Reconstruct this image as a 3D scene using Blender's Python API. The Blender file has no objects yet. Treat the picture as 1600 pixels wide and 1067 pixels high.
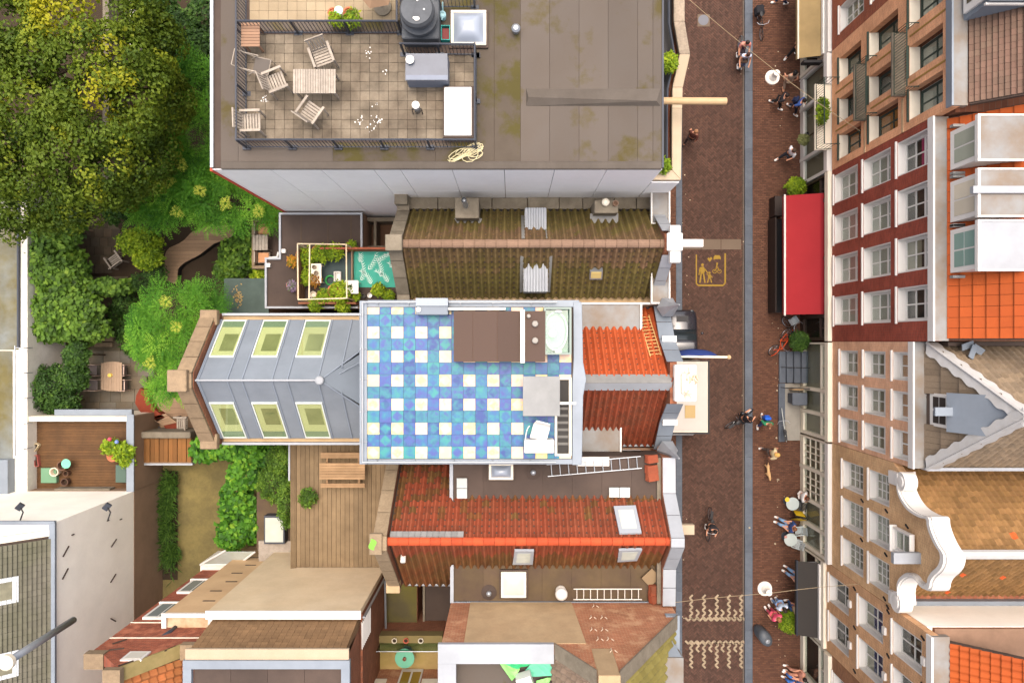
import bpy, bmesh, math, random
import numpy as np
from mathutils import Vector, Matrix
random.seed(11)
R = math.radians
SC = bpy.context.scene
COL = SC.collection
# ---------------------------------------------------------------- camera, sky, sun, exposure
H, F = 38.0, 1140.0                      # drone height in metres, focal length in photo pixels
cam = bpy.data.cameras.new('drone_camera')
cam.sensor_width = 36; cam.lens = 36*F/1600; cam.clip_end = 2000; cam.clip_start = .1
cam_o = bpy.data.objects.new('drone_camera', cam); cam_o.location = (0, 0, H); COL.objects.link(cam_o)
SC.camera = cam_o
SUN_EL, SUN_AZ = 77, 2                 # degrees; azimuth clockwise from +Y
world = bpy.data.worlds.new('World'); SC.world = world; world.use_nodes = True
nt = world.node_tree
sky = nt.nodes.new('ShaderNodeTexSky'); sky.sky_type = 'NISHITA'; sky.sun_disc = False
sky.sun_elevation = R(SUN_EL); sky.sun_rotation = R(SUN_AZ); sky.air_density = .6; sky.dust_density = 9.0; sky.ozone_density = .3
nt.links.new(sky.outputs[0], nt.nodes['Background'].inputs[0]); nt.nodes['Background'].inputs[1].default_value = .15
sl = bpy.data.lights.new('sun', 'SUN'); sl.energy = .8; sl.angle = R(140); sl.color = (1, .965, .9)
sun_o = bpy.data.objects.new('sun', sl); COL.objects.link(sun_o)
sd = Vector((math.sin(R(SUN_AZ))*math.cos(R(SUN_EL)), math.cos(R(SUN_AZ))*math.cos(R(SUN_EL)), math.sin(R(SUN_EL))))
sun_o.rotation_euler = sd.to_track_quat('Z', 'Y').to_euler(); sun_o.location = (0, 12, 60)
SC.view_settings.view_transform = 'Standard'; SC.view_settings.look = 'None'
SC.view_settings.exposure = 1.08; SC.view_settings.gamma = 1
SC.cycles.max_bounces = 6; SC.cycles.use_denoising = True
# ---------------------------------------------------------------- helpers
def X(px, z=0.): return (px-800)*(H-z)/F
def Y(py, z=0.): return (533.5-py)*(H-z)/F
def W(px, py, z=0.): return Vector((X(px, z), Y(py, z), z))
def lin(c): return tuple((v/12.92 if v <= .04045 else ((v+.055)/1.055)**2.4) for v in (a/255 for a in c)) + (1,)
def empty(name, loc):
    o = bpy.data.objects.new(name, None); o.location = loc; o.empty_display_size = .2; COL.objects.link(o); return o
def tag(o, label=None, cat=None, group=None, kind=None):
    if label: o['label'] = label
    if cat: o['category'] = cat
    if group: o['group'] = group
    if kind: o['kind'] = kind
    return o
def thing(name, label, cat, loc=(0, 0, 0), group=None, rz=0):
    o = empty(name, loc); o.rotation_euler.z = rz; return tag(o, label, cat, group)
def pinv(o, parent):
    o.parent = parent
    o.matrix_parent_inverse = WM(parent).inverted()
def WM(o):
    m = Matrix.LocRotScale(o.location, o.rotation_euler, o.scale)
    return m if not o.parent else WM(o.parent) @ o.matrix_parent_inverse @ m
def link(me, name, parent=None, loc=(0, 0, 0), rot=None, local=False):
    o = bpy.data.objects.new(name, me); COL.objects.link(o); o.location = loc
    if rot is not None:
        o.rotation_euler = rot
    if parent:
        if local: o.parent = parent
        else: pinv(o, parent)
    return o
class MB:
    def __init__(s): s.v = []; s.f = []; s.r = []
    def add(s, vs, fs, r=None):
        n = len(s.v); s.v += [tuple(v) for v in vs]; s.f += [tuple(i+n for i in f) for f in fs]
        s.r += [random.random() if r is None else r]*len(fs); return s
    def box(s, x0, x1, y0, y1, z0, z1, r=None):
        if x0 > x1: x0, x1 = x1, x0
        if y0 > y1: y0, y1 = y1, y0
        if z0 > z1: z0, z1 = z1, z0
        return s.add([(x0,y0,z0),(x1,y0,z0),(x1,y1,z0),(x0,y1,z0),(x0,y0,z1),(x1,y0,z1),(x1,y1,z1),(x0,y1,z1)],
              [(0,3,2,1),(4,5,6,7),(0,1,5,4),(1,2,6,5),(2,3,7,6),(3,0,4,7)], r)
    def obox(s, c, sx, sy, sz, rz=0, rx=0, ry=0, r=None):      # box of size, rotated, centred at c
        m = Matrix.Translation(c) @ Matrix.Rotation(rz, 4, 'Z') @ Matrix.Rotation(ry, 4, 'Y') @ Matrix.Rotation(rx, 4, 'X')
        vs = [m @ Vector((x*sx/2, y*sy/2, z*sz/2)) for z in (-1, 1) for x, y in ((-1,-1),(1,-1),(1,1),(-1,1))]
        return s.add(vs, [(0,3,2,1),(4,5,6,7),(0,1,5,4),(1,2,6,5),(2,3,7,6),(3,0,4,7)], r)
    def ext(s, poly, vec, r=None):                              # extrude a planar 3-D polygon
        n = len(poly); vec = Vector(vec); a = [Vector(p) for p in poly]; b = [p+vec for p in a]
        nr = Vector((0, 0, 0))
        for i in range(n):
            p, q = a[i], a[(i+1) % n]; nr += p.cross(q)
        if nr.dot(vec) > 0: a, b = a[::-1], b[::-1]
        fs = [tuple(range(n)), tuple(range(2*n-1, n-1, -1))] + [((i+1) % n, i, n+i, n+(i+1) % n) for i in range(n)]
        return s.add(a+b, fs, r)
    def prism(s, pts, z0, z1, r=None): return s.ext([(p[0], p[1], z0) for p in pts], (0, 0, z1-z0), r)
    def slab(s, poly, t, r=None):                               # planar polygon thickened downwards along its normal
        a = [Vector(p) for p in poly]; nr = Vector((0, 0, 0))
        for i in range(len(a)): nr += a[i].cross(a[(i+1) % len(a)])
        nr.normalize()
        if nr.z < 0: nr = -nr
        return s.ext(poly, nr*-t, r)
    def tube(s, p, q, r1, r2=None, n=8, cap=True, r=None):
        p, q = Vector(p), Vector(q); r2 = r1 if r2 is None else r2; d = (q-p).normalized()
        u = d.orthogonal().normalized(); w = d.cross(u); vs = []
        for c, rr in ((p, r1), (q, r2)):
            for i in range(n):
                a = 2*math.pi*i/n; vs.append(c+(u*math.cos(a)+w*math.sin(a))*rr)
        fs = [(i, (i+1) % n, n+(i+1) % n, n+i) for i in range(n)]
        if cap: fs += [tuple(range(n-1, -1, -1)), tuple(range(n, 2*n))]
        return s.add(vs, fs, r)
    def path(s, pts, rad, n=6, r=None):
        pts = [Vector(p) for p in pts]; vs = []; fs = []; m = len(pts); u = None
        for k, p in enumerate(pts):
            d = (pts[min(k+1, m-1)]-pts[max(k-1, 0)]).normalized()
            u = d.orthogonal().normalized() if u is None else (u-d*u.dot(d)).normalized()
            w = d.cross(u); rr = rad[k] if isinstance(rad, (list, tuple)) else rad
            for i in range(n):
                a = 2*math.pi*i/n; vs.append(p+(u*math.cos(a)+w*math.sin(a))*rr)
        for k in range(m-1):
            for i in range(n): fs.append((k*n+i, k*n+(i+1) % n, (k+1)*n+(i+1) % n, (k+1)*n+i))
        fs += [tuple(range(n-1, -1, -1)), tuple(range((m-1)*n, m*n))]
        return s.add(vs, fs, r)
    def lathe(s, prof, c=(0, 0, 0), n=16, M=None, cap=True, r=None):   # profile of (radius, z)
        c = Vector(c); vs = []; fs = []
        for rr, z in prof:
            for i in range(n):
                a = 2*math.pi*i/n; p = Vector((rr*math.cos(a), rr*math.sin(a), z)); vs.append(c+(M @ p if M else p))
        for k in range(len(prof)-1):
            for i in range(n): fs.append((k*n+i, k*n+(i+1) % n, (k+1)*n+(i+1) % n, (k+1)*n+i))
        if cap: fs += [tuple(range(n-1, -1, -1)), tuple(range((len(prof)-1)*n, len(prof)*n))]
        return s.add(vs, fs, r)
    def ring(s, c, rad, tr, n=24, k=6, M=None, r=None):               # torus
        c = Vector(c); vs = []; fs = []
        for i in range(n):
            a = 2*math.pi*i/n
            for j in range(k):
                b = 2*math.pi*j/k; p = Vector(((rad+tr*math.cos(b))*math.cos(a), (rad+tr*math.cos(b))*math.sin(a), tr*math.sin(b)))
                vs.append(c+(M @ p if M else p))
        for i in range(n):
            for j in range(k): fs.append((i*k+j, ((i+1) % n)*k+j, ((i+1) % n)*k+(j+1) % k, i*k+(j+1) % k))
        return s.add(vs, fs, r)
    def mesh(s, name, mat, smooth=False, origin=None):
        me = bpy.data.meshes.new(name); o = Vector(origin) if origin is not None else Vector((0, 0, 0))
        me.from_pydata([(v[0]-o.x, v[1]-o.y, v[2]-o.z) for v in s.v], [], s.f)
        a = me.attributes.new('rnd', 'FLOAT', 'FACE'); a.data.foreach_set('value', s.r)
        if mat: me.materials.append(mat)
        if smooth: me.polygons.foreach_set('use_smooth', [True]*len(s.f))
        me.update(); return me
    def build(s, name, mat, parent=None, smooth=False, bevel=0, local=False, seg=1, oneR=False):
        if oneR: s.r = [0.]*len(s.f)
        vs = np.array(s.v); c = Vector(((vs.min(0)+vs.max(0))/2).tolist())
        if not parent: c.z = float(vs[:, 2].min())
        me = s.mesh(name, mat, smooth, c)
        o = link(me, name, parent, c, local=local)
        if bevel:
            m = o.modifiers.new('bevel', 'BEVEL'); m.width = bevel; m.segments = seg; m.limit_method = 'ANGLE'; m.angle_limit = R(40)
        return o
def struct(name, mb, mat, **k): return tag(mb.build(name, mat, **k), kind='structure')
def copy_tree(o, parent=None):
    c = o.copy(); COL.objects.link(c); c.parent = parent
    for ch in list(o.children): copy_tree(ch, c)
    return c
# ---------------------------------------------------------------- materials
ALB = {'bitumen_felt': .5, 'mossy_bitumen_felt': .5, 'very_mossy_bitumen_felt': .5, 'dark_bitumen_felt': .62, 'brown_bitumen_felt': .6, 'terrace_paver': .55, 'cream_paver': .55, 'zinc_sheet': .6, 'pale_zinc': .6, 'stained_zinc': .46,
       'weathered_brown_tile': .7, 'mossy_brown_tile': .75, 'red_clay_tile': .66, 'mossy_red_clay_tile': .75, 'orange_clay_tile': .75, 'flat_orange_tile': .58, 'pavement_clinker': .6, 'pale_concrete_top': .62, 'roof_panel': .8, 'red_awning': .6, 'deck_wood': .6, 'cream_coping': .62, 'cream_render': 1., 'tan_render': .85, 'road_clinker': .52, 'bluestone_kerb': .72, 'pale_marking_brick': .85, 'dark_deck_wood': .62, 'stained_plank': .62, 'grey_slate': .62, 'van_roof': .75, 'yellow_road_paint': .85, 'pale_timber': .75, 'garden_slab': .8, 'teak': .78, 'translucent_lid': .6, 'brown_felt': .8, 'concrete_slab': .6,
       'sandstone': .62, 'ridge_clay_tile': .7, 'tan_clay_tile': .72, 'grey_beige_tile': .68, 'brown_shingle': .7, 'rendered_coping': .6, 'white_paint': .86, 'old_concrete': .8, 'weathered_shake': .7, 'lead_flashing': .6, 'white_lead': .7, 'red_ridge_tile': .75, 'weathered_wood': .92, 'rosy_brown_shingle': .62}
def mat(name, col, col2=None, rough=.85, var=.08, ns=3., nmix=.5, dirt=.25, ds=.5, bump=0., bs=30., metal=0., spec=.3, huevar=0., col3=None, c3=.6, sat=1., fine=0., emit=None, alpha=None, coat=0.):
    m = bpy.data.materials.new(name); m.use_nodes = True; t = m.node_tree; N = t.nodes; L = t.links
    b = N['Principled BSDF']; b.inputs['Roughness'].default_value = rough; b.inputs['Metallic'].default_value = metal
    b.inputs['Specular IOR Level'].default_value = spec
    if coat: b.inputs['Coat Weight'].default_value = coat; b.inputs['Coat Roughness'].default_value = .1
    ak = ALB.get(name, 1/.9)*.9
    geo = N.new('ShaderNodeNewGeometry'); P = geo.outputs['Position']
    def noise(sc, det=4, rg=.6):
        n = N.new('ShaderNodeTexNoise'); n.inputs['Scale'].default_value = sc; n.inputs['Detail'].default_value = det
        n.inputs['Roughness'].default_value = rg; L.new(P, n.inputs['Vector']); return n.outputs[0]
    def math_(op, a, bb):
        n = N.new('ShaderNodeMath'); n.operation = op
        for i, v in enumerate((a, bb)):
            if isinstance(v, (int, float)): n.inputs[i].default_value = v
            else: L.new(v, n.inputs[i])
        return n.outputs[0]
    def ramp(v, lo, hi, a, bb):
        n = N.new('ShaderNodeMapRange'); n.inputs[1].default_value = lo; n.inputs[2].default_value = hi
        n.inputs[3].default_value = a; n.inputs[4].default_value = bb; L.new(v, n.inputs[0]); return n.outputs[0]
    def mix(f, a, bb, typ='MIX'):
        n = N.new('ShaderNodeMix'); n.data_type = 'RGBA'; n.blend_type = typ
        for i, v in ((0, f), (6, a), (7, bb)):
            if isinstance(v, (int, float)): n.inputs[i].default_value = v
            elif isinstance(v, tuple): n.inputs[i].default_value = v
            else: L.new(v, n.inputs[i])
        return n.outputs[2]
    oi = N.new('ShaderNodeObjectInfo'); at = N.new('ShaderNodeAttribute'); at.attribute_name = 'rnd'
    rnd = math_('FRACT', math_('ADD', oi.outputs['Random'], at.outputs['Fac']), 0)
    c = lin(col)
    if col2:
        f = math_('MULTIPLY', ramp(noise(ns), .35, .65, 0, 1), nmix)
        if huevar: f = math_('ADD', math_('MULTIPLY', f, 1-huevar), math_('MULTIPLY', rnd, huevar))
        c = mix(f, c, lin(col2))
    if col3:
        f = ramp(noise(ds*1.7, 5, .65), c3-.04, c3+.08, 0, .85); c = mix(f, c, lin(col3))
    rnd2 = math_('FRACT', math_('MULTIPLY', rnd, 7.31), 0)
    v = math_('ADD', math_('MULTIPLY', rnd2, 2*var*ak), (1-var)*ak)
    if dirt: v = math_('MULTIPLY', v, ramp(noise(ds, 5, .7), .3, .62, 1-dirt, 1.0))
    if fine: v = math_('MULTIPLY', v, ramp(noise(bs, 3, .7), .3, .7, 1-fine, 1+fine))
    cc = N.new('ShaderNodeCombineColor')
    for i in range(3): L.new(v, cc.inputs[i])
    c = mix(1., c, cc.outputs[0], 'MULTIPLY')
    L.new(c, b.inputs['Base Color'])
    if emit: b.inputs['Emission Color'].default_value = lin(emit); b.inputs['Emission Strength'].default_value = 1
    if bump:
        bn = N.new('ShaderNodeBump'); bn.inputs['Strength'].default_value = bump; bn.inputs['Distance'].default_value = .02
        L.new(noise(bs, 3), bn.inputs['Height']); L.new(bn.outputs[0], b.inputs['Normal'])
    return m
def brick(name, c1, c2, mortar, axis='x', bw=.21, bh=.065, var=.2, dirt=.3, patch=None):
    """brick courses on a wall whose normal is x or y, or a floor (z)"""
    m = bpy.data.materials.new(name); m.use_nodes = True; t = m.node_tree; N = t.nodes; L = t.links; b = N['Principled BSDF']
    b.inputs['Roughness'].default_value = .9; b.inputs['Specular IOR Level'].default_value = .2
    geo = N.new('ShaderNodeNewGeometry'); sp = N.new('ShaderNodeSeparateXYZ'); L.new(geo.outputs['Position'], sp.inputs[0])
    cb = N.new('ShaderNodeCombineXYZ'); a = {'x': (1, 2), 'y': (0, 2), 'z': (1, 0)}[axis]
    L.new(sp.outputs[a[0]], cb.inputs[0]); L.new(sp.outputs[a[1]], cb.inputs[1])
    bt = N.new('ShaderNodeTexBrick'); L.new(cb.outputs[0], bt.inputs['Vector'])
    bt.inputs['Color1'].default_value = lin(c1); bt.inputs['Color2'].default_value = lin(c2); bt.inputs['Mortar'].default_value = lin(mortar)
    bt.inputs['Scale'].default_value = 1; bt.inputs['Brick Width'].default_value = bw; bt.inputs['Row Height'].default_value = bh
    bt.inputs['Mortar Size'].default_value = .008; bt.inputs['Mortar Smooth'].default_value = .3
    n = N.new('ShaderNodeTexNoise'); n.inputs['Scale'].default_value = .7; n.inputs['Detail'].default_value = 6; n.inputs['Roughness'].default_value = .7
    L.new(geo.outputs['Position'], n.inputs['Vector'])
    mr = N.new('ShaderNodeMapRange'); mr.inputs[1].default_value = .3; mr.inputs[2].default_value = .7; mr.inputs[3].default_value = 1-dirt; mr.inputs[4].default_value = 1.1
    L.new(n.outputs[0], mr.inputs[0])
    mx = N.new('ShaderNodeMix'); mx.data_type = 'RGBA'; mx.blend_type = 'MULTIPLY'; mx.inputs[0].default_value = 1
    cc = N.new('ShaderNodeCombineColor')
    for i in range(3): L.new(mr.outputs[0], cc.inputs[i])
    L.new(bt.outputs[0], mx.inputs[6]); L.new(cc.outputs[0], mx.inputs[7]); out = mx.outputs[2]
    if patch:
        n2 = N.new('ShaderNodeTexNoise'); n2.inputs['Scale'].default_value = 1.3; n2.inputs['Detail'].default_value = 7; n2.inputs['Roughness'].default_value = .75
        L.new(geo.outputs['Position'], n2.inputs['Vector'])
        m2 = N.new('ShaderNodeMapRange'); m2.inputs[1].default_value = .52; m2.inputs[2].default_value = .64; L.new(n2.outputs[0], m2.inputs[0])
        x2 = N.new('ShaderNodeMix'); x2.data_type = 'RGBA'; L.new(m2.outputs[0], x2.inputs[0]); L.new(out, x2.inputs[6]); x2.inputs[7].default_value = lin(patch); out = x2.outputs[2]
    L.new(out, b.inputs['Base Color'])
    bn = N.new('ShaderNodeBump'); bn.inputs['Strength'].default_value = .5; bn.inputs['Distance'].default_value = .01
    iv = N.new('ShaderNodeMath'); iv.operation = 'SUBTRACT'; iv.inputs[0].default_value = 1; L.new(bt.outputs['Fac'], iv.inputs[1])
    L.new(iv.outputs[0], bn.inputs['Height']); L.new(bn.outputs[0], b.inputs['Normal'])
    return m
def glassmat(name, tint=(235, 240, 240), refl=.12, rough=.03):
    m = bpy.data.materials.new(name); m.use_nodes = True; t = m.node_tree; N = t.nodes; L = t.links
    N.remove(N['Principled BSDF']); o = N['Material Output']
    tr = N.new('ShaderNodeBsdfTransparent'); tr.inputs[0].default_value = lin(tint)
    gl = N.new('ShaderNodeBsdfGlossy'); gl.inputs['Roughness'].default_value = rough
    mx = N.new('ShaderNodeMixShader'); mx.inputs[0].default_value = refl; L.new(tr.outputs[0], mx.inputs[1]); L.new(gl.outputs[0], mx.inputs[2])
    L.new(mx.outputs[0], o.inputs[0]); return m
def leafmat(name, cols, rough=.6, trans=.25):
    """leaf colours picked along a ramp by each leaf clump's own random value"""
    m = bpy.data.materials.new(name); m.use_nodes = True; t = m.node_tree; N = t.nodes; L = t.links; b = N['Principled BSDF']
    b.inputs['Roughness'].default_value = rough; b.inputs['Specular IOR Level'].default_value = .25
    at = N.new('ShaderNodeAttribute'); at.attribute_name = 'rnd'
    cr = N.new('ShaderNodeValToRGB'); e = cr.color_ramp.elements
    e[0].color = lin(cols[0]); e[1].color = lin(cols[-1])
    for i, c in enumerate(cols[1:-1]): x = e.new((i+1)/(len(cols)-1)); x.color = lin(c)
    L.new(at.outputs['Fac'], cr.inputs[0]); L.new(cr.outputs[0], b.inputs['Base Color'])
    tl = N.new('ShaderNodeBsdfTranslucent'); L.new(cr.outputs[0], tl.inputs[0])
    mx = N.new('ShaderNodeMixShader'); mx.inputs[0].default_value = trans; L.new(b.outputs[0], mx.inputs[1]); L.new(tl.outputs[0], mx.inputs[2])
    L.new(mx.outputs[0], N['Material Output'].inputs[0]); return m
def plain(name, col, rough=.6, **k): return mat(name, col, rough=rough, var=k.pop('var', .03), dirt=k.pop('dirt', .08), **k)
# ---------------------------------------------------------------- material palette
white = plain('white_paint', (236, 233, 226), .5, fine=.03)
cream = plain('cream_paint', (226, 218, 198), .6, dirt=.15)
zinc = mat('zinc_sheet', (170, 182, 194), (150, 162, 174), rough=.5, var=.05, ns=1.2, dirt=.12, metal=.15, spec=.4)
zincpale = mat('pale_zinc', (205, 211, 218), (182, 188, 192), rough=.55, var=.04, ns=.9, dirt=.15, metal=.1)
zincstain = mat('stained_zinc', (196, 198, 196), (178, 150, 118), rough=.6, var=.03, ns=1.1, nmix=.7, dirt=.15)
stone = mat('sandstone', (184, 160, 128), (150, 130, 106), rough=.95, ns=5, dirt=.25, bump=.3, fine=.12)
concrete = mat('old_concrete', (150, 140, 122), (112, 104, 88), rough=.95, ns=3, dirt=.3, bump=.3, fine=.12)
bitumen = mat('bitumen_felt', (128, 119, 109), (112, 102, 91), rough=.9, ns=.8, dirt=.2, ds=.9, bump=.15, bs=60, fine=.06)
bitmoss = mat('mossy_bitumen_felt', (132, 122, 112), (116, 104, 92), rough=.9, ns=.8, dirt=.15, ds=.4, bump=.15, bs=60, fine=.06, col3=(112, 100, 48), c3=.6)
bitmoss2 = mat('very_mossy_bitumen_felt', (124, 112, 98), (108, 96, 82), rough=.9, ns=.8, dirt=.15, ds=.5, fine=.06, bs=60, col3=(108, 100, 40), c3=.5)
bitdark = mat('dark_bitumen_felt', (104, 88, 78), (86, 74, 68), rough=.85, ns=.7, dirt=.25, fine=.05, bs=50)
bitbrown = mat('brown_bitumen_felt', (112, 92, 76), (132, 112, 78), rough=.85, ns=.9, nmix=.7, dirt=.3, fine=.05, bs=50)
darkmetal = plain('dark_grey_steel', (60, 64, 72), .5, metal=.2)
black = plain('black_paint', (34, 34, 36), .5)
blackcloth = mat('black_cloth', (38, 38, 40), rough=.9, bump=.2, bs=60)
steel = plain('galvanised_steel', (150, 155, 160), .4, metal=.6)
chrome = plain('bright_steel', (180, 182, 185), .3, metal=.8)
tan_render = mat('tan_render', (205, 178, 138), (186, 156, 118), rough=.95, ns=.7, dirt=.18, ds=1.2, fine=.05, bs=12)
cream_render = mat('cream_render', (226, 206, 172), (212, 188, 150), rough=.95, ns=.6, dirt=.12, ds=.9, fine=.03, bs=15)
white_render = mat('white_render', (250, 247, 236), (242, 236, 222), rough=.95, ns=.4, dirt=.1, ds=.5, fine=.02, bs=15)
pale_render = mat('weathered_pale_render', (228, 224, 214), (200, 194, 180), rough=.95, ns=.7, dirt=.22, ds=.8, fine=.05, bs=12)
brown_render = mat('brown_render', (146, 122, 100), (126, 104, 84), rough=.95, ns=.4, dirt=.2, ds=.5)
panelwhite = mat('white_wall_panel', (250, 250, 248), (240, 240, 240), rough=.7, var=.02, ns=.4, dirt=.12, ds=.4)
wood_grey = mat('weathered_wood', (178, 168, 154), (146, 134, 120), rough=.9, var=.12, ns=6, dirt=.15, fine=.1, bs=20)
wood_deck = mat('deck_wood', (164, 140, 106), (134, 112, 82), rough=.85, var=.12, ns=2.2, dirt=.25, ds=.6, fine=.1, bs=25)
wood_dark = mat('dark_deck_wood', (124, 88, 52), (88, 62, 36), rough=.75, var=.14, ns=1.6, dirt=.35, ds=.7, fine=.1, bs=25)
wood_pale = mat('pale_timber', (214, 182, 138), (200, 164, 120), rough=.6, ns=4, dirt=.08)
wood_garden = mat('garden_deck_wood', (150, 124, 98), (116, 94, 74), rough=.9, var=.12, ns=2, dirt=.3, fine=.1, bs=25)
teak = mat('teak', (180, 154, 128), (162, 136, 110), rough=.7, var=.07, ns=4, dirt=.05)
rust = mat('corten_steel', (118, 48, 26), (92, 40, 24), rough=.8, ns=3, dirt=.15)
redtrim = plain('red_trim', (190, 70, 48), .6)
tile_red = mat('red_clay_tile', (182, 88, 56), (136, 80, 54), rough=.8, var=.14, ns=1.1, nmix=.85, huevar=.35, dirt=.25, ds=1.1, fine=.1, bs=14)
tile_redmoss = mat('mossy_red_clay_tile', (140, 82, 46), (118, 92, 50), rough=.85, var=.14, ns=.8, nmix=.9, huevar=.35, dirt=.3, ds=.9, fine=.1, bs=14)
tile_orange = mat('orange_clay_tile', (200, 96, 50), (184, 84, 44), rough=.75, var=.1, ns=1.4, huevar=.3, dirt=.15, ds=1.2, fine=.08, bs=14)
tile_brown = mat('weathered_brown_tile', (136, 106, 80), (112, 98, 52), rough=.9, var=.13, ns=.5, nmix=.8, huevar=.3, dirt=.25, ds=.8, fine=.12, bs=14)
tile_moss = mat('mossy_brown_tile', (124, 106, 60), (104, 96, 48), rough=.9, var=.14, ns=.6, nmix=.8, huevar=.3, dirt=.25, ds=.8, fine=.12, bs=14)
tile_ridge = mat('ridge_clay_tile', (164, 134, 112), (140, 114, 94), rough=.9, var=.1, ns=2, dirt=.2, fine=.1, bs=14)
tile_tan = mat('tan_clay_tile', (176, 134, 86), (146, 112, 66), rough=.9, var=.2, ns=.6, nmix=.7, huevar=.5, dirt=.2, ds=.8, fine=.1, bs=14)
tile_grey = mat('grey_beige_tile', (170, 148, 120), (148, 132, 112), rough=.9, var=.16, ns=.6, nmix=.7, huevar=.5, dirt=.2, ds=.8, fine=.1, bs=14)
shingle = mat('brown_shingle', (150, 118, 84), (128, 102, 74), rough=.95, var=.12, ns=1.5, dirt=.2, fine=.1, bs=14)
slate = mat('grey_slate', (132, 128, 112), (118, 118, 92), rough=.8, var=.1, ns=.6, nmix=.8, dirt=.15, ds=.5)
mirror = glassmat('window_glass', (240, 244, 242), .1)
skyglass = glassmat('rooflight_glass', (240, 244, 234), .1)
curt_white = plain('white_blind', (192, 188, 176), .9)
unlit_room = plain('dark_room', (52, 46, 42), .9)  # dark sheet colour standing for the unlit room behind a pane
curt_grey = plain('grey_net_curtain', (158, 150, 132), .9)
curt_yel = plain('ochre_blind', (166, 132, 62), .9)
curt_org = plain('orange_shutter', (190, 120, 50), .8)
curt_blue = plain('navy_blind', (36, 56, 112), .8)
pink = plain('pink_blind', (196, 60, 110), .8)
brk_red = brick('dark_red_brick', (158, 74, 56), (134, 60, 48), (130, 92, 76), 'x')
brk_orange = brick('salmon_brick', (238, 178, 134), (222, 160, 118), (186, 150, 120), 'x')
brk_tan = brick('tan_brick', (224, 186, 140), (206, 166, 122), (176, 148, 116), 'x')
brk_rose = brick('rose_brick', (230, 182, 146), (214, 162, 128), (186, 158, 132), 'x')
brk_brown = brick('brown_brick', (222, 176, 132), (202, 156, 114), (162, 134, 106), 'x')
brk_wall = brick('old_red_brick', (180, 120, 86), (158, 100, 72), (178, 148, 120), 'y', patch=(186, 146, 112))
brk_gard = brick('garden_red_brick', (160, 84, 60), (130, 66, 50), (140, 110, 92), 'y', patch=(176, 110, 84))
brk_plainx = brick('party_brick', (150, 96, 70), (126, 78, 58), (140, 112, 92), 'x')
brk_plainy = brick('party_brick_side', (150, 96, 70), (126, 78, 58), (140, 112, 92), 'y')
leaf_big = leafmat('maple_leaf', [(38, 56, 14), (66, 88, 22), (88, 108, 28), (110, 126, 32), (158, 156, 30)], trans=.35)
leaf_sumac = leafmat('sumac_leaf', [(40, 84, 20), (66, 120, 28), (96, 150, 38), (132, 176, 54)], trans=.35)
leaf_dark = leafmat('dark_shrub_leaf', [(30, 50, 18), (46, 76, 26), (70, 102, 36), (98, 128, 48)], trans=.3)
leaf_ivy = leafmat('ivy_leaf', [(42, 64, 20), (70, 102, 30), (100, 134, 42), (140, 166, 60)], trans=.3)
leaf_lime = leafmat('lime_leaf', [(72, 100, 20), (112, 140, 28), (150, 172, 36), (196, 204, 54)], trans=.35)
leaf_vine = leafmat('vine_leaf', [(38, 76, 20), (66, 116, 30), (98, 150, 40), (150, 182, 56)], trans=.35)
leaf_yel = leafmat('yellow_shoot_leaf', [(130, 150, 50), (168, 178, 66), (188, 192, 84)], trans=.3)
grassmat = leafmat('grass_blade', [(40, 66, 24), (64, 96, 34), (92, 124, 48)])
# ---------------------------------------------------------------- ground and street
def flat(name, x0, x1, y0, y1, z, m, t=.03, kind='structure', **k): return tag(MB().box(x0, x1, y0, y1, z-t, z).build(name, m, **k), kind=kind)
soil = mat('garden_soil', (62, 50, 38), (44, 38, 28), rough=1, ns=2, dirt=.3, bump=.4, bs=20)
flat('ground', -150, 150, -150, 150, -.06, soil, .1)
XF, XR = 6.15, 15.0                                         # street faces of the left and right rows
kx0, kx1 = X(1163), X(1175)
roadb = plain('road_joint_sand', (70, 58, 48), 1)
road = flat('road', X(1056), kx0, -22, 22, -.02, roadb, .03)
rb = mat('road_clinker', (120, 86, 72), (104, 76, 66), rough=.85, var=.3, ns=.9, dirt=.22, ds=.35, fine=.05, bs=20)
pb = mat('pavement_clinker', (136, 92, 70), (118, 82, 66), rough=.85, var=.24, ns=.8, dirt=.2, ds=.4, fine=.05, bs=20)
mk = mat('pale_marking_brick', (186, 168, 140), (166, 148, 122), rough=.85, var=.1, ns=2, dirt=.15)
def bricktop(mb, cx, cy, L, Wd, a, z, h=.02):
    c, s = math.cos(a), math.sin(a); q = []
    for dz, k in ((-h, 0), (0, .006)):
        for sx, sy in ((-1,-1),(1,-1),(1,1),(-1,1)):
            ux, uy = sx*(L/2-k), sy*(Wd/2-k); q.append((cx+ux*c-uy*s, cy+ux*s+uy*c, z+dz))
    mb.add(q, [(4,5,6,7),(0,1,5,4),(1,2,6,5),(2,3,7,6),(3,0,4,7)])
hb, mm = MB(), MB(); w = .105; ca = R(45)
rx0, rx1 = X(1066)+.01, kx0-.08
for i in range(-330, 330):
    for j in range(-330, 330):
        d = (i-j) % 4
        if d == 0: cx, cy, a = (i+1)*w, (j+.5)*w, 0
        elif d == 3: cx, cy, a = (i+.5)*w, (j+1)*w, R(90)
        else: continue
        x, y = cx*math.cos(ca)-cy*math.sin(ca)+10.4, cx*math.sin(ca)+cy*math.cos(ca)
        if not (rx0+.05 < x < rx1-.05 and -20 < y < 20): continue
        bricktop(hb, x, y, 2*w-.018, w-.018, a+ca, 0)
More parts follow.
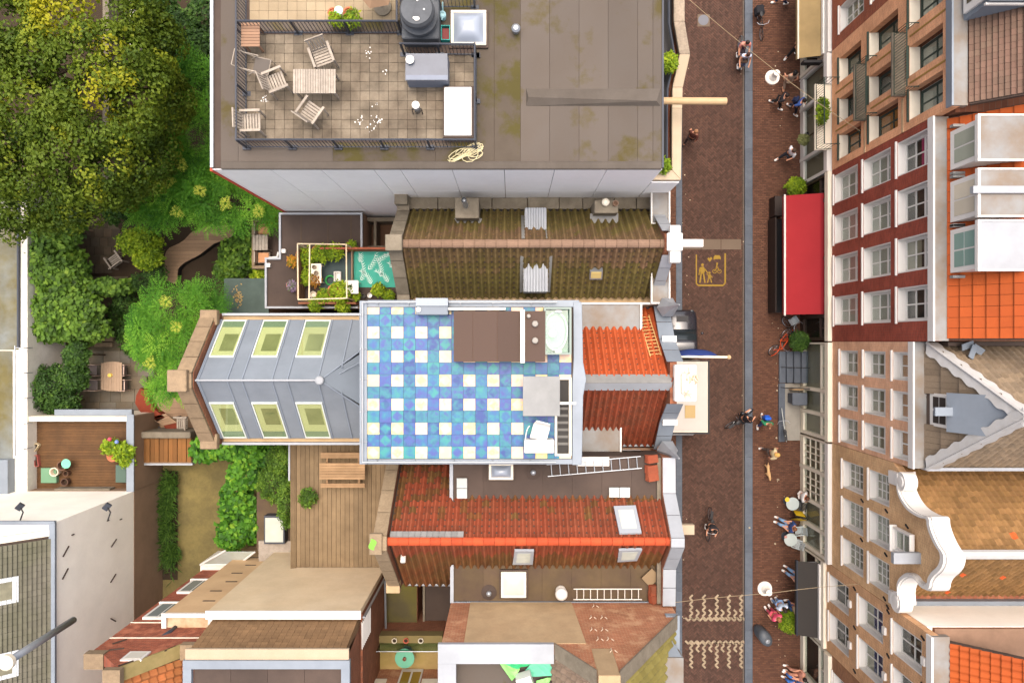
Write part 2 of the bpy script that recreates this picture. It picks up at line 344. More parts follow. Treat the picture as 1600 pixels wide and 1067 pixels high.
def chain(x0, y0, x1, y1):                                    # zigzag row of pale bricks between two photo points
    a, b = W(x0, y0), W(x1, y1); n = max(2, round((b-a).length/.15)); al = abs(b.x-a.x) > abs(b.y-a.y)
    for k in range(n): p = a.lerp(b, (k+.5)/n); bricktop(mm, p.x, p.y, .235, .1, R(45 if k % 2 else -45)+(0 if al else 0), .007, .012)
for yb, y0, ys in ((967, 929, 952), (1003, 1043, 1018)):
    chain(1071, yb, 1165, yb)
    for x in (1080, 1100, 1120, 1139, 1158): chain(x, yb, x, y0)
    for x in (1090, 1110, 1129, 1149): chain(x, yb, x, ys)
tag(hb.build('road_brick_paving', rb, road), kind='stuff')
tag(mm.build('road_marking_bricks', mk, road), kind='stuff')
for y in np.arange(-20, 20, .21):                              # gutter line of bricks along the kerb
    pass
gut = MB()
for k in range(190):
    y = -20+k*.212; gut.box(kx0-.075, kx0-.004, y, y+.2, -.03, -.002)
tag(gut.build('gutter_brick', plain('gutter_stone', (92, 82, 74), .9, var=.1), road), kind='stuff')
kerbm = mat('bluestone_kerb', (112, 120, 130), (92, 100, 112), rough=.8, var=.1, ns=3, dirt=.2, fine=.08, bs=20)
kerbtan = mat('tan_kerb', (136, 116, 96), (120, 104, 92), rough=.8, var=.1, ns=3, dirt=.2)
kerb = struct('kerb', MB().box(kx0+.01, kx1, -20, 20, -.1, .02), roadb)
ks = MB().box(-(kx1-kx0)/2, (kx1-kx0)/2-.005, -.495, .495, -.08, 0).mesh('kerb_stone', kerbm)
for k in range(40):
    o = link(ks, 'kerb_stone', kerb, ((kx0+kx1)/2, -19.5+k*1.0, .1))
def bond(name, x0, x1, y0, y1, z, par, L=.2, Wd=.09, m=pb):
    mb = MB(); r = 0; y = y0
    while y < y1:
        x = x0-(L/2 if r % 2 else 0)
        while x < x1:
            a, b = max(x, x0), min(x+L, x1)
            if b-a > .05: bricktop(mb, (a+b)/2, y+Wd/2, b-a-.014, Wd-.014, 0, z)
            x += L
        y += Wd; r += 1
    return tag(mb.build(name, m, par), kind='stuff')
pav = flat('pavement', kx1, XR+.3, -20, 20, .078, roadb, .2)
bond('pavement_bricks', kx1+.005, XR, -19, 19, .1, pav)
lp = flat('left_pavement', XF-.5, X(1056), -20, 20, .0, roadb, .1)
bond('pavement_bricks', XF, X(1056), -19, 19, .02, lp)
lk = struct('left_kerb', MB().box(X(1056)+.002, X(1066), -20, 20, -.1, -.01), roadb)
ks2 = MB().box(-.155, .155, -.495, .495, -.08, 0).mesh('kerb_stone', kerbm)
for k in range(40): link(ks2, 'kerb_stone', lk, ((X(1056)+X(1066))/2, -19.5+k, .02))
# concrete slabs across the road and the yellow home-zone marking
slabm = mat('concrete_slab', (140, 122, 104), (124, 108, 92), rough=.9, ns=2, dirt=.2, fine=.06)
for x0, x1 in ((1066.5, 1095), (1096, 1126), (1127, 1158)):
    MB().box(X(x0), X(x1), Y(390), Y(374), -.02, .012).build('concrete_slab', slabm, road)
ym = mat('yellow_road_paint', (186, 152, 52), (150, 118, 58), rough=.8, ns=6, nmix=.7, dirt=.35, ds=6)
def paint(mb, pts): mb.prism([(X(a), Y(b)) for a, b in pts], .004, .009)
def line(mb, a, b, wd):
    d = Vector((b[0]-a[0], b[1]-a[1])).normalized(); n = Vector((-d.y, d.x))*wd/2
    paint(mb, [(a[0]+n.x, a[1]+n.y), (b[0]+n.x, b[1]+n.y), (b[0]-n.x, b[1]-n.y), (a[0]-n.x, a[1]-n.y)])
def disc(mb, cx, cy, r, n=12): paint(mb, [(cx+r*math.cos(i*2*math.pi/n), cy+r*math.sin(i*2*math.pi/n)) for i in range(n)])
hz = MB()
line(hz, (1088, 398), (1088, 443), 2); line(hz, (1133, 396), (1133, 442), 2.4); line(hz, (1091, 446), (1130, 446), 2.6)
line(hz, (1088, 443), (1091, 446), 2); line(hz, (1133, 442), (1130, 446), 2.2)
disc(hz, 1097.5, 414, 2.2); paint(hz, [(1093, 418), (1099, 416.5), (1102, 421), (1100, 428), (1094.5, 428)])
line(hz, (1095.5, 427), (1093.5, 442), 2.2); line(hz, (1099, 427), (1101.5, 442), 2.2); line(hz, (1101, 420), (1106, 427), 1.6); line(hz, (1093.5, 419), (1092, 430), 1.6)
disc(hz, 1108.5, 426.5, 1.8); paint(hz, [(1106, 429), (1111, 429), (1110.5, 436), (1106.5, 436)])
line(hz, (1107, 435), (1105.5, 442), 1.8); line(hz, (1110, 435), (1112, 442), 1.8); line(hz, (1107, 430), (1104, 428), 1.4); line(hz, (1110, 430), (1113, 434), 1.4)
paint(hz, [(1105, 404.5), (1107, 402.5), (1109, 404), (1111, 401.5), (1113, 404), (1109, 409.5)])
paint(hz, [(1115, 402), (1117, 399), (1124, 399), (1126, 402), (1126, 406), (1124, 404.5), (1118, 405), (1115, 406)])
for cx, cy in ((1116.5, 424), (1124, 424)):
    for i in range(10):
        a, b = i*.628, (i+1)*.628; line(hz, (cx+3*math.cos(a), cy+3*math.sin(a)), (cx+3*math.cos(b), cy+3*math.sin(b)), 1)
line(hz, (1116.5, 424), (1121, 417), 1.4); line(hz, (1121, 417), (1124, 424), 1.4); disc(hz, 1120.5, 412, 1.6); line(hz, (1120.5, 413), (1119, 420), 2)
tag(hz.build('home_zone_marking', ym, oneR=True), 'worn yellow home-zone marking with adult, child, ball, car and bicycle', 'road marking')
mh = thing('manhole_cover', 'grey square manhole cover with round lid in the road', 'manhole', W(1099, 32, 0))
MB().box(X(1090), X(1109), Y(42), Y(23), -.02, .008).build('frame', slabm, mh)
MB().lathe([(.27, 0), (.27, .016), (.25, .018)], W(1099, 32, 0), 24).build('lid', plain('cast_iron', (104, 106, 112), .7), mh)
# ---------------------------------------------------------------- roof tiles, copings, gabled bodies
def put(me, name, parent, M):
    o = bpy.data.objects.new(name, me); COL.objects.link(o); o.parent = parent
    o.matrix_parent_inverse = WM(parent).inverted(); o.matrix_basis = M; return o
PROTO = {}
def tile_proto(w, l, m, amp, lift=.055):
    k = (round(w, 3), round(l, 3), m.name, amp)
    if k in PROTO: return PROTO[k]
    n = 7 if amp else 2; mb = MB(); vs = []
    for v, dz in ((0, lift-.045), (0, lift), (l*1.1, -.012)):
        for i in range(n):
            u = -w*.5+w*i/(n-1); vs.append((u*(1 if amp else .965), v, dz+amp*math.cos(2*math.pi*u/w+.6)))
    fs = [(r*n+i, r*n+i+1, (r+1)*n+i+1, (r+1)*n+i) for r in (0, 1) for i in range(n-1)]
    if not amp: fs += [(n, 0, 2*n), (n+1, 2*n+1, 1)]
    mb.add(vs, fs, 0.); PROTO[k] = mb.mesh('roof_tile', m, smooth=False); return PROTO[k]
class Tiles:
    def __init__(s, parent, name='roof_tile', limit=300): s.p = parent; s.n = name; s.lim = limit; s.t = []
    def slope(s, O, U, V, lu, lv, pu, pv, m, inside=None, amp=.035, jit=.006):
        O, U, V = Vector(O), Vector(U).normalized(), Vector(V).normalized(); Nn = U.cross(V).normalized()
        if Nn.z < 0: U = -U; O = O-U*lu; Nn = -Nn
        nu, nv = max(1, round(lu/pu)), max(1, round(lv/pv)); pu, pv = lu/nu, lv/nv
        for j in range(nv):
            for i in range(nu):
                c = O+U*(i+.5)*pu+V*(j*pv)
                if inside and not inside(c+V*pv*.5): continue
                a = random.uniform(-jit, jit); u2 = U*math.cos(a)+V*math.sin(a); v2 = V*math.cos(a)-U*math.sin(a)
                c = c+Nn*(.045+random.uniform(-.004, .004))
                M = Matrix(((u2.x, v2.x, Nn.x, c.x), (u2.y, v2.y, Nn.y, c.y), (u2.z, v2.z, Nn.z, c.z), (0, 0, 0, 1)))
                mm_ = m(c) if callable(m) else m
                d = Vector((0, 0, H))-c; px, py = 800+c.x*F/(H-c.z), 533.5-c.y*F/(H-c.z)
                sc_ = max(0, d.normalized().dot(Nn))/d.length_squared
                if not (0 < px < 1600 and 0 < py < 1067): sc_ *= .001
                s.t.append((sc_, M, tile_proto(pu, pv, mm_, amp)))
        return s
    def finish(s):
        s.t.sort(key=lambda a: -a[0])
        for sc_, M, me in s.t[:s.lim]: put(me, s.n, s.p, M)
        rest = {}
        for sc_, M, me in s.t[s.lim:]: rest.setdefault(me.materials[0].name, []).append((M, me))
        for k, ls in rest.items():
            vs, fs, rs = [], [], []
            for M, me in ls:
                b = len(vs); r = random.random(); vs += [tuple(M @ v.co) for v in me.vertices]
                for p in me.polygons: fs.append(tuple(i+b for i in p.vertices)); rs.append(r)
            mb = MB(); mb.v, mb.f, mb.r = vs, fs, rs; tag(mb.build(s.n+'s', bpy.data.materials[k], s.p), kind='stuff')
def ridge(parent, a, b, m, r=.14, n=20, name='ridge_tile', up=.02):
    a, b = Vector(a), Vector(b); d = (b-a)/n; L = d.length; mb = MB(); pr = []
    for i in range(7):
        t = math.pi*(i/6); pr.append((math.cos(t)*r, math.sin(t)*r*.75))
    vs = [(0, y, z) for y, z in pr]+[(L*.97, y*.94, z*.94) for y, z in pr]
    mb.add(vs, [(i, i+1, 8+i, 7+i) for i in range(6)]+[tuple(range(7))], 0.); me = mb.mesh(name, m)
    ang = math.atan2(d.y, d.x); el = -math.atan2(d.z, math.hypot(d.x, d.y))
    for k in range(n):
        p = a+d*k; put(me, name, parent, Matrix.Translation((p.x, p.y, p.z+up)) @ Matrix.Rotation(ang, 4, 'Z') @ Matrix.Rotation(el, 4, 'Y'))
def xprofile(x0, x1, prof): return MB().ext([(x0, y, z) for y, z in prof], (x1-x0, 0, 0))   # solid with a y-z profile, extruded along x
def coping_x(parent, x0, x1, prof, t, m, name='coping_stone', gap=.012):
    """coping stones along a y-z profile, each segment a stone of its own"""
    for (ya, za), (yb, zb) in zip(prof[:-1], prof[1:]):
        L = math.hypot(yb-ya, zb-za); n = max(1, round(L/.95)); dy, dz = (yb-ya)/n, (zb-za)/n; g = gap/max(L/n, .01)
        for k in range(n):
            y1, z1 = ya+dy*(k+g), za+dz*(k+g); y2, z2 = ya+dy*(k+1-g), za+dz*(k+1-g)
            MB().ext([(x0, y1, z1), (x0, y2, z2), (x0, y2, z2+t), (x0, y1, z1+t)], (x1-x0, 0, 0)).build(name, m, parent)
# ================================================================ T: flat roofed building with the white panel wall
zT = 13.0; yT = 5.95
T = thing('flat_roofed_building', 'tall flat-roofed building with white panel side wall, roof terrace and cream front coping', 'building', (-2.5, 11, 0))
outer = [(1064, 281), (1066, 170), (1067, 137), (1078.5, 85), (1070, 34), (1070, -60)]
inner = [(1050, 266), (1050, 170), (1051, 137), (1062, 85), (1053, 34), (1053, -60)]
zC = 11.1
ow = [(X(a, zC), Y(b, zC)) for a, b in outer]; iw = [(X(a, zC), Y(b, zC)) for a, b in inner]
ow[0] = (ow[0][0], yT); xTl = X(330, zT)
MB().prism([(xTl, yT), ow[0]]+[(a-.12, b) for a, b in ow[1:]]+[(xTl, ow[-1][1])], 0, 10.45).build('lower_wall', brk_plainy, T)
MB().box(xTl, X(1036, zT), yT, 16, 10.46, 12.86).build('upper_wall', darkmetal, T)
fr = MB()
for a, b, c, d in zip(ow[:-1], ow[1:], iw[:-1], iw[1:]): fr.prism([(a[0]-.1, a[1]), (b[0]-.1, b[1]), (d[0]+.06, d[1]), (c[0]+.06, c[1])], 10.4, 10.9)
fr.build('front_parapet', brk_plainx, T)
copm = mat('cream_coping', (226, 206, 176), (205, 184, 152), rough=.9, ns=2, dirt=.12, fine=.06)
copg = mat('lichen_grey_coping', (160, 146, 128), (128, 116, 100), rough=.95, ns=5, dirt=.25, fine=.16, bs=12)
for k, (a, b, c, d) in enumerate(zip(ow[:-1], ow[1:], iw[:-1], iw[1:])):
    MB().prism([a, b, d, c], 10.9, zC).build('coping_stone', copg if k >= 3 else copm, T, bevel=.02)
MB().prism([(X(1018, zC), yT), ow[0], (iw[0][0], iw[0][1]), (X(1030, zC), iw[0][1])], 10.9, zC-.01).build('coping_stone', copm, T, bevel=.02)
MB().prism([(X(1036, zT)+.02, yT+.3), (iw[0][0]-.05, yT+.3), (iw[2][0]-.05, iw[2][1]), (iw[3][0]-.05, iw[3][1]), (iw[5][0]-.05, 16), (X(1036, zT)+.02, 16)], 10.46, 10.5).build('gutter', black, T)
rail_ = MB(); pts = [(c[0]-.16, c[1], 10.95) for c in iw]; rail_.path(pts, .05, 6).build('gutter_rail', darkmetal, T)
# wall panels
pxs = [330, 421, 500, 583, 625, 706, 788, 867, 949, 1035.5]; wx = [X(p, zT) for p in pxs]; zs = [0.2, 6.5, 9.4, zT-.06]
for i in range(len(wx)-1):
    for j in range(3):
        if j == 0 and wx[i] > -4.6: continue
        if j == 1 and wx[i] > -4.5 and i != 3: zlo = 7.6
        else: zlo = zs[j]
        MB().box(wx[i]+.01, wx[i+1]-.01, yT-.05, yT-.004, zlo+.008, zs[j+1]-.008).build('wall_panel', panelwhite, T)
MB().box(X(1036, zT)+.01, ow[0][0]-.02, yT-.05, yT-.004, 7.7, 10.88).build('wall_panel', panelwhite, T)
MB().box(xTl-.06, xTl+.02, yT-.1, yT-.002, 0, zT-.05).build('corner_trim', redtrim, T)
# roof felt: sheets, kerb, gutter edge
rT = MB().box(xTl, X(1036, zT), yT-.02, 16, zT-.14, zT-.03).build('roof', bitdark, T)
sheets = [(345, 372), (372.5, 520), (520.5, 680), (680.5, 772), (772.5, 813), (813.5, 858.5), (859, 904.5), (905, 950), (950.5, 996), (996.5, 1020), (1020.5, 1034)]
for a, b in sheets: MB().box(X(a, zT), X(b, zT), yT+.22, 15.9, zT-.025, zT+random.uniform(-.004, .004)).build('roofing_sheet', bitmoss2 if 515 < a < 800 else bitmoss, rT, oneR=True)
MB().box(X(345, zT), X(1034, zT), yT-.06, yT+.215, zT-.1, zT+.05).build('roof_edge', bitumen, rT, bevel=.03)
MB().box(xTl-.02, X(334, zT), yT, 15.9, zT-.1, zT+.05).build('roof_edge', steel, rT)
MB().box(X(334.5, zT), X(344.5, zT), yT+.1, 15.9, zT-.1, zT-.04).build('roof_gutter', bitdark, rT)
MB().box(X(1034.2, zT), X(1037, zT), yT, 15.9, zT-.1, zT+.03).build('roof_edge', darkmetal, rT)
hb_ = MB(); za = zT+.17
a, b, c, d = W(822, 166, zT), W(1032, 166, zT), W(1032, 139, zT), W(822, 139, zT)
e, f = W(826, 152, za), W(1026, 158, za)
hb_.add([a, b, c, d, e, f], [(0, 1, 5, 4), (1, 2, 5), (2, 3, 4, 5), (3, 0, 4)]); hb_.build('beam_cover', bitumen, rT)
hm = MB(); hm.tube((5.0, Y(158, 12.1), 12.1), (X(1135, 12.1), Y(158.5, 12.1), 12.1), .125, n=12); hm.build('hoist_beam', wood_pale, T, smooth=False)
# terrace floor tiles
zt = zT+.06
pave = mat('terrace_paver', (176, 162, 140), (132, 118, 100), rough=.95, var=.17, ns=.8, nmix=.9, dirt=.4, ds=1.3, fine=.1, bs=25)
pave2 = mat('cream_paver', (208, 188, 154), (190, 168, 134), rough=.95, var=.08, ns=1.2, dirt=.15, fine=.06)
ter = MB().box(X(384, zT), X(742, zT), Y(223, zT), Y(48, zT), zT+.004, zT+.02).build('terrace_floor', bitdark, T)
tm = None; px0, py0, pp = 385, 54, 14.8
ts = pp*(H-zt)/F
for mname, m_, rng in (('a', pave, [(i, j) for i in range(24) for j in range(11)]),):
    me = MB().box(-ts/2+.006, ts/2-.006, -ts/2+.006, ts/2-.006, -.03, 0).mesh('paving_tile', m_)
    for i, j in rng:
        cx, cy = px0+(i+.5)*pp, py0+(j+.5)*pp
        if cx > 632 and cy < 78: continue
        put(me, 'paving_tile', ter, Matrix.Translation((X(cx, zt), Y(cy, zt), zt+random.uniform(-.004, .004))) @ Matrix.Rotation(random.uniform(-.01, .01), 4, 'Z'))
ter2 = MB().box(X(384, zT), X(630, zT), Y(34, zT), 13.5, zT+.004, zT+.02).build('upper_terrace_floor', bitdark, T)
me = MB().box(-ts/2+.004, ts/2-.004, -ts/2+.004, ts/2-.004, -.03, 0).mesh('paving_tile', pave2)
for i in range(16):
    for j in range(4): put(me, 'paving_tile', ter2, Matrix.Translation((X(390+(i+.5)*14.8, zt), Y(32-(j+.5)*14.8, zt), zt)))
# ================================================================ N: brown tiled house
N_ = thing('brown_tiled_house', 'house with mossy brown pantile roof, chimneys and white front gable, beside the panel wall', 'house', (1, 3.7, 0))
nr, ne = (3.68, 10.45), 8.05
xprofile(-4.45, 6.1, [(1.46, 0), (5.93, 0), (5.93, 7.85), (5.3, 7.85), (5.3, ne), (nr[0], nr[1]), (1.87, ne), (1.87, 7.8), (1.46, 7.8)]).build('wall', brk_plainx, N_)
rN = xprofile(-4.2, 5.85, [(5.3, ne+.003), (nr[0], nr[1]+.003), (1.87, ne+.003), (1.87, ne-.1), (nr[0], nr[1]-.1), (5.3, ne-.1)]).build('roof', bitdark, N_)
tl = Tiles(rN)
nm = lambda c: tile_brown if abs(c.y-nr[0]) < .75+random.uniform(-.25, .25) else tile_moss
Ls = math.hypot(nr[0]-1.87, nr[1]-ne); Lu = math.hypot(5.3-nr[0], nr[1]-ne)
tl.slope((-4.2, 1.87, ne), (1, 0, 0), (0, nr[0]-1.87, nr[1]-ne), 10.05, Ls, .29, .29, nm, amp=.075)
hn = lambda c: not (X(928, 8.6) < c.x < X(965, 8.6) and c.y > 4.9) and not (X(713, 8.6) < c.x < X(750, 8.6) and c.y > 4.9)
tl.slope((-4.2, 5.3, ne), (1, 0, 0), (0, nr[0]-5.3, nr[1]-ne), 10.05, Lu, .29, .29, nm, inside=hn, amp=.075)
tl.finish()
ridge(rN, (-4.3, nr[0], nr[1]), (6.0, nr[0], nr[1]), tile_ridge, .17, 25, up=.05)
# party wall top with slabs, gutters
x = -4.3
while x < 5.7:
    L = random.uniform(.8, 1.5); MB().box(x, min(x+L-.02, 5.75), 5.42, 5.9, 7.86, 8.1+random.uniform(-.03, .03)).build('parapet_slab', concrete, N_, bevel=.02); x += L
MB().box(-4.3, 5.8, 5.3, 5.41, 7.84, 7.9).build('gutter', black, N_)
MB().box(-4.3, 5.8, 1.5, 1.84, 7.8, 7.86).build('gutter', tan_render, N_)
# rear coping
cpN = [(5.9, 8.15), (5.3, 8.3), (nr[0], 10.62), (1.9, 8.3), (1.5, 8.15)]
xprofile(-4.6, -4.2, [(5.9, 7), (5.9, 8.16), (5.3, 8.31), (nr[0], 10.63), (1.9, 8.31), (1.5, 8.16), (1.5, 7)]).build('rear_gable', brk_plainx, N_)
coping_x(N_, -4.66, -4.16, cpN, .16, concrete)
MB().box(-4.72, -4.1, nr[0]-.3, nr[0]+.3, 10.6, 10.86).build('coping_stone', concrete, N_, bevel=.02)
MB().box(-4.72, -4.2, 5.5, 5.92, 8.3, 8.75).build('coping_stone', concrete, N_, bevel=.02)
# front gable
xprofile(5.72, 6.12, [(5.9, 7), (5.9, 8.2), (5.2, 8.5), (nr[0]+.3, 10.7), (nr[0]-.3, 10.7), (2.0, 8.5), (1.5, 8.2), (1.5, 7)]).build('front_gable', brk_plainx, N_)
gp = [(5.25, 8.55), (nr[0]+.5, 10.72)]
coping_x(N_, 5.62, 6.06, [(5.25, 8.5), (nr[0]+.45, 10.66)], .12, zincpale); coping_x(N_, 5.62, 6.06, [(nr[0]-.45, 10.66), (1.95, 8.5)], .12, zincpale)
MB().box(5.86, 6.24, 2.92, 4.3, 10.66, 11.0).build('cornice', white, N_, bevel=.02)
MB().box(5.72, 6.3, 3.35, 4.0, 11.003, 11.1).build('cornice', white, N_, bevel=.02)
for ya, yb in ((4.7, 5.95), (1.55, 2.75)):
    zb = 9.0; t = thing
    o = MB().box(5.55, 6.2, ya, yb, zb, zb+.06).build('gutter_tray', zincstain, N_)
    for q in ((5.5, 6.25, ya-.06, ya), (5.5, 6.25, yb, yb+.06), (6.2, 6.26, ya, yb), (5.5, 5.55, ya, yb)): MB().box(*q, zb-.05, zb+.16).build('tray_rim', white, o)
    MB().box(5.7, 6.1, ya, yb, 7.5, zb-.01).build('shoulder', brk_plainx, N_)
MB().box(6.25, X(1098, 10.3), Y(386.5, 10.3), Y(374.5, 10.3), 10.15, 10.42).build('hoist_beam', white, N_, bevel=.015)
# chimneys
lead = mat('lead_flashing', (176, 176, 172), (140, 140, 138), rough=.6, ns=4, dirt=.2)
for (a, b, c, d), pots in (((711, 748, 309, 341), [(728, 322, 'pipe')]), ((929, 966, 313, 333), [(945, 318, 'pot'), (961, 319, 'dark')])):
    zc = 9.6; ch = MB().box(X(a, zc), X(b, zc), Y(d, zc), Y(c, zc), 7.5, zc).build('chimney', concrete, N_, bevel=.02)
    MB().box(X(a, zc)-.1, X(b, zc)+.1, Y(d, zc)-.3, Y(d, zc)+.1, 8.85, 8.93).build('flashing', lead, ch)
    for px, py, k in pots:
        p = W(px, py, zc)
        if k == 'pipe': MB().tube(p, p+Vector((0, 0, 1.2)), .1, n=14, cap=False).tube(p+Vector((0, 0, .01)), p+Vector((0, 0, 1.1)), .08, n=14).build('flue_pipe', steel, ch, smooth=True)
        elif k == 'pot': MB().lathe([(.13, 0), (.14, .25), (.15, .28), (.0, .3)], p, 14).build('chimney_pot', cream, ch, smooth=True)
        else: MB().lathe([(.11, 0), (.11, .22), (.085, .22), (.085, .02)], p, 14).build('chimney_pot', tile_ridge, ch, smooth=True)
# corrugated roof hatches
for a, b, c, d, up in ((817, 857, 325, 361, 1), (815, 859, 412, 458, -1)):
    zh = 9.55; x0, x1 = X(a, zh), X(b, zh); y0, y1 = Y(d, zh), Y(c, zh)
    h = MB(); h.box(x0+.08, x1-.08, y0+.06, y1-.02, 8.4, zh).build('roof_hatch', zincpale, N_); hh = N_.children[-1]
    n = 8; wv = MB()
    for i in range(n): wv.tube((x0+.1+(i+.5)*(x1-x0-.2)/n, y0+.05, zh), (x0+.1+(i+.5)*(x1-x0-.2)/n, y1, zh), (x1-x0-.2)/n*.5, n=6)
    wv.build('corrugated_cover', zincpale, hh)
    s = 1 if up > 0 else -1
    yr0, yr1 = (3.95, 5.1) if up > 0 else (2.0, 3.25)
    def zr(y): return nr[1]-(abs(y-nr[0]))*((nr[1]-ne)/(1.62 if y > nr[0] else 1.81))+.12
    for xa in (x0-.06, x1-.12): MB().slab([(xa, yr0, zr(yr0)), (xa+.2, yr0, zr(yr0)), (xa+.2, yr1, zr(yr1)), (xa, yr1, zr(yr1))], .04).build('flashing', lead, hh)
rw = MB().slab([W(922, 424, 9.55), W(942, 424, 9.55), W(941, 437, 9.2), W(921, 437, 9.2)], .5).build('roof_window', steel, N_)
MB().slab([W(924, 426, 9.56), W(940, 426, 9.56), W(939, 435, 9.27), W(923, 435, 9.27)], .03).build('pane', plain('yellowed_glass', (190, 170, 110), .3), rw)
# ================================================================ M: house with the blue tiled roof terrace
zM = 12.0; yM0, yM1 = Y(725, zM), Y(468, zM); xM0, xM1 = X(562, zM), X(905, zM)
M_ = thing('blue_terrace_house', 'house with blue and yellow tiled roof terrace, zinc rear wing and orange front roof', 'house', (-1, -1.4, 0))
MB().box(xM0+.1, xM1, yM0+.05, yM1-.05, 0, zM-.35).build('terrace_block', zinc, M_)
mf = MB().box(xM0+.1, xM1-.05, yM0+.1, yM1-.1, zM-.34, zM-.05).build('terrace_floor', bitdark, M_)
# tile materials: geometric glaze
def glaze(name, cols, pts, shift):
    m = bpy.data.materials.new(name); m.use_nodes = True; t = m.node_tree; N = t.nodes; L = t.links; b = N['Principled BSDF']
    b.inputs['Roughness'].default_value = .45
    tc = N.new('ShaderNodeTexCoord'); sp = N.new('ShaderNodeSeparateXYZ'); L.new(tc.outputs['Object'], sp.inputs[0]); oi = N.new('ShaderNodeObjectInfo')
    def mt(op, a, bb=0.):
        n = N.new('ShaderNodeMath'); n.operation = op
        for i, v in enumerate((a, bb)):
            if isinstance(v, (int, float)): n.inputs[i].default_value = v
            else: L.new(v, n.inputs[i])
        return n.outputs[0]
    ax, ay = mt('ABSOLUTE', sp.outputs[0]), mt('ABSOLUTE', sp.outputs[1])
    r1, r2 = oi.outputs['Random'], mt('FRACT', mt('MULTIPLY', oi.outputs['Random'], 5.7))
    n = N.new('ShaderNodeTexNoise'); n.inputs['Scale'].default_value = 4; g = N.new('ShaderNodeNewGeometry'); L.new(g.outputs['Position'], n.inputs['Vector'])
    nz = mt('MULTIPLY', mt('SUBTRACT', n.outputs[0], .5), shift)
    def ramp(v):
        cr = N.new('ShaderNodeValToRGB'); e = cr.color_ramp.elements; e[0].color = lin(cols[0]); e[0].position = pts[0]; e[1].color = lin(cols[-1]); e[1].position = pts[-1]
        for c, p in zip(cols[1:-1], pts[1:-1]): x = e.new(p); x.color = lin(c)
        L.new(mt('ADD', v, nz), cr.inputs[0]); return cr.outputs[0]
    mr = N.new('ShaderNodeMapRange'); mr.inputs[1].default_value = .15; mr.inputs[2].default_value = .24; L.new(mt('ADD', ax, ay), mr.inputs[0])
    mx = N.new('ShaderNodeMix'); mx.data_type = 'RGBA'; L.new(mr.outputs[0], mx.inputs[0]); L.new(ramp(r1), mx.inputs[6]); L.new(ramp(r2), mx.inputs[7])
    L.new(mx.outputs[2], b.inputs['Base Color']); return m
gblue = glaze('blue_glazed_tile', [(5, 50, 116), (16, 108, 120), (46, 60, 132), (12, 88, 132), (22, 122, 120)], [0, .3, .5, .72, 1], .9)
gyel = glaze('yellow_glazed_tile', [(200, 188, 138), (198, 160, 150), (200, 190, 112), (196, 166, 154), (200, 188, 148)], [0, .3, .5, .72, 1], .9)
tp = 18.75; s_ = tp*(H-zM)/F/2-.004
mb_, my_ = MB().box(-s_, s_, -s_, s_, -.03, 0).mesh('floor_tile', gblue), MB().box(-s_, s_, -s_, s_, -.03, 0).mesh('floor_tile', gyel)
for i in range(17):
    for j in range(14):
        x0, y0 = 574+i*tp, 472.6+j*tp; x1, y1 = x0+tp, y0+tp; a, b, c, d = x0, min(x1, 897), max(y0, 480), min(y1, 716.5)
        if b-a < 3 or d-c < 3: continue
        yel = i % 2 == 0 and j % 2 == 0
        if (b-a) > tp-.1 and (d-c) > tp-.1: put(my_ if yel else mb_, 'floor_tile', mf, Matrix.Translation(W((a+b)/2, (c+d)/2, zM)))
        else: MB().box(X(a, zM)+.004, X(b, zM)-.004, Y(d, zM)+.004, Y(c, zM)-.004, zM-.03, zM).build('floor_tile', gyel if yel else gblue, mf)
# parapet with zinc capping and tubular rail
for k, q in enumerate(((562, 574, 470, 725), (574.3, 905, 469, 480), (574.3, 905, 716.8, 725), (893.5, 908, 480.3, 716.5))):
    if k == 3: continue
    MB().box(X(q[0], zM), X(q[1], zM), Y(q[3], zM), Y(q[2], zM), zM-.45, zM+.05-.002*k).build('parapet', zinc, M_, bevel=.015)
frontcap = [(895.5, 472), (909, 472), (911, 566), (916, 592), (911, 618), (909, 726), (894, 726), (894, 600), (896, 560)]
MB().prism([(X(a, zM), Y(b, zM)) for a, b in frontcap], zM-.4, zM+.06).build('parapet', zinc, M_, bevel=.015)
rl = MB(); zr_ = zM+.22
loop = [W(870, 472.5, zr_), W(566, 472.5, zr_), W(566, 722, zr_), W(868, 722, zr_)]
rl.path(loop[:2], .03); rl.path(loop[1:3], .03); rl.path(loop[2:], .03)
for q in [W(565, y, zM) for y in (492, 545, 592, 642, 690)]+[W(x, 721, zM) for x in (590, 650, 710, 770, 828)]+[W(x, 474, zM) for x in (592, 640, 720, 770, 830)]:
    rl.tube(q, q+Vector((0, 0, .23)), .02, n=6); rl.tube(q+Vector((0, 0, .03)), q+Vector(((.22 if q.x < -5 else 0), (-.1 if q.y > 0 else .1) if q.x > -5 else 0, .06)), .018, n=6)
rl.build('railing', steel, M_)
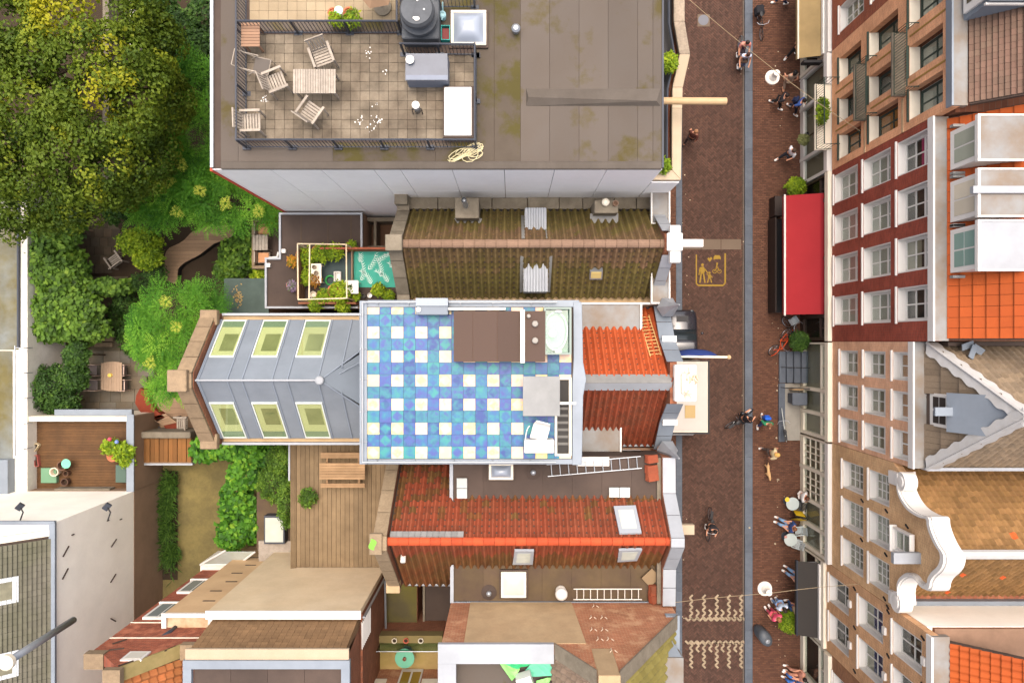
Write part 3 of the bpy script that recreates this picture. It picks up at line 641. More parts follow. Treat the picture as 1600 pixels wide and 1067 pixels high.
# ---- rear wing with zinc standing seam roof
ye0, ye1, ze = -4.38, 1.2, 7.0; yr_, zR = -1.52, 9.4; xe = -12.75; xap = X(500, zR)
MB().box(xap, xM0+.2, ye0+.02, ye1-.02, 0, ze-.3).build('rear_link_wall', brown_render, M_)
xprofile(xe, xap-.05, [(ye0, 0), (ye1, 0), (ye1, ze-.25), (ye1-.3, ze-.25), (ye1-.3, ze-.2), (yr_, zR-.3), (ye0+.3, ze-.2), (ye0+.3, ze-.25), (ye0, ze-.25)]).build('rear_wing_wall', brown_render, M_)
def zroof(y): return zR-(abs(y-yr_)/((ye1-.25-yr_) if y > yr_ else (yr_-ye0-.25)))*(zR-ze)
yhi, ylo = ye1-.28, ye0+.28
rr = MB()
xh = xap+2.2
def P3(x, y): return Vector((x, y, zroof(y)))
dh = 1.6; zd = .3
rr.slab([P3(xe+.35, yr_), P3(xap, yr_), P3(xap+dh, yr_+1.35), P3(xM0+.1, yhi-.1), P3(xM0+.1, yhi), P3(xe+.35, yhi)], .08)
rr.slab([P3(xe+.35, yr_), P3(xap, yr_), P3(xap+dh, yr_-1.35), P3(xM0+.1, ylo+.1), P3(xM0+.1, ylo), P3(xe+.35, ylo)], .08)
zw = rr.build('zinc_roof', zinc, M_)
hp = MB().slab([P3(xap, yr_), P3(xM0+.3, yr_+1.75), P3(xM0+.3, yr_-1.75)], .06); hp.build('hip_face', mat('dark_zinc', (118, 128, 138), rough=.6, dirt=.15), M_)  # darker copy of the zinc: shade on the hip face put into colour
def seam(a, b, r=.03, nm='standing_seam', m=None): MB().tube(a+Vector((0, 0, .03)), b+Vector((0, 0, .03)), r, n=5).build(nm, m or mat_seam, zw)
mat_seam = plain('seam_shadow_zinc', (128, 138, 150), .5)  # plain grey-blue zinc of the standing seams
for px in (346, 392, 417.5, 463.5, 487.5):      # px on the roof near the ridge side
    pass
sx = [X(p, zR) for p in (310, 355, 378, 425, 449, 497)]
for s1, yy in ((1, yhi), (-1, ylo)):
    for x in sx: seam(P3(x, yr_), P3(x, yy))
    for x, f in ((xap+.75, .32), (xap+1.45, .62), (xap+1.95, .85)): seam(P3(x, yr_+(yy-yr_)*f*.62), P3(x, yy))
    seam(P3(xap, yr_), P3(xap+dh, yr_+s1*1.35), .035); seam(P3(xe+.4, yr_), P3(xe+.4, yy), .03)
seam(P3(xe+.35, yr_), P3(xap, yr_), .05, 'ridge_cap', zincpale)
for f in (.3, .62): seam(P3(xap, yr_)+(P3(xM0+.3, yr_+1.75)-P3(xap, yr_))*.5*(f/.5)*.9+Vector((0, -.9*f*.9, 0)), P3(xM0+.2, yr_+1.75-1.75*f*1.0), .02)
MB().lathe([(.17, 0), (.17, .1), (.12, .13), (0, .14)], P3(xap, yr_)+Vector((0, 0, .02)), 20).build('vent_cap', zincpale, zw, smooth=False)
# rooflights
blind = mat('pale_green_blind', (222, 220, 184), (208, 208, 168), rough=.8, ns=.7, dirt=.05)
room = mat('rooflight_interior', (164, 166, 128), (138, 142, 106), rough=.9, ns=1.1, nmix=.8, dirt=.1)
for x0, x1 in ((sx[0], sx[1]), (sx[2], sx[3]), (sx[4], sx[5])):
    for s1, yy in ((1, yhi), (-1, ylo)):
        def Q(x, f, up): p = P3(x, yr_+(yy-yr_)*f); return p+Vector((0, s1*.64*up, .77*up))
        a, b = x0+.06, x1-.06; f0, f1 = .36, .985
        w_ = MB()
        for qa, qb, fa, fb in ((a, a+.05, f0, f1), (b-.05, b, f0, f1), (a+.05, b-.05, f0, f0+.02), (a+.05, b-.05, f1-.02, f1)):
            w_.slab([Q(qa, fa, .05), Q(qb, fa, .05), Q(qb, fb, .05), Q(qa, fb, .05)], .1)
        wo = w_.build('rooflight', plain('rooflight_frame', (196, 204, 200), .5), M_)
        MB().slab([Q(a+.05, f0+.02, .035), Q(b-.05, f0+.02, .035), Q(b-.05, f1-.02, .035), Q(a+.05, f1-.02, .035)], .004).build('pane', skyglass, wo)
        MB().slab([Q(a+.05, f0+.02, .012), Q(b-.05, f0+.02, .012), Q(b-.05, f1-.02, .012), Q(a+.05, f1-.02, .012)], .008).build('blind', blind, wo)
        MB().slab([Q(a+.3, f0+.1, .022), Q(b-.13, f0+.1, .022), Q(b-.13, f1-.24, .022), Q(a+.3, f1-.24, .022)], .008).build('room_view', room, wo)
        MB().slab([Q(a+.05, f1-.12, .028), Q(b-.05, f1-.12, .028), Q(b-.05, f1-.022, .028), Q(a+.05, f1-.022, .028)], .008).build('lower_pane', mat('greenish_glass', (150, 170, 156), rough=.3, dirt=.1), wo)
# gable coping
cpr = [(ye1+.02, ze+.15), (yr_+.3, zR+.12), (yr_-.3, zR+.12), (ye0-.02, ze+.15)]
xprofile(xe-.25, xe+.33, [(ye1, 3), (ye1, ze+.15), (yr_+.3, zR+.12), (yr_-.3, zR+.12), (ye0, ze+.15), (ye0, 3)]).build('rear_gable', brk_plainx, M_)
coping_x(M_, xe-.3, xe+.3, cpr, .16, stone)
MB().box(xe-.55, xe+.2, yr_-.42, yr_+.42, zR+.2, zR+.5).build('apex_stone', stone, M_, bevel=.03)
for yy in (ye1-.2, ye0+.2): MB().box(xe-.3, xe+.42, yy-.32, yy+.32, ze+.2, ze+.52).build('kneeler_stone', stone, M_, bevel=.03)
for yy, s1 in ((ye1, -1), (ye0, 1)):
    MB().box(xe+.45, xM0+.05, min(yy, yy+s1*.1), max(yy, yy+s1*.1), ze-.2, ze+.06).build('parapet', zincpale, M_)
    MB().box(xe+.45, xM0+.05, min(yy+s1*.11, yy+s1*.3), max(yy+s1*.11, yy+s1*.3), ze-.24, ze-.12).build('gutter', tan_render, M_)
# ---- front part with orange pantiles
fr_, fz, fe = -1.52, 11.0, 7.9; fy0, fy1 = -4.35, 1.44; xf0, xf1 = xM1+.12, 6.1
xprofile(xM1, xf1, [(fy0, 0), (fy1, 0), (fy1, fe-.15), (fy1-.2, fe-.15), (fr_, fz-.08), (fy0+.2, fe-.15), (fy0, fe-.15)]).build('front_wall', brk_plainx, M_)
sl1, sl0 = (fz-fe)/(fy1-.15-fr_), (fz-fe)/(fr_-fy0-.15)
fro = xprofile(xM1+.02, 5.9, [(fy1-.15, fe), (fr_, fz), (fy0+.15, fe), (fy0+.15, fe-.1), (fr_, fz-.1), (fy1-.15, fe-.1)]).build('front_roof', bitdark, M_)
xd1, xd0 = X(1000, 8.85), X(968, 8.85)
tl = Tiles(fro)
i1 = lambda c: not (c.x < xd1+.05 and c.y > .40)
i0 = lambda c: not (c.x < xd0+.05 and c.y < -3.42)
tl.slope((xf0, fy1-.15, fe), (1, 0, 0), (0, fr_-fy1+.15, fz-fe), 5.85-xf0, math.hypot(fy1-.15-fr_, fz-fe), .27, .3, tile_orange, i1, amp=.07)
tl.slope((xf0, fy0+.15, fe), (1, 0, 0), (0, fr_-fy0-.15, fz-fe), 5.85-xf0, math.hypot(fr_-fy0-.15, fz-fe), .24, .3, tile_red, i0, amp=.07)
tl.finish()
MB().slab([(xf0, fr_+.3, fz-.12), (5.9, fr_+.3, fz-.12), (5.9, fr_-.0, fz+.2), (xf0, fr_-.0, fz+.2)], .02).build('ridge_flashing', lead, M_)
MB().slab([(xf0, fr_-.3, fz-.12), (5.9, fr_-.3, fz-.12), (5.9, fr_+.0, fz+.198), (xf0, fr_+.0, fz+.198)], .02).build('ridge_flashing', zincpale, M_)
MB().path([(5.0, fr_, fz+.12), (5.85, fr_, fz+.14), (6.05, fr_+.35, fz+.14)], .03).build('ridge_wire', rust, M_)
for q, nm in (((xf0-.1, xd1, .40, fy1+.04), 'upper'), ((xf0-.1, xd0, fy0-.04, -3.42), 'lower')):
    MB().box(*q, 8.3, 8.85).build('dormer_roof', zincstain, M_); d_ = M_.children[-1]
    MB().box(q[1], q[1]+.07, q[2]-.05, q[3], 8.3, 8.95).build('dormer_edge', white, d_)
    yy = q[3] if nm == 'upper' else q[2]-.07
    MB().box(q[0], q[1]+.9, yy, yy+.07, 8.3, 8.93).build('dormer_edge', white, d_)
MB().box(xM1, 5.9, fy1-.14, fy1-.02, fe-.14, fe-.02).build('gutter', black, M_); MB().box(xd0, 5.9, fy0+.02, fy0+.14, fe-.14, fe-.02).build('gutter', zincpale, M_)
# bell gable on the street side
fc = [(fy1, 8.5), (.1, 9.6), (-.75, 11.0)]
fcl = [(-2.3, 11.0), (-3.1, 9.7), (fy0, 8.5)]
xprofile(5.85, 6.1, [(fy1, 7), (fy1, 8.5), (.1, 9.6), (-.75, 11.0), (-2.3, 11.0), (-3.1, 9.7), (fy0, 8.5), (fy0, 7)]).build('front_gable', brk_plainx, M_)
coping_x(M_, 5.72, 6.32, fc, .1, zinc); coping_x(M_, 5.72, 6.32, fcl, .1, zinc)
MB().box(5.95, 6.75, -2.2, -.85, 11.0, 11.35).build('gable_cap', white, M_, bevel=.04)
MB().box(6.15, 6.6, -1.9, -1.15, 11.352, 11.6).build('gable_cap', cream, M_, bevel=.04)
orn = MB()
for k in range(26):
    a = random.uniform(0, 6.28); r0 = random.uniform(.05, .45); p = Vector((6.5+r0*.7*math.cos(a), -1.52+r0*1.3*math.sin(a), random.uniform(11.1, 11.75)))
    orn.ring(p, random.uniform(.06, .13), .025, 10, 5, Matrix.Rotation(random.uniform(0, 3), 3, 'X') @ Matrix.Rotation(random.uniform(0, 3), 3, 'Y'))
orn.build('carved_crest', mat('weathered_cream_stone', (226, 206, 178), (178, 146, 112), rough=.9, ns=6), M_, smooth=True)
for z_, y_ in ((9.75, .1), (9.85, -3.1)): MB().box(5.8, 6.35, y_-.12, y_+.12, z_, z_+.12).build('coping_block', white, M_)
for y_, z_ in ((1.35, 8.6), (-4.3, 8.55)):      # corner pinnacles leaning out over the street
    MB().lathe([(.25, 0), (.33, .12), (.3, .3)], (6.15, y_, z_), 8).build('pinnacle_base', mat('terracotta_stone', (200, 140, 104), rough=.9, ns=4), M_)
    MB().lathe([(.33, .3), (.42, .55), (.34, .85), (.2, 1.3), (.1, 1.9), (.03, 2.6), (0, 2.62)], (6.15, y_, z_), 6).build('pinnacle', zincpale, M_)
# ================================================================ S: red tiled house
S_ = thing('red_tiled_house', 'house with red pantile ridge roof, two flat felt dormers and pale front coping', 'house', (.7, -7.2, 0))
sy0, sy1, syr, szr, sze = -10.04, -4.4, -7.24, 11.5, 8.0
xprofile(-4.75, 6.08, [(sy0, 0), (sy1, 0), (sy1, sze-.2), (sy1-.2, sze-.2), (syr, szr-.1), (sy0+.2, sze-.2), (sy0, sze-.2)]).build('wall', brk_plainx, S_)
sro = xprofile(-4.5, 5.8, [(sy1-.12, sze), (syr, szr), (sy0+.12, sze), (sy0+.12, sze-.1), (syr, szr-.1), (sy1-.12, sze-.1)]).build('roof', bitdark, S_)
xq0 = X(706, 10)
tl = Tiles(sro)
i1 = lambda c: not (c.x > xq0 and c.y > -6.0)
i0 = lambda c: not (c.x > X(707, 9.7) and c.y < -8.63)
mS = lambda c: tile_red if c.y > -7.9-random.uniform(0, .2) and (abs(c.y-syr) < .9+random.uniform(-.4, .4) or random.random() < .6) else tile_redmoss
L1 = math.hypot(sy1-.12-syr, szr-sze); L0 = math.hypot(syr-sy0-.12, szr-sze)
tl.slope((-4.45, sy1-.12, sze), (1, 0, 0), (0, syr-sy1+.12, szr-sze), 10.2, L1, .275, .3, mS, i1, amp=.07)
tl.slope((-4.45, sy0+.12, sze), (1, 0, 0), (0, syr-sy0-.12, szr-sze), 10.2, L0, .275, .3, mS, i0, amp=.07)
tl.finish()
ridge(sro, (-4.5, syr, szr), (5.95, syr, szr), mat('red_ridge_tile', (206, 88, 48), (184, 76, 44), rough=.8, var=.1, ns=3, dirt=.15), .16, 27, up=.06)
ml = MB(); 
for k in range(12): ml.obox((-4.3+k*.22, syr+.24, szr+.0), .24, .22, .08, rx=-.9)
ml.build('ridge_mortar', lead, sro)
for (xa, xb, ya, yb, zz, m_) in ((xq0, 5.75, -6.05, sy1+.01, 10.0, bitdark), (X(707, 9.7), 5.75, sy0-.02, -8.66, 9.72, bitbrown)):
    d_ = MB().box(xa+.05, xb, ya, yb, zz-1.4, zz-.02).build('flat_dormer', m_, S_)
    n = 7; xx = [xa+.06+(xb-xa-.08)*k/n for k in range(n+1)]
    for k in range(n): MB().box(xx[k]+.005, xx[k+1]-.005, ya+.02, yb-.02, zz-.018, zz+random.uniform(0, .006)).build('roofing_sheet', m_, d_, oneR=False)
    MB().box(xa-.08, xa+.05, ya-.05, yb+.03, zz-.5, zz+.07).build('dormer_edge', zincpale, d_)
MB().box(X(707, 9.7), 5.75, sy0-.14, sy0-.025, 9.2, 9.77).build('dormer_edge', zinc, S_)
# rear gable coping
cps = [(sy1, 8.35), (syr+.28, szr+.2), (syr-.28, szr+.2), (sy0+.05, 8.35)]
xprofile(-4.95, -4.52, [(sy1, 3), (sy1, 8.35), (syr+.28, szr+.2), (syr-.28, szr+.2), (sy0+.05, 8.35), (sy0+.05, 3)]).build('rear_gable', brk_plainx, S_)
copS = mat('rendered_coping', (190, 168, 136), (156, 134, 106), rough=.95, ns=4, dirt=.25, fine=.14, bs=14)
coping_x(S_, -4.98, -4.5, cps, .14, copS)
cap = MB().box(-5.1, -4.65, syr-.38, syr+.38, szr+.3, szr+.45).build('apex_cap', copS, S_, bevel=.02)
gr = MB(); gr.prism([(-4.98+.12*math.cos(a)+.04*math.sin(3*a), syr+.2*math.sin(a)) for a in [i*.42 for i in range(15)]], szr+.452, szr+.458); gr.build('painted_mark', plain('green_spray_paint', (110, 180, 60), .7), cap)
MB().box(-5.05, -4.5, sy0-.05, sy0+.4, 8.4, 8.75).build('kneeler', tan_render, S_, bevel=.02)
# street coping of white zinc
fcp = [(sy1, 10.25), (-5.75, 10.3), (-7.05, 11.72), (-7.4, 11.72), (-8.6, 10.35), (sy0, 10.25)]
xprofile(5.7, 6.08, [(sy1, 8)]+fcp+[(sy0, 8)]).build('front_gable', brk_plainx, S_)
coping_x(S_, 5.72, 6.2, fcp, .08, zincpale)
MB().box(6.1, X(1084, 10.6), Y(834, 10.6), Y(819, 10.6), 10.45, 10.7).build('hoist_beam', copm, S_)
MB().box(5.55, 5.72, sy0+.02, sy1-.05, 9.8, 10.1).build('gutter', concrete, S_)
MB().path([(-4.4, sy0+.06, sze-.05), (X(705, 8), sy0+.04, sze-.05)], .07, 8).build('rear_gutter', zincpale, S_)
# rooflights on the red roof
def rooflight(par, pts, fm, pm, t=.09, inset=.16):
    a = [Vector(p) for p in pts]; c = sum(a, Vector())/4; o = MB().slab(a, t).build('roof_window', fm, par)
    n = (a[1]-a[0]).cross(a[2]-a[0]).normalized(); n = n if n.z > 0 else -n
    MB().slab([c+(p-c)*(1-inset*2)+n*.006 for p in a], .03).build('pane', pm, o); return o
greypane = mat('pale_grey_pane', (176, 182, 172), (200, 204, 190), rough=.25, ns=1.5, dirt=.05)
def sp(px, py):      # point on the red roof under a photo pixel
    best = None
    for k in range(400):
        z = 8+3.6*k/400; y = Y(py, z); zz = szr-abs(y-syr)*(szr-sze)/(2.72)
        if abs(zz-z) < .02: best = Vector((X(px, z), y, z)); 
    return best
for q in (((957, 787), (991, 786), (1000, 828), (966, 829)), ((965, 856), (1001, 855), (993, 872), (963, 874)), ((804, 857), (834, 857), (832, 878), (801, 878))):
    try: rooflight(S_, [sp(*p)+Vector((0, 0, .33)) for p in q], plain('grey_window_frame', (150, 156, 162), .5), greypane)
    except Exception as e: print('rl', q, e)
# ================================================================ Q: brick building at the bottom
Q_ = thing('brick_gabled_building', 'tall brick building with tan rendered patch, zinc-edged flat roof and two-pot chimney', 'building', (1.8, -13, 0))
yQ = -10.1; zq = 13.6
def q(px, py): z = H-yQ*-F/(py-533.5); return ((px-800)*(H-z)/F, z)
prof = [q(690, 1004), q(866, 1006), q(932, 1048), q(968, 1050), q(1058, 962)]
pl = [(prof[0][0], 0)]+prof+[(6.1, prof[-1][1]-.3), (6.1, 0)]
MB().ext([(x, yQ, z) for x, z in pl], (0, -.35, 0)).build('side_wall', brk_wall, Q_)
MB().box(prof[0][0], prof[1][0], -18, yQ-.36, 0, prof[0][1]-.35).build('rear_body', bitmoss, Q_)
tp_ = [q(735, 940), q(890, 941), q(912, 1006), q(724, 1004)]
MB().ext([(x, yQ+.004, z) for x, z in ((prof[0][0]+.75, tp_[0][1]), (2.3, tp_[1][1]), (2.48, 13.62), (prof[0][0]+.75, 13.58))], (0, .02, 0)).build('render_patch', tan_render, Q_)
MB().box(prof[0][0]-.1, prof[1][0]-.02, yQ-.6, yQ+.05, zq+.0, zq+.16).build('parapet_cap', zincpale, Q_)
MB().box(prof[0][0]-.1, prof[0][0]+.5, -18, yQ-.605, zq+.0, zq+.158).build('parapet_cap', zincpale, Q_)
for (a, b) in ((prof[1], prof[2]), (prof[4], prof[3])):
    MB().ext([(a[0], yQ+.06, a[1]), (b[0], yQ+.06, b[1]), (b[0], yQ+.06, b[1]+.1), (a[0], yQ+.06, a[1]+.1)], (0, -.5, 0)).build('coping_stone', concrete, Q_)
rq1 = MB().slab([(prof[1][0], yQ-.4, prof[1][1]-.2), (prof[2][0], yQ-.4, prof[2][1]-.2), (prof[2][0], -17, prof[2][1]-.2), (prof[1][0], -17, prof[1][1]-.2)], .1).build('rear_slope', bitdark, Q_)
rq2 = MB().slab([(prof[3][0], yQ-.4, prof[3][1]-.2), (prof[4][0], yQ-.4, prof[4][1]-.2), (prof[4][0], -17, prof[4][1]-.2), (prof[3][0], -17, prof[3][1]-.2)], .1).build('street_slope', bitdark, Q_)
Tiles(rq1, limit=120).slope((prof[1][0], yQ-.42, prof[1][1]-.2), (0, -1, 0), (prof[2][0]-prof[1][0], 0, prof[2][1]-prof[1][1]), 4, math.hypot(prof[2][0]-prof[1][0], prof[2][1]-prof[1][1]), .24, .3, mat('grey_brown_pantile', (128, 110, 94), (108, 96, 84), rough=.9, var=.12, huevar=.3, dirt=.2), amp=.04).finish()
Tiles(rq2, limit=120).slope((prof[4][0], yQ-.42, prof[4][1]-.2), (0, -1, 0), (prof[3][0]-prof[4][0], 0, prof[3][1]-prof[4][1]), 4, math.hypot(prof[3][0]-prof[4][0], prof[3][1]-prof[4][1]), .3, .34, mat('olive_mossy_pantile', (128, 118, 62), (112, 106, 60), rough=.9, var=.14, huevar=.3, dirt=.25), amp=.045).finish()
ch = MB().box(prof[2][0]+.02, prof[3][0]-.0, yQ-1.2, yQ+.02, 14, prof[2][1]+.35).build('chimney', tan_render, Q_, bevel=.02)
for px in (943, 960):
    zc = prof[2][1]+.36; MB().lathe([(.13, 0), (.13, .18), (.09, .18), (.09, .03)], (X(px, zc), yQ-.55, zc), 14).build('chimney_pot', tile_ridge, ch)
# zinc cheek dormer at the street side and wall anchors
dz = 12.0
MB().box(X(1025, dz), X(1068, dz), -17, Y(1012, dz)-.35, 10, dz).build('zinc_dormer', zincstain, Q_)
dq = Q_.children[-1]
MB().slab([W(1025, 1030, dz), W(1068, 1030, dz), W(1050, 1000, dz-.6)], .03).build('dormer_cheek', zinc, dq)
MB().box(5.65, 6.15, -17, yQ+.05, 11.0, prof[-1][1]+.12).build('street_gutter', zinc, Q_)
for px, py in ((930, 948), (926, 966), (943, 966), (927, 985), (944, 985), (937, 1000), (953, 1000), (958, 1018)):
    x, z = q(px, py); an = MB()
    an.path([(x-.12, yQ+.03, z+.1), (x-.05, yQ+.06, z+.02), (x-.05, yQ+.06, z-.14)], .018, 5); an.path([(x+.12, yQ+.03, z+.1), (x+.05, yQ+.06, z+.02)], .018, 5)
    an.build('wall_anchor', plain('white_anchor', (196, 176, 152), .7), Q_)
# flat roof contents: green tarpaulin sheets
tar = plain('green_tarpaulin', (60, 176, 116), .45); tarl = plain('light_green_tarpaulin', (132, 206, 110), .45)
zt2 = prof[0][1]-.2
tg = thing('green_tarpaulin', 'crumpled green tarpaulin sheet on the zinc-edged flat roof', 'tarpaulin', W(820, 1045, zt2))
def crumple(pts, z, m, nm, h=.2):
    bm = bmesh.new(); vs = [bm.verts.new(W(a, b, z)) for a, b in pts]; bm.faces.new(vs); bmesh.ops.triangulate(bm, faces=bm.faces[:])
    bmesh.ops.subdivide_edges(bm, edges=bm.edges[:], cuts=6, use_grid_fill=True)
    for v in bm.verts: v.co.z += .03+h*abs(math.sin(v.co.x*5.1+v.co.y*3.3))*random.uniform(.6, 1)
    me = bpy.data.meshes.new(nm); bm.to_mesh(me); bm.free(); me.materials.append(m); o = link(me, nm, tg); s = o.modifiers.new('t', 'SOLIDIFY'); s.thickness = .01
crumple([(776, 1028), (836, 1024), (838, 1030), (810, 1042)], zt2, tar, 'upper_fold'); crumple([(776, 1028), (812, 1042), (800, 1062)], zt2, tarl, 'lower_fold')
crumple([(836, 1027), (862, 1026), (862, 1054), (812, 1056)], zt2, mat('teal_tarpaulin', (96, 184, 150), rough=.5), 'flat_sheet', .05); crumple([(838, 1060), (862, 1056), (850, 1080), (838, 1080)], zt2, tarl, 'corner', .1)
tag(MB().obox(W(820, 1064, zt2+.4), .5, .45, .5, rz=.3).build('white_box', white), 'white box half hidden under the green tarpaulin at the bottom', 'box')
# ================================================================ right-hand row of houses along the street
def fyz(px, py): d = px-800; return (-(py-533.5)*XR/d, H-XR*F/d)       # (y, z) of a pixel on the facade plane
def wall_x(x0, x1, y0, y1, z0, z1, ops):
    """wall slab between x0 and x1 with rectangular openings (ya, yb, za, zb)"""
    ys = sorted({y0, y1, *[v for o in ops for v in o[:2]]}); zs = sorted({z0, z1, *[v for o in ops for v in o[2:]]})
    mb = MB()
    for a, b in zip(ys[:-1], ys[1:]):
        run = None
        for c, d in zip(zs[:-1], zs[1:]):
            m = ((a+b)/2, (c+d)/2); hole = any(o[0] < m[0] < o[1] and o[2] < m[1] < o[3] for o in ops)
            if not hole: mb.box(x0, x1, a, b, c, d)
    return mb
CUR = [curt_white, curt_grey, unlit_room]
barm = white
def window(par, xf, y0, y1, z0, z1, ny=2, nz=3, cur=None, depth=.3, fm=None, thick=None, sill=True, lining=True, bar=.05):
    fm = fm or white; w = MB(); xg = xf+depth; t = .05
    if lining:
        w.box(xf+.015, xg+.08, y0+.003, y0+t, z0, z1-.003); w.box(xf+.015, xg+.08, y1-t, y1-.003, z0, z1-.003)
        w.box(xf+.015, xg+.08, y0+t, y1-t, z1-t, z1-.003); w.box(xf+.015, xg+.08, y0+t, y1-t, z0, z0+.03)
    f = .09                                                             # sash frame
    a, b, c, d = y0+t, y1-t, z0+.031, z1-t
    w.box(xg, xg+.06, a, a+f, c, d); w.box(xg, xg+.06, b-f, b, c, d); w.box(xg, xg+.06, a+f, b-f, c, c+f); w.box(xg, xg+.06, a+f, b-f, d-f, d)
    o = w.build('window', fm, par)
    if sill: MB().box(xf-.07, xf+.2, y0-.06, y1+.06, z0-.07, z0-.002).build('sill', fm, o)
    ya, yb, za, zb = a+f, b-f, c+f, d-f; bm = MB()
    for i in range(1, ny): y = ya+(yb-ya)*i/ny; bm.box(xg+.005, xg+.05, y-bar/2, y+bar/2, za, zb)
    for k in range(1, nz):
        z = za+(zb-za)*k/nz; hb_ = bar/2*(2.2 if thick == k else 1)
        for i in range(ny):
            q0, q1 = ya+(yb-ya)*i/ny+(bar/2 if i else 0), ya+(yb-ya)*(i+1)/ny-(bar/2 if i < ny-1 else 0); bm.box(xg+.006, xg+.049, q0, q1, z-hb_, z+hb_)
    if bm.v: bm.build('glazing_bar', fm, o)
    for i in range(ny):
        for k in range(nz):
            q0, q1 = ya+(yb-ya)*i/ny+bar/2, ya+(yb-ya)*(i+1)/ny-bar/2; r0, r1 = za+(zb-za)*k/nz+bar/2, za+(zb-za)*(k+1)/nz-bar/2
            MB().box(xg+.022, xg+.03, q0-.01, q1+.01, r0-.01, r1+.01).build('pane', mirror, o)
    cm = cur or random.choice(CUR)
    if isinstance(cm, tuple):
        m0, m1, fr_ = cm; zm = za+(zb-za)*fr_
        MB().box(xg+.05, xg+.07, y0, y1, z0, zm).build('curtain', m0, o); MB().box(xg+.05, xg+.07, y0, y1, zm+.002, z1).build('blind', m1, o)  # a dark half is painted room shade, not cloth
    else: MB().box(xg+.05, xg+.07, y0, y1, z0, z1).build('curtain', cm, o)  # dark ones are sheets painted as the unlit room
    return o
def house(name, label, y0, y1, ztop, bm, ops, zg=3.8, back=24):
    t = thing(name, label, 'house', (XR+3, (y0+y1)/2, 0))
    wall_x(XR, XR+.28, y0+.01, y1-.01, zg, ztop, ops).build('facade', bm, t)
    MB().box(XR+.5, back, y0+.02, y1-.02, 0, ztop-.6).build('body', brk_plainy, t)
    return t
def gutter_box(t, y0, y1, z, xw=.55, m=zincstain, rim=white, out=.02, xin=.0):
    g = MB().box(XR-out, XR+xw, y0+.02, y1-.02, z-.25, z).build('gutter', m, t)
    MB().box(XR-out-.07, XR-out-.002, y0+.01, y1-.01, z-.28, z+.07).build('gutter_rim', rim, g); return g
def anchor(t, y, z, s=.22): MB().obox((XR-.03, y, z), .05, .05, s, rx=.5).build('wall_anchor', black, t)
# ---- B: dark red brick
opsB = []
for i in range(4):
    for (za, zb) in ((4.05, 6.35), (6.85, 9.1), (9.6, 11.75)):
        yc = 7.05-i*1.88; opsB.append((yc-.66, yc+.66, za, zb))
tB = house('red_brick_house', 'dark red brick house with twelve white windows, orange tiled roof and three white dormers', 0, 8.0, 12.05, brk_red, opsB)
for k, o in enumerate(opsB):
    fl = k % 3; cu = (curt_white, curt_yel, .72) if fl == 0 else ((curt_white, curt_grey, .7) if fl == 1 else [(unlit_room, pink, .5), unlit_room, (curt_grey, unlit_room, .5), (unlit_room, curt_grey, .6)][k//3])
    window(tB, XR, *o, 2, 3, cu, thick=2)
gutter_box(tB, 0, 8.0, 12.1, .5)
rB = MB().slab([(XR+.5, .05, 12.0), (XR+.5, 7.95, 12.0), (XR+4.5, 7.95, 16.0), (XR+4.5, .05, 16.0)], .2).build('roof', bitdark, tB)
tbm = mat('flat_orange_tile', (214, 104, 40), (200, 88, 36), rough=.8, var=.07, ns=.6, huevar=.2, dirt=.12, ds=.8)
Tiles(rB, limit=200).slope((XR+.5, .1, 12.05), (0, 1, 0), (1, 0, 1), 7.8, 5.6, .38, .4, tbm, amp=0).finish()
zd_ = 13.85
for k, (ya, yb) in enumerate(((6.05, 7.4), (4.2, 5.62), (2.42, 3.92))):
    d_ = MB().box(XR+.5, XR+1.95, ya, yb, 12.2, zd_).build('dormer', white, tB)
    MB().box(XR+.4, XR+2.0, ya-.06, yb+.06, zd_+.002, zd_+.07).build('dormer_roof', zincstain if k < 2 else zincpale, d_)
    MB().box(XR+.36, XR+.45, ya-.1, yb+.1, zd_-.05, zd_+.1).build('fascia', white, d_)
    for s in (ya-.1, yb+.04): MB().box(XR+.45, XR+2.0, s, s+.06, zd_, zd_+.1).build('roof_edge', white, d_)
    n = 2
    for i in range(n):
        q0, q1 = ya+.14+(yb-ya-.28)*i/n+.03, ya+.14+(yb-ya-.28)*(i+1)/n-.03
        for j in range(2 if k == 2 else 1):
            h = (zd_-.25-12.45)/(2 if k == 2 else 1); MB().box(XR+.485, XR+.496, q0, q1, 12.45+j*h, 12.45+(j+1)*h-.05).build('pane', mat('dormer_pane%d%d%d' % (k, i, j), ((150, 156, 140), (196, 188, 168), (120, 150, 140))[k], rough=.2, dirt=.1), d_)
    MB().box(XR+.42, XR+2.1, ya-.2, ya-.11, 12.3, 12.5).build('flashing', lead, d_); MB().box(XR+.42, XR+2.1, yb+.11, yb+.2, 12.3, 12.5).build('flashing', lead, d_)
MB().box(XR+.15, XR+4, Y(302, 14.0), Y(291, 14.0), 13.86, 14.04).build('hoist_beam', zincpale, tB)
MB().box(XR-.2, XR+.3, .02, 7.98, 3.45, 3.8).build('shop_cornice', cream, tB)
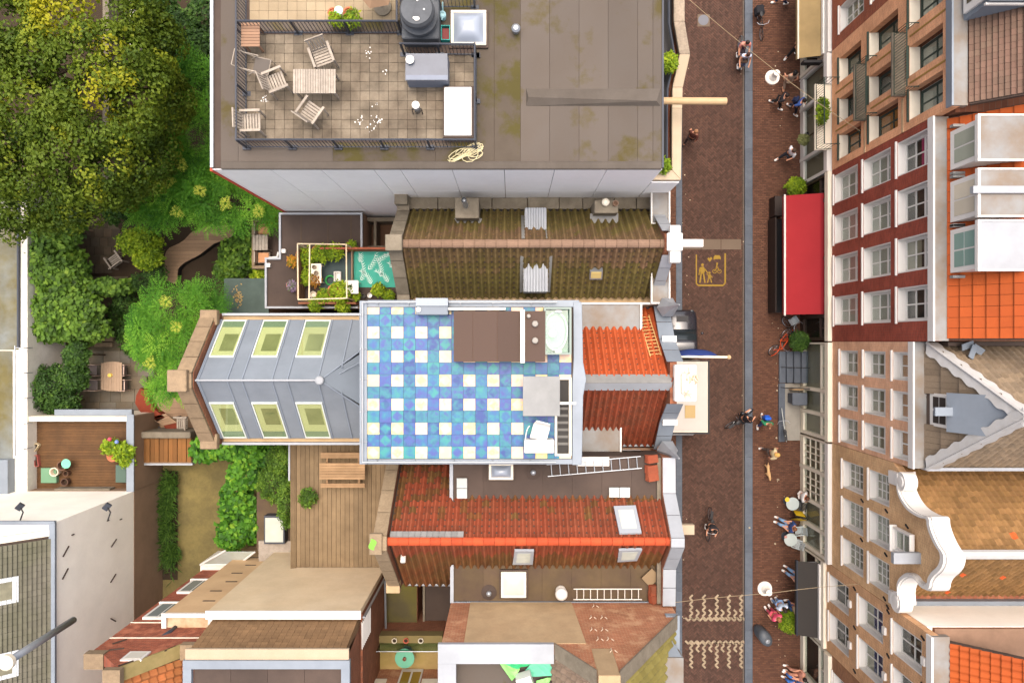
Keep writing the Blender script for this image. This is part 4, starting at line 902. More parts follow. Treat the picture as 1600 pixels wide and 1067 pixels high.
# ---- A: salmon brick with balconies
opsA = []
for (ya, yb) in ((11.85, 12.95), (10.0, 11.1), (8.35, 9.45)):
    for (za, zb) in ((4.55, 6.65), (7.35, 9.65), (10.45, 12.6)): opsA.append((ya, yb, za, zb))
tA = house('salmon_brick_house', 'salmon brick house with green-framed windows, iron balconies and wide zinc gutter', 8.0, 13.6, 13.1, brk_orange, opsA)
grn = plain('dark_green_paint', (52, 66, 58), .5)
for k, o in enumerate(opsA):
    c, fl = k//3, k % 3
    window(tA, XR, *o, 2, 2, [curt_grey, unlit_room, curt_org][c] if fl < 2 else curt_white, depth=.42, fm=grn, lining=False)
    MB().box(XR+.01, XR+.4, o[0]+.002, o[1]-.002, o[2], o[2]+.025).build('window_ledge', cream, tA)
def balcony(t, y0, y1, z, out, hgt=.95, m=grn, slabm=concrete, bars=None):
    b = MB().box(XR-out, XR-.002, y0, y1, z-.12, z).build('balcony_slab', slabm, t); g = MB(); zt_ = z+hgt
    for q in (z+.06, zt_): g.path([(XR-.02, y0+.03, q), (XR-out+.03, y0+.03, q), (XR-out+.03, y1-.03, q), (XR-.02, y1-.03, q)], .018 if q < zt_ else .028, 5)
    n = bars or int((y1-y0)/.11)
    for i in range(n+1): y = y0+.03+(y1-y0-.06)*i/n; g.tube((XR-out+.03, y, z+.06), (XR-out+.03, y, zt_), .011, n=4)
    for i in range(4):
        for y in (y0+.03, y1-.03): x = XR-out+.03+(out-.05)*i/4; g.tube((x, y, z+.06), (x, y, zt_), .011, n=4)
    g.build('balcony_railing', m, b); return b
balcony(tA, 9.35, 11.75, 7.1, .5); balcony(tA, 9.35, 11.75, 10.2, .5); balcony(tA, 9.0, 12.1, 3.7, .75, slabm=cream)
for (ya, yb) in ((9.5, 9.95), (9.5, 9.95)):
    pass
stripm = mat('stone_band', (196, 168, 132), (170, 140, 106), rough=.9, ns=3)
for z in (7.0, 10.0): MB().box(XR-.03, XR-.002, 8.02, 9.3, z-.06, z+.06).build('stone_band', stripm, tA)
for y in (11.48, 9.72):
    for z0, z1 in ((4.2, 6.9), (7.5, 10.0), (10.5, 12.9)): MB().box(XR-.02, XR-.003, y-.03, y+.03, z0, z1).build('brick_strip', plain('ornament_brick', (150, 120, 60), .9), tA)
MB().box(XR-.18, XR+.3, 8.02, 13.58, 3.3, 3.66).build('shop_cornice', white, tA)
gutter_box(tA, 8.0, 13.6, 13.2, .5, zincstain, zinc)
rA = MB().slab([(XR+.55, 8.05, 13.2), (XR+.55, 13.6, 13.2), (XR+4.5, 13.6, 16.5), (XR+4.5, 8.05, 16.5)], .2).build('roof', bitdark, tA)
Tiles(rA, limit=150).slope((XR+.55, 8.1, 13.2), (0, 1, 0), (3.95, 0, 3.3), 5.4, 5.1, .22, .17, mat('rosy_brown_shingle', (146, 114, 98), (130, 112, 94), rough=.9, var=.1, ns=.7, huevar=.4, dirt=.2), amp=0).finish()
dA = MB().box(XR+.35, XR+4, 10.9, 13.4, 13.2, 14.7).build('dormer', zinc, tA)
MB().box(XR+.25, XR+.345, 11.05, 12.9, 13.35, 14.65).build('dormer_frame', white, dA)
MB().box(XR+.235, XR+.248, 11.3, 12.65, 13.55, 14.45).build('pane', plain('dark_dormer_pane', (86, 78, 58), .2), dA)
MB().box(XR+.2, XR+4, 10.8, 10.87, 14.5, 14.6).build('dormer_edge', white, dA)
MB().box(XR+.22, XR+4, 10.85, 13.5, 14.702, 14.78).build('dormer_roof', zinc, dA)
# ---- A0: red brick neighbour at the top
opsA0 = [(14.1, 15.3, 4.6, 6.9), (15.9, 17.1, 4.6, 6.9), (14.1, 15.3, 7.6, 9.8), (15.9, 17.1, 7.6, 9.8), (14.3, 15.6, 10.4, 12.6)]
tA0 = house('brown_red_brick_house', 'red brick house with white sash windows above the beige awning', 13.6, 19.0, 13.1, brick('red_brown_brick', (164, 90, 62), (140, 74, 54), (150, 116, 96), 'x'), opsA0)
for o in opsA0: window(tA0, XR, *o, 2, 4, curt_grey)
MB().box(XR-.15, XR+.3, 13.62, 18.9, 3.2, 3.7).build('shop_cornice', white, tA0)
# ---- C: rose brick, nine windows, hipped roof
opsC = []
for (ya, yb) in ((-1.5, -.4), (-3.05, -1.92), (-4.55, -3.42)):
    for (za, zb) in ((4.65, 6.35), (6.9, 8.7), (9.25, 10.55)): opsC.append((ya, yb, za, zb))
tC = house('rose_brick_house', 'rose brick house with nine white windows and a hipped roof with pale lead hips', -4.75, 0, 10.72, brk_rose, opsC)
for k, o in enumerate(opsC):
    fl = k % 3; window(tC, XR, *o, 2, 3 if fl < 2 else 2, [curt_grey, curt_grey, curt_org][fl], fm=None, thick=2 if fl < 2 else 1)
gutter_box(tC, -4.75, 0, 10.8, .45)
yc, zc, xc = -2.4, 14.5, 16.45; xe_ = XR+.45; ze_ = 10.75
eA, eB, eC, eD, ap, bk = (xe_, -.12, ze_), (xe_, -4.65, ze_), (24, -.12, ze_), (24, -4.65, ze_), (xc, yc, zc), (24, yc, zc)
rC = MB().add([eA, eB, eC, eD, ap, bk], [(0, 1, 4), (1, 3, 5, 4), (2, 0, 4, 5)]).build('roof', bitdark, tC)
boards = mat('weathered_shake', (158, 140, 118), (130, 114, 94), rough=.95, var=.16, ns=2, dirt=.25, fine=.12, bs=16)
tl = Tiles(rC)
def inhip(c):   # front hip triangle
    f = (c.z-ze_)/(zc-ze_); return -4.65+(yc+4.65)*f+.05 < c.y < -.12+(yc+.12)*f-.05 and not (-3.05 < c.y < -1.85 and c.z > 10.9)
tl.slope((xe_, -4.65, ze_), (0, 1, 0), (xc-xe_, 0, zc-ze_), 4.53, math.hypot(xc-xe_, zc-ze_), .23, .75, boards, inhip, amp=0)
hx = lambda c: c.x > xe_+(xc-xe_)*(c.z-ze_)/(zc-ze_)+.12
tl.slope((xe_, -.12, ze_), (1, 0, 0), (0, yc+.12, zc-ze_), 8.4, math.hypot(yc+.12, zc-ze_), .26, .3, tile_grey, hx, amp=.03)
tl.slope((xe_, -4.65, ze_), (1, 0, 0), (0, yc+4.65, zc-ze_), 8.4, math.hypot(yc+4.65, zc-ze_), .26, .3, tile_grey, hx, amp=.03)
tl.finish()
leadw = mat('white_lead', (222, 222, 220), (196, 192, 184), rough=.6, ns=4, dirt=.15)
for e in (eA, eB):
    a, b = Vector(e), Vector(ap); mb = MB(); n = 40; s = 1 if e is eA else -1; vs = []
    for k in range(n+1):
        p = a+(b-a)*k/n; wd = .4+.05*math.sin(k*1.1); up = Vector((-.08, s*.08, .2)); vs += [p+up+Vector((-.03, -s*wd, 0)), p+up, p+up+Vector((wd, 0, -.02))]
    mb.add(vs, [(k*3+j, k*3+3+j, k*3+4+j, k*3+1+j) for k in range(n) for j in (0, 1)])
    mb.tube(a+Vector((-.08, s*.08, .22)), b+Vector((-.08, s*.08, .22)), .06, n=6)
    o = mb.build('lead_hip', leadw, tC); sm = o.modifiers.new('t', 'SOLIDIFY'); sm.thickness = .02
MB().tube((xc, yc, zc+.08), (24, yc, zc+.08), .12, n=8).build('lead_ridge', leadw, tC)
dC = MB().box(XR+.5, XR+1.3, -3.1, -1.9, 10.9, 12.05).build('dormer', white, tC)
MB().slab([(XR+.42, -3.2, 12.1), (XR+.42, -1.82, 12.1), (16.05, -1.8, 13.5), (16.35, yc, 14.15), (16.05, -3.2, 13.5)], .08).build('dormer_roof', zinc, dC)
for q0, q1 in ((-2.98, -2.54), (-2.46, -2.02)):
    for r0, r1 in ((11.15, 11.5), (11.55, 11.92)): MB().box(XR+.488, XR+.496, q0, q1, r0, r1).build('pane', unlit_room, dC)
MB().box(XR-.1, XR+1.2, -2.62, -2.32, 12.2, 12.32).build('hoist_beam', zinc, tC)
MB().box(XR+.4, 24, -4.8, -4.68, 10.5, 10.95).build('parapet', zincpale, tC); MB().box(XR+.9, 24, -.16, -.02, 10.6, 11.4).build('parapet', bitdark, tC)
ls = MB()
for p, a_ in ((W(1512, 540, 11.6), .3), (W(1528, 546, 11.6), -.5), (W(1520, 550, 11.7), 1.1)): ls.obox(p, .5, .25, .03, rz=a_, rx=.3, ry=.2)
ls.build('loose_lead', zinc, tC)
MB().box(XR-.22, XR+.3, -4.7, -.05, 3.5, 3.85).build('shop_cornice', cream, tC)
# ---- D: tan brick with white scrolled neck gable
opsD = []
for (ya, yb) in ((-6.6, -5.35), (-8.35, -7.05), (-10.1, -8.85)):
    for (za, zb) in ((4.9, 6.85), (7.35, 9.0)): opsD.append((ya, yb, za, zb))
tD = house('scroll_gabled_house', 'tan brick house with white scrolled neck gable and tan pantile roof', -10.5, -4.75, 9.3, brk_tan, opsD)
for o in opsD: window(tD, XR, *o, 3, 4, curt_grey if random.random() < .6 else curt_white, bar=.04)
gpts = [(1412, 737), (1411, 762), (1426, 791), (1450, 806), (1464, 806), (1464, 822), (1476, 851), (1489, 868), (1485, 890), (1466, 905), (1464, 924), (1450, 921), (1441, 906), (1426, 901), (1411, 915), (1413, 945)]
g = [fyz(*p) for p in gpts]; inn = [(-7.5+(y+7.5)*.88, 9.2+(z-9.2)*.9) for y, z in g]
poly = [(-10.5, 9.3), (-4.76, 9.3)]+[p for p in g]
MB().ext([(XR, y, z) for y, z in [(-4.76, 9.3)]+[((a[0]+2*c[0])/3, (a[1]+2*c[1])/3) for a, c in zip(g, inn)]+[(-10.5, 9.3)]], (.28, 0, 0)).build('gable', brk_tan, tD)
def smooth(P, n=3):
    for _ in range(n): P = [P[0]]+[q for a, b in zip(P[:-1], P[1:]) for q in ((a[0]*.75+b[0]*.25, a[1]*.75+b[1]*.25), (a[0]*.25+b[0]*.75, a[1]*.25+b[1]*.75))]+[P[-1]]
    return P
sg_, si_ = smooth(g, 2), smooth(inn, 2)
for (xa, xb, f0, f1) in ((XR-.16, XR+.46, 0, 1), (XR-.24, XR-.161, .2, .75)):
    m_ = MB(); vs = []
    for (a, c) in zip(sg_, si_):
        a2, c2 = (a[0]+(c[0]-a[0])*f0, a[1]+(c[1]-a[1])*f0), (a[0]+(c[0]-a[0])*f1, a[1]+(c[1]-a[1])*f1); vs += [(xa, *a2), (xb, *a2), (xb, *c2), (xa, *c2)]
    n = len(sg_); m_.add(vs, [(i*4+j, (i+1)*4+j, (i+1)*4+(j+1) % 4, i*4+(j+1) % 4) for i in range(n-1) for j in range(4)]+[(3, 2, 1, 0), (n*4-4, n*4-3, n*4-2, n*4-1)]); m_.build('scroll_coping', white, tD)
for (y, z), rr_ in ((fyz(1416, 752), .36), (fyz(1408, 940), .4)):
    Mx = Matrix.Rotation(R(90), 3, 'Y')
    v = MB().lathe([(rr_*.1, .06), (rr_*.55, .05), (rr_*.6, 0), (rr_*.95, .03), (rr_, 0), (rr_, -.45)], (XR-.2, y, z), 20, Matrix.Rotation(R(-90), 3, 'Y')); v.build('scroll', white, tD, smooth=False)
    MB().box(XR-.15, XR+.2, y-.25, y+.25, 9.2, z-.3).build('scroll_base', white, tD)
ywa = fyz(1402, 823); 
window(tD, XR-.3, -8.05, -7.15, 9.75, 11.0, 1, 2, curt_white, depth=.12)
MB().box(XR-1.0, XR+.2, -8.15, -7.75, 11.05, 11.25).build('hoist_beam', zincpale, tD)
for p in ((1348, 782), (1386, 798), (1418, 822), (1347, 843), (1385, 866), (1418, 874), (1383, 935), (1388, 948)):
    y, z = fyz(*p); anchor(tD, y, z)
dy0, dy1, dyr, dzr, dze = -10.3, -4.85, -7.45, 12.4, 8.4
xprofile(XR+.62, 24, [(dy0, 7), (dy1, 7), (dy1, dze), (dyr, dzr), (dy0, dze)]).build('roof', bitdark, tD); rD = tD.children[-1]
tl = Tiles(rD)
mD = lambda c: mat_spot if random.random() < .012 else tile_tan
mat_spot = plain('new_orange_tile', (206, 92, 44), .8)
tl.slope((XR+.32, dy1, dze), (1, 0, 0), (0, dyr-dy1, dzr-dze), 8.3, math.hypot(dyr-dy1, dzr-dze), .24, .3, mD, amp=.03)
tl.slope((XR+.32, dy0, dze), (1, 0, 0), (0, dyr-dy0, dzr-dze), 8.3, math.hypot(dyr-dy0, dzr-dze), .24, .3, mD, amp=.03)
tl.finish()
MB().tube((XR+.5, dyr, dzr+.06), (24, dyr, dzr+.06), .17, n=8).build('lead_ridge', leadw, tD)
MB().box(XR+.4, 24, -10.49, -10.32, 8.0, 9.0).build('gutter', zinc, tD)
MB().box(XR-.2, XR+.3, -10.45, -4.8, 3.45, 3.8).build('shop_cornice', white, tD)
# ---- E: sand brick with navy blinds and F below
opsE = []
for c, (ya, yb) in enumerate(((-12.25, -10.95), (-14.1, -12.75))):
    for (za, zb) in ((3.5, 5.5), (6.4, 8.5), (9.25, 11.3)): opsE.append((ya, yb, za, zb))
tE = house('sand_brick_house', 'sand coloured brick house with navy blinds, zinc cornice and orange roof', -14.7, -10.5, 11.85, brk_brown, opsE, zg=3.2)
for k, o in enumerate(opsE): window(tE, XR, *o, 2, 2, [(unlit_room, curt_grey, .6), (curt_grey, curt_blue, .3), (leafbox, unlit_room, .5) if False else unlit_room][k % 3])
for o in opsE: MB().box(XR-.1, XR-.004, (o[0]+o[1])/2-.15, (o[0]+o[1])/2+.15, o[3]+.08, o[3]+.3).build('keystone', white, tE)
for y, z in ((-10.8, 6.1), (-12.5, 6.1), (-14.4, 6.1), (-10.75, 8.95), (-12.5, 8.95), (-14.4, 8.95), (-10.8, 11.4), (-12.5, 11.4)): anchor(tE, y, z)
gutter_box(tE, -14.7, -10.5, 12.0, .6, zincstain, white)
MB().box(XR+.3, 24, -10.72, -10.5, 6, 11.1).build('party_wall', white_render, tE)
rE = MB().slab([(XR+.65, -14.6, 11.9), (XR+.65, -10.75, 11.9), (XR+4.5, -10.75, 15), (XR+4.5, -14.6, 15)], .2).build('roof', bitdark, tE)
Tiles(rE, limit=200).slope((XR+.65, -14.6, 11.95), (0, 1, 0), (3.85, 0, 3.1), 3.85, 4.9, .26, .3, tbm, amp=.03).finish()
ridge(rE, (XR+.7, -12.2, 12.1), (XR+4.3, -14.6, 15.0), mat('red_hip_tile', (190, 84, 50), rough=.8, dirt=.2), .17, 10, up=.12)
MB().box(XR-.15, XR+.3, -14.65, -10.55, 2.9, 3.2).build('shop_cornice', cream, tE)
opsF = [(-16.6, -15.4, 3.9, 6.2), (-18.4, -17.2, 3.9, 6.2), (-16.6, -15.4, 7.0, 9.1)]
tF = house('brown_brick_house', 'brown brick house with white windows cut by the bottom of the picture', -19.5, -14.7, 11.5, brick('dull_brown_brick', (160, 112, 80), (136, 92, 66), (150, 124, 100), 'x'), opsF)
for o in opsF: window(tF, XR, *o, 2, 3, curt_grey)
MB().box(XR-.18, XR+.3, -19.4, -14.75, 3.3, 3.8).build('shop_cornice', cream, tF)
# ---- ground-floor shop fronts
def shop(t, y0, y1, bays, zt=3.3, fm=white, inner=unlit_room, stall=.5, bar=2, fan=True, grid=None):
    """posts, stall riser, big panes and fanlights between y0 and y1"""
    f = MB(); n = len(bays)+1; w = sum(bays); y = y0; p = .16
    f.box(XR-.06, XR+.2, y0, y1, zt-.25, zt)
    for k in range(n):
        f.box(XR-.06, XR+.2, y-(0 if k == 0 else p/2), y+(p if k == 0 else p/2) if k < n-1 else y1, 0, zt-.252)
        if k < n-1: y += (y1-y0)*bays[k]/w
    o = f.build('shopfront', fm, t); y = y0
    for b in bays:
        yb = y+(y1-y0)*b/w; a, c = y+p+.004, yb-p-.004
        MB().box(XR-.03, XR+.15, a-.07, c+.07, .1, stall).build('stall_riser', fm, o)
        zf = zt-.95 if fan else zt-.26
        MB().box(XR+.06, XR+.08, a-.07, c+.07, stall, zf).build('pane', mirror, o)
        MB().box(XR+.25, XR+.28, a-.1, c+.1, .1, zt-.3).build('interior', inner, o)
        if grid and b > 1:
            gb_ = MB()
            for i in range(1, grid[0]): q0 = a+(c-a)*i/grid[0]; gb_.box(XR+.03, XR+.1, q0-.025, q0+.025, stall, zf)
            for i in range(1, grid[1]): q0 = stall+(zf-stall)*i/grid[1]; gb_.box(XR+.032, XR+.098, a-.07, c+.07, q0-.025, q0+.025)
            gb_.build('glazing_bar', fm, o)
        if fan:
            MB().box(XR-.03, XR+.15, a-.07, c+.07, zf, zf+.1).build('transom', fm, o)
            for i in range(bar): q0 = a+(c-a)*i/bar+.03; q1 = a+(c-a)*(i+1)/bar-.03; MB().box(XR+.06, XR+.08, q0, q1, zf+.1, zt-.26).build('pane', mirror, o)
            for i in range(1, bar): q0 = a+(c-a)*i/bar; MB().box(XR+.03, XR+.12, q0-.03, q0+.03, zf+.1, zt-.26).build('glazing_bar', fm, o)
        y = yb
    return o
shop(tA0, 13.62, 18.9, [1, 1], 3.2, cream)
shop(tA, 8.05, 13.55, [.8, 1.6, 1], 3.3, white, curt_grey, fan=False)
shop(tB, .05, 7.95, [.6, 1.4, 1.4, .6], 3.4, plain('dark_brown_shopfront', (62, 48, 42), .5), unlit_room)
shop(tC, -4.7, -.05, [1, 1, 2.0], 3.5, cream, curt_grey)
shop(tD, -10.45, -4.8, [1, 1, 1.3, 1.3], 3.45, cream, curt_grey, bar=3, grid=(4, 3))
shop(tE, -14.65, -10.55, [1, 1], 2.9, cream, unlit_room)
shop(tF, -19.4, -14.75, [1, 1], 3.3, cream, unlit_room)
# ================================================================ rear gardens, yards and small buildings on the left
gm = mat('damp_paving', (92, 84, 66), (70, 64, 50), rough=.9, ns=.9, dirt=.3, fine=.1, bs=8)
flat('garden_ground', -26, -5.5, -22, 20, -.02, soil, .03)
yardm = mat('mossy_yard_paving', (120, 108, 66), (92, 84, 54), rough=.95, ns=.7, nmix=.8, dirt=.3, ds=.6, fine=.08, bs=8)
yard = flat('yard_paving', -18.2, -10.1, -17, -4.4, .02, yardm, .03)
# L: white rendered house with slate roof
xL, yL = -18.2, -7.2
L_ = thing('white_rendered_house', 'white rendered house with grey slate roof and tall flue, bottom left corner', 'house', (-21, -12, 0))
MB().box(-30, xL, -22, yL, 2.9, 9.0).build('wall', white_render, L_)
MB().box(-30, xL+.02, -22, yL+.02, 0, 2.89).build('base_wall', brown_render, L_)
rL = MB().slab([(xL-.1, -22, 9.02), (xL-.1, yL-.5, 9.02), (-26, yL-.5, 16), (-26, -22, 16)], .2).build('roof', bitdark, L_)
Tiles(rL, 'slate', 300).slope((xL-.12, -21.9, 9.05), (0, 1, 0), (-7.8, 0, 7), 14.1, 3.2, .24, .16, slate, amp=0).finish()
MB().box(xL-.14, xL+.1, -22, yL, 9.0, 9.12).build('gutter', zinc, L_)
gp_ = MB(); gp_.slab([(xL-.1, yL-.5, 9.1), (xL-.1, yL-.25, 9.1), (-26, yL-.25, 16.1), (-26, yL-.5, 16.1)], .12).build('verge_board', cream, L_)
MB().slab([(xL-.2, yL-.72, 9.14), (xL-.2, yL-.64, 9.14), (-26, yL-.64, 16.2), (-26, yL-.72, 16.2)], .05).build('verge_trim', zincpale, L_)
MB().box(-30, xL+.06, yL-.06, yL+.08, 8.95, 9.08).build('wall_capping', zinc, L_)
for py in (922, 1038):
    def rp(dx, dy, u=.14): return Vector((-19.4+dx, Y(py, 10)+dy, 9.02+(19.4-18.3-dx)*.897+u))
    rooflight(L_, [rp(-.6, -.5), rp(.35, -.5), rp(.35, .5), rp(-.6, .5)], plain('light_grey_frame', (196, 202, 206), .5), mat('dim_pane', (110, 108, 90), (150, 146, 120), rough=.2, ns=2), t=.14, inset=.16)
p0_ = W(115, 968, 9.6); p1_ = Vector((p0_.x, p0_.y, 13.2))
MB().tube(p0_, p1_, .13, n=14).build('flue_pipe', steel, L_, smooth=True); MB().lathe([(.19, 0), (.26, .06), (.26, .22), (.18, .3)], p1_, 18).build('flue_cap', cream, L_)
ancm = plain('rust_anchor', (70, 56, 48), .8)
for px, py, a_ in ((177, 848, .5), (176, 903, .5), (176, 968, -.6), (102, 861, .7), (101, 896, .7), (113, 835, 0), (168, 813, 0), (188, 811, 0)):
    z = H-xL*-F/(800-px) if False else H+xL*F/(800-px); y = Y(py, z); MB().obox((xL+.03, y, z), .04, .04, .5 if a_ else .16, rx=a_).build('wall_anchor', ancm, L_)
# wooden terrace in front of it
zw_ = 2.3; tx0, tx1, ty0, ty1 = -23.4, -18.45, -7.2, -3.85
WT = thing('wooden_roof_terrace', 'brown plank roof terrace with zinc and cream parapet, left of the yard', 'terrace', (-21, -5.5, 0))
MB().box(tx0, tx1, ty0, ty1, 0, zw_-.05).build('terrace_block', brown_render, WT)
pk = MB(); y = ty0+.02
while y < ty1-.1: pk.box(tx0+.02, tx1-.02, y, y+.125, zw_-.04, zw_+random.uniform(-.004, .004)); y += .133
tag(pk.build('planks', wood_dark, WT), kind='stuff')
MB().box(tx1, xL+.02, ty0, -3.6, 0, 2.95).build('parapet', brown_render, WT); MB().box(tx1-.04, xL+.06, ty0, -3.5, 2.952, 3.02).build('parapet_cap', zinc, WT)
MB().box(-24.2, tx1, -3.84, -3.6, 0, 2.9).build('parapet', cream, WT); MB().box(-22.2, tx1, -3.595, -3.3, 2.4, 2.6).build('zinc_flashing', zinc, WT)
MB().box(X(68, zw_), X(92, zw_), Y(753, zw_), Y(730, zw_), zw_, zw_+.2).build('glass_hatch', mat('green_glass', (104, 142, 112), rough=.2, dirt=.1), WT)
MB().box(X(185, zw_), X(201, zw_), Y(752, zw_), Y(725, zw_), zw_, zw_+.25).build('glass_hatch', mat('dark_green_glass', (80, 100, 90), rough=.2, dirt=.1), WT)
MB().box(X(95, zw_), X(180, zw_), Y(769, zw_), Y(760, zw_), zw_, zw_+.5).build('step', concrete, WT)
# K: concrete building at the far left
K_ = thing('concrete_garden_building', 'low concrete building with mossy flat roof and thin steel rail at the left edge', 'building', (-26, 0, 0))
KX = -23.25
MB().box(-32, KX, -8, 7.8, 0, 3.0).build('wall', pale_render, K_)
mossm = mat('pond_moss_felt', (96, 88, 48), (120, 128, 130), rough=.5, ns=.5, nmix=.8, dirt=.35, ds=.7)
MB().box(-32, KX-.42, -.4, 7.7, 3.0, 3.03).build('flat_roof', mossm, K_); MB().box(-32, KX-.7, -7.6, -.45, 3.0, 3.03).build('flat_roof', mossm, K_)
MB().box(KX-.4, KX-.32, -.3, 7.7, 3.0, 3.16).build('roof_edge', darkmetal, K_)
kr = MB(); kr.path([(KX-.25, -.2, 3.5), (KX-.25, -5.4, 3.5)], .035)
for y in (-.3, -1.5, -2.7, -3.9, -5.1): kr.path([(KX-.25, y, 3.5), (KX+.12, y, 3.45), (KX+.12, y, 2.8)], .02, 5)
kr.build('steel_rail', steel, K_)
MB().box(-32, KX-.6, -7.9, -5.6, 3.0, 3.5).build('roof_box', zinc, K_)
# garden wall strip near the top left
gw = thing('garden_wall', 'narrow pale garden wall under the big tree, top left', 'wall', (-14.6, 12.5, 0))
MB().box(-20.2, -19.9, 7.5, 18, 0, 2.0).build('wall', concrete, gw); MB().box(X(205, 2), X(213, 2), Y(75, 2), 18, 0, 2.2).build('wall', pale_render, gw)
# paved circles and slabs
slabg = mat('garden_slab', (118, 116, 108), (126, 106, 78), rough=.9, var=.16, ns=.8, nmix=.7, huevar=.4, dirt=.2, fine=.06, bs=10)
slabb = mat('brown_garden_slab', (92, 76, 58), (76, 72, 62), rough=.9, var=.16, ns=.8, nmix=.7, huevar=.4, dirt=.25, fine=.06, bs=10)
pt = struct('patio', MB().box(X(105), X(225), Y(650), Y(545), -.02, .02), gm)
y = 548
for r_ in range(5):
    x = 108-(r_ % 2)*9; 
    while x < 218:
        w_ = random.choice((16, 22, 26)); MB().box(X(x)+.012, X(x+w_)-.012, Y(y+20)+.012, Y(y)-.012, 0, .04+random.uniform(-.004, .004)).build('paving_slab', slabg, pt); x += w_
    y += 20
pt2 = struct('round_patio', MB().lathe([(1.45, -.02), (1.45, .02)], W(152, 384), 40), gm)
for i in range(6):
    for j in range(6):
        x, y = 116+i*13.5+(j % 2)*6, 344+j*14
        if math.hypot(x+6-153, y+7-385) < 40: MB().box(X(x)+.01, X(x+13)-.01, Y(y+13)+.01, Y(y)-.01, .0, .045+random.uniform(-.004, .004)).build('paving_slab', slabb, pt2)
pt3 = struct('garden_path', MB().box(X(142), X(200), Y(545), Y(432), -.02, .015), gm)
for j in range(6):
    for i in range(2): MB().box(X(146+i*17)+.01, X(162+i*17)-.01, Y(452+j*17)+.01, Y(436+j*17)-.01, 0, .04).build('paving_slab', slabb, pt3)
for k in range(3): MB().box(X(150), X(178), Y(524+k*9), Y(517+k*9), 0, .12+.03*k).build('stone_step', stone, pt3, bevel=.02)
def clip_planks(par, poly, z, axis, pitch, m, name='plank', th=.03, z0=None):
    """planks cut to a polygon (world x,y), running along x or y"""
    xs = [p[0] for p in poly]; ys = [p[1] for p in poly]; lo, hi = (min(ys), max(ys)) if axis == 'x' else (min(xs), max(xs)); t = lo
    def cut(v):
        r = []
        for (ax, ay), (bx, by) in zip(poly, poly[1:]+poly[:1]):
            a, b, c, d = (ay, by, ax, bx) if axis == 'x' else (ax, bx, ay, by)
            if (a <= v < b) or (b <= v < a): r.append(c+(d-c)*(v-a)/(b-a))
        return sorted(r)
    while t < hi:
        a, b = cut(t+pitch*.04), cut(min(t+pitch*.96, hi-.001))
        if len(a) >= 2 and len(b) >= 2:
            q = [(a[0], t), (a[-1], t), (b[-1], t+pitch-.01), (b[0], t+pitch-.01)]
            if axis == 'y': q = [(v, u) for u, v in q]
            MB().prism(q, z-th, z+random.uniform(-.003, .003)).build(name, m, par)
        t += pitch
curv = [(258, 440), (257, 400), (262, 388), (285, 378), (300, 362), (330, 351), (368, 352), (362, 372), (338, 378), (312, 398), (285, 412), (278, 420), (276, 444)]
gd = thing('curved_garden_deck', 'curved weathered timber deck among the shrubs', 'deck', W(300, 390))
MB().prism([(X(a, .45), Y(b, .45)) for a, b in curv], 0, .4).build('deck_frame', black, gd)
clip_planks(gd, [(X(a, .45), Y(b, .45)) for a, b in curv], .45, 'x', .19, wood_garden)
gd2 = thing('rear_garden_deck', 'weathered timber deck beside the rusty steel planter and zinc wing', 'deck', W(275, 660))
pl2 = [(X(a, .4), Y(b, .4)) for a, b in ((228, 640), (240, 612), (335, 612), (335, 692), (268, 692), (250, 668))]
MB().prism(pl2, 0, .36).build('deck_frame', black, gd2); clip_planks(gd2, pl2, .4, 'x', .3, wood_garden)
MB().prism([(X(a, .4), Y(b, .4)) for a, b in ((220, 612), (300, 612), (330, 640), (330, 650), (220, 640))], .0, .3).build('deck_bed', soil, gd2)
ct = thing('rusty_steel_planter', 'curved rusty steel planter edge with a slatted wooden seat', 'planter', W(225, 640))
def cw(pts, z): return [(X(a, z), Y(b, z)) for a, b in pts]
MB().prism(cw([(213, 617), (219, 606), (230, 612), (232, 625), (242, 640), (258, 652), (246, 658), (228, 650), (218, 642), (211, 630)], .9), 0, .9).build('steel_edge', rust, ct)
MB().prism(cw([(255, 664), (279, 658), (282, 667), (262, 675)], .8), 0, .8).build('steel_end', rust, ct)
seat = [(233, 652), (258, 646), (277, 660), (255, 665)]
for k in range(4):
    f0, f1 = k/4+.015, (k+1)/4-.015; L_a, L_b = Vector(seat[0]).lerp(Vector(seat[1]), 0), None
    q = [Vector(seat[0]).lerp(Vector(seat[3]), f0), Vector(seat[1]).lerp(Vector(seat[2]), f0), Vector(seat[1]).lerp(Vector(seat[2]), f1), Vector(seat[0]).lerp(Vector(seat[3]), f1)]
    MB().prism(cw(q, .9), .84, .9).build('seat_slat', wood_garden, ct)
MB().prism(cw([(232, 655), (250, 668), (236, 672), (228, 662)], .5), 0, .5).build('seat_side', darkmetal, ct)
# small garden sheds
sh = thing('plank_roof_shed', 'small shed with orange-brown plank roof beside the climbing plant', 'shed', W(255, 700))
MB().box(X(219, 2), X(298, 2), Y(724, 2), Y(684, 2), 0, 1.9).build('wall', brown_render, sh)
for k in range(11): MB().box(X(220+k*7.1, 2)+.01, X(227+k*7.1, 2)-.01, Y(722, 2), Y(685, 2), 1.9, 1.97+(k % 2)*.03).build('plank', mat('stained_plank', (166, 112, 58), (116, 84, 44), rough=.8, var=.15, ns=2, dirt=.3) if k == 0 else bpy.data.materials['stained_plank'], sh)
MB().box(X(212, 2), X(300, 2), Y(684, 2), Y(674, 2), 0, 2.2).build('ridge_wall', concrete, sh, bevel=.04)
MB().box(X(218, 2), X(300, 2), Y(727, 2), Y(724, 2), 1.7, 1.95).build('gutter', zincpale, sh)
s2 = thing('grey_felt_shed', 'shed with dark green-grey felt roof beside the zinc wing', 'shed', W(382, 462))
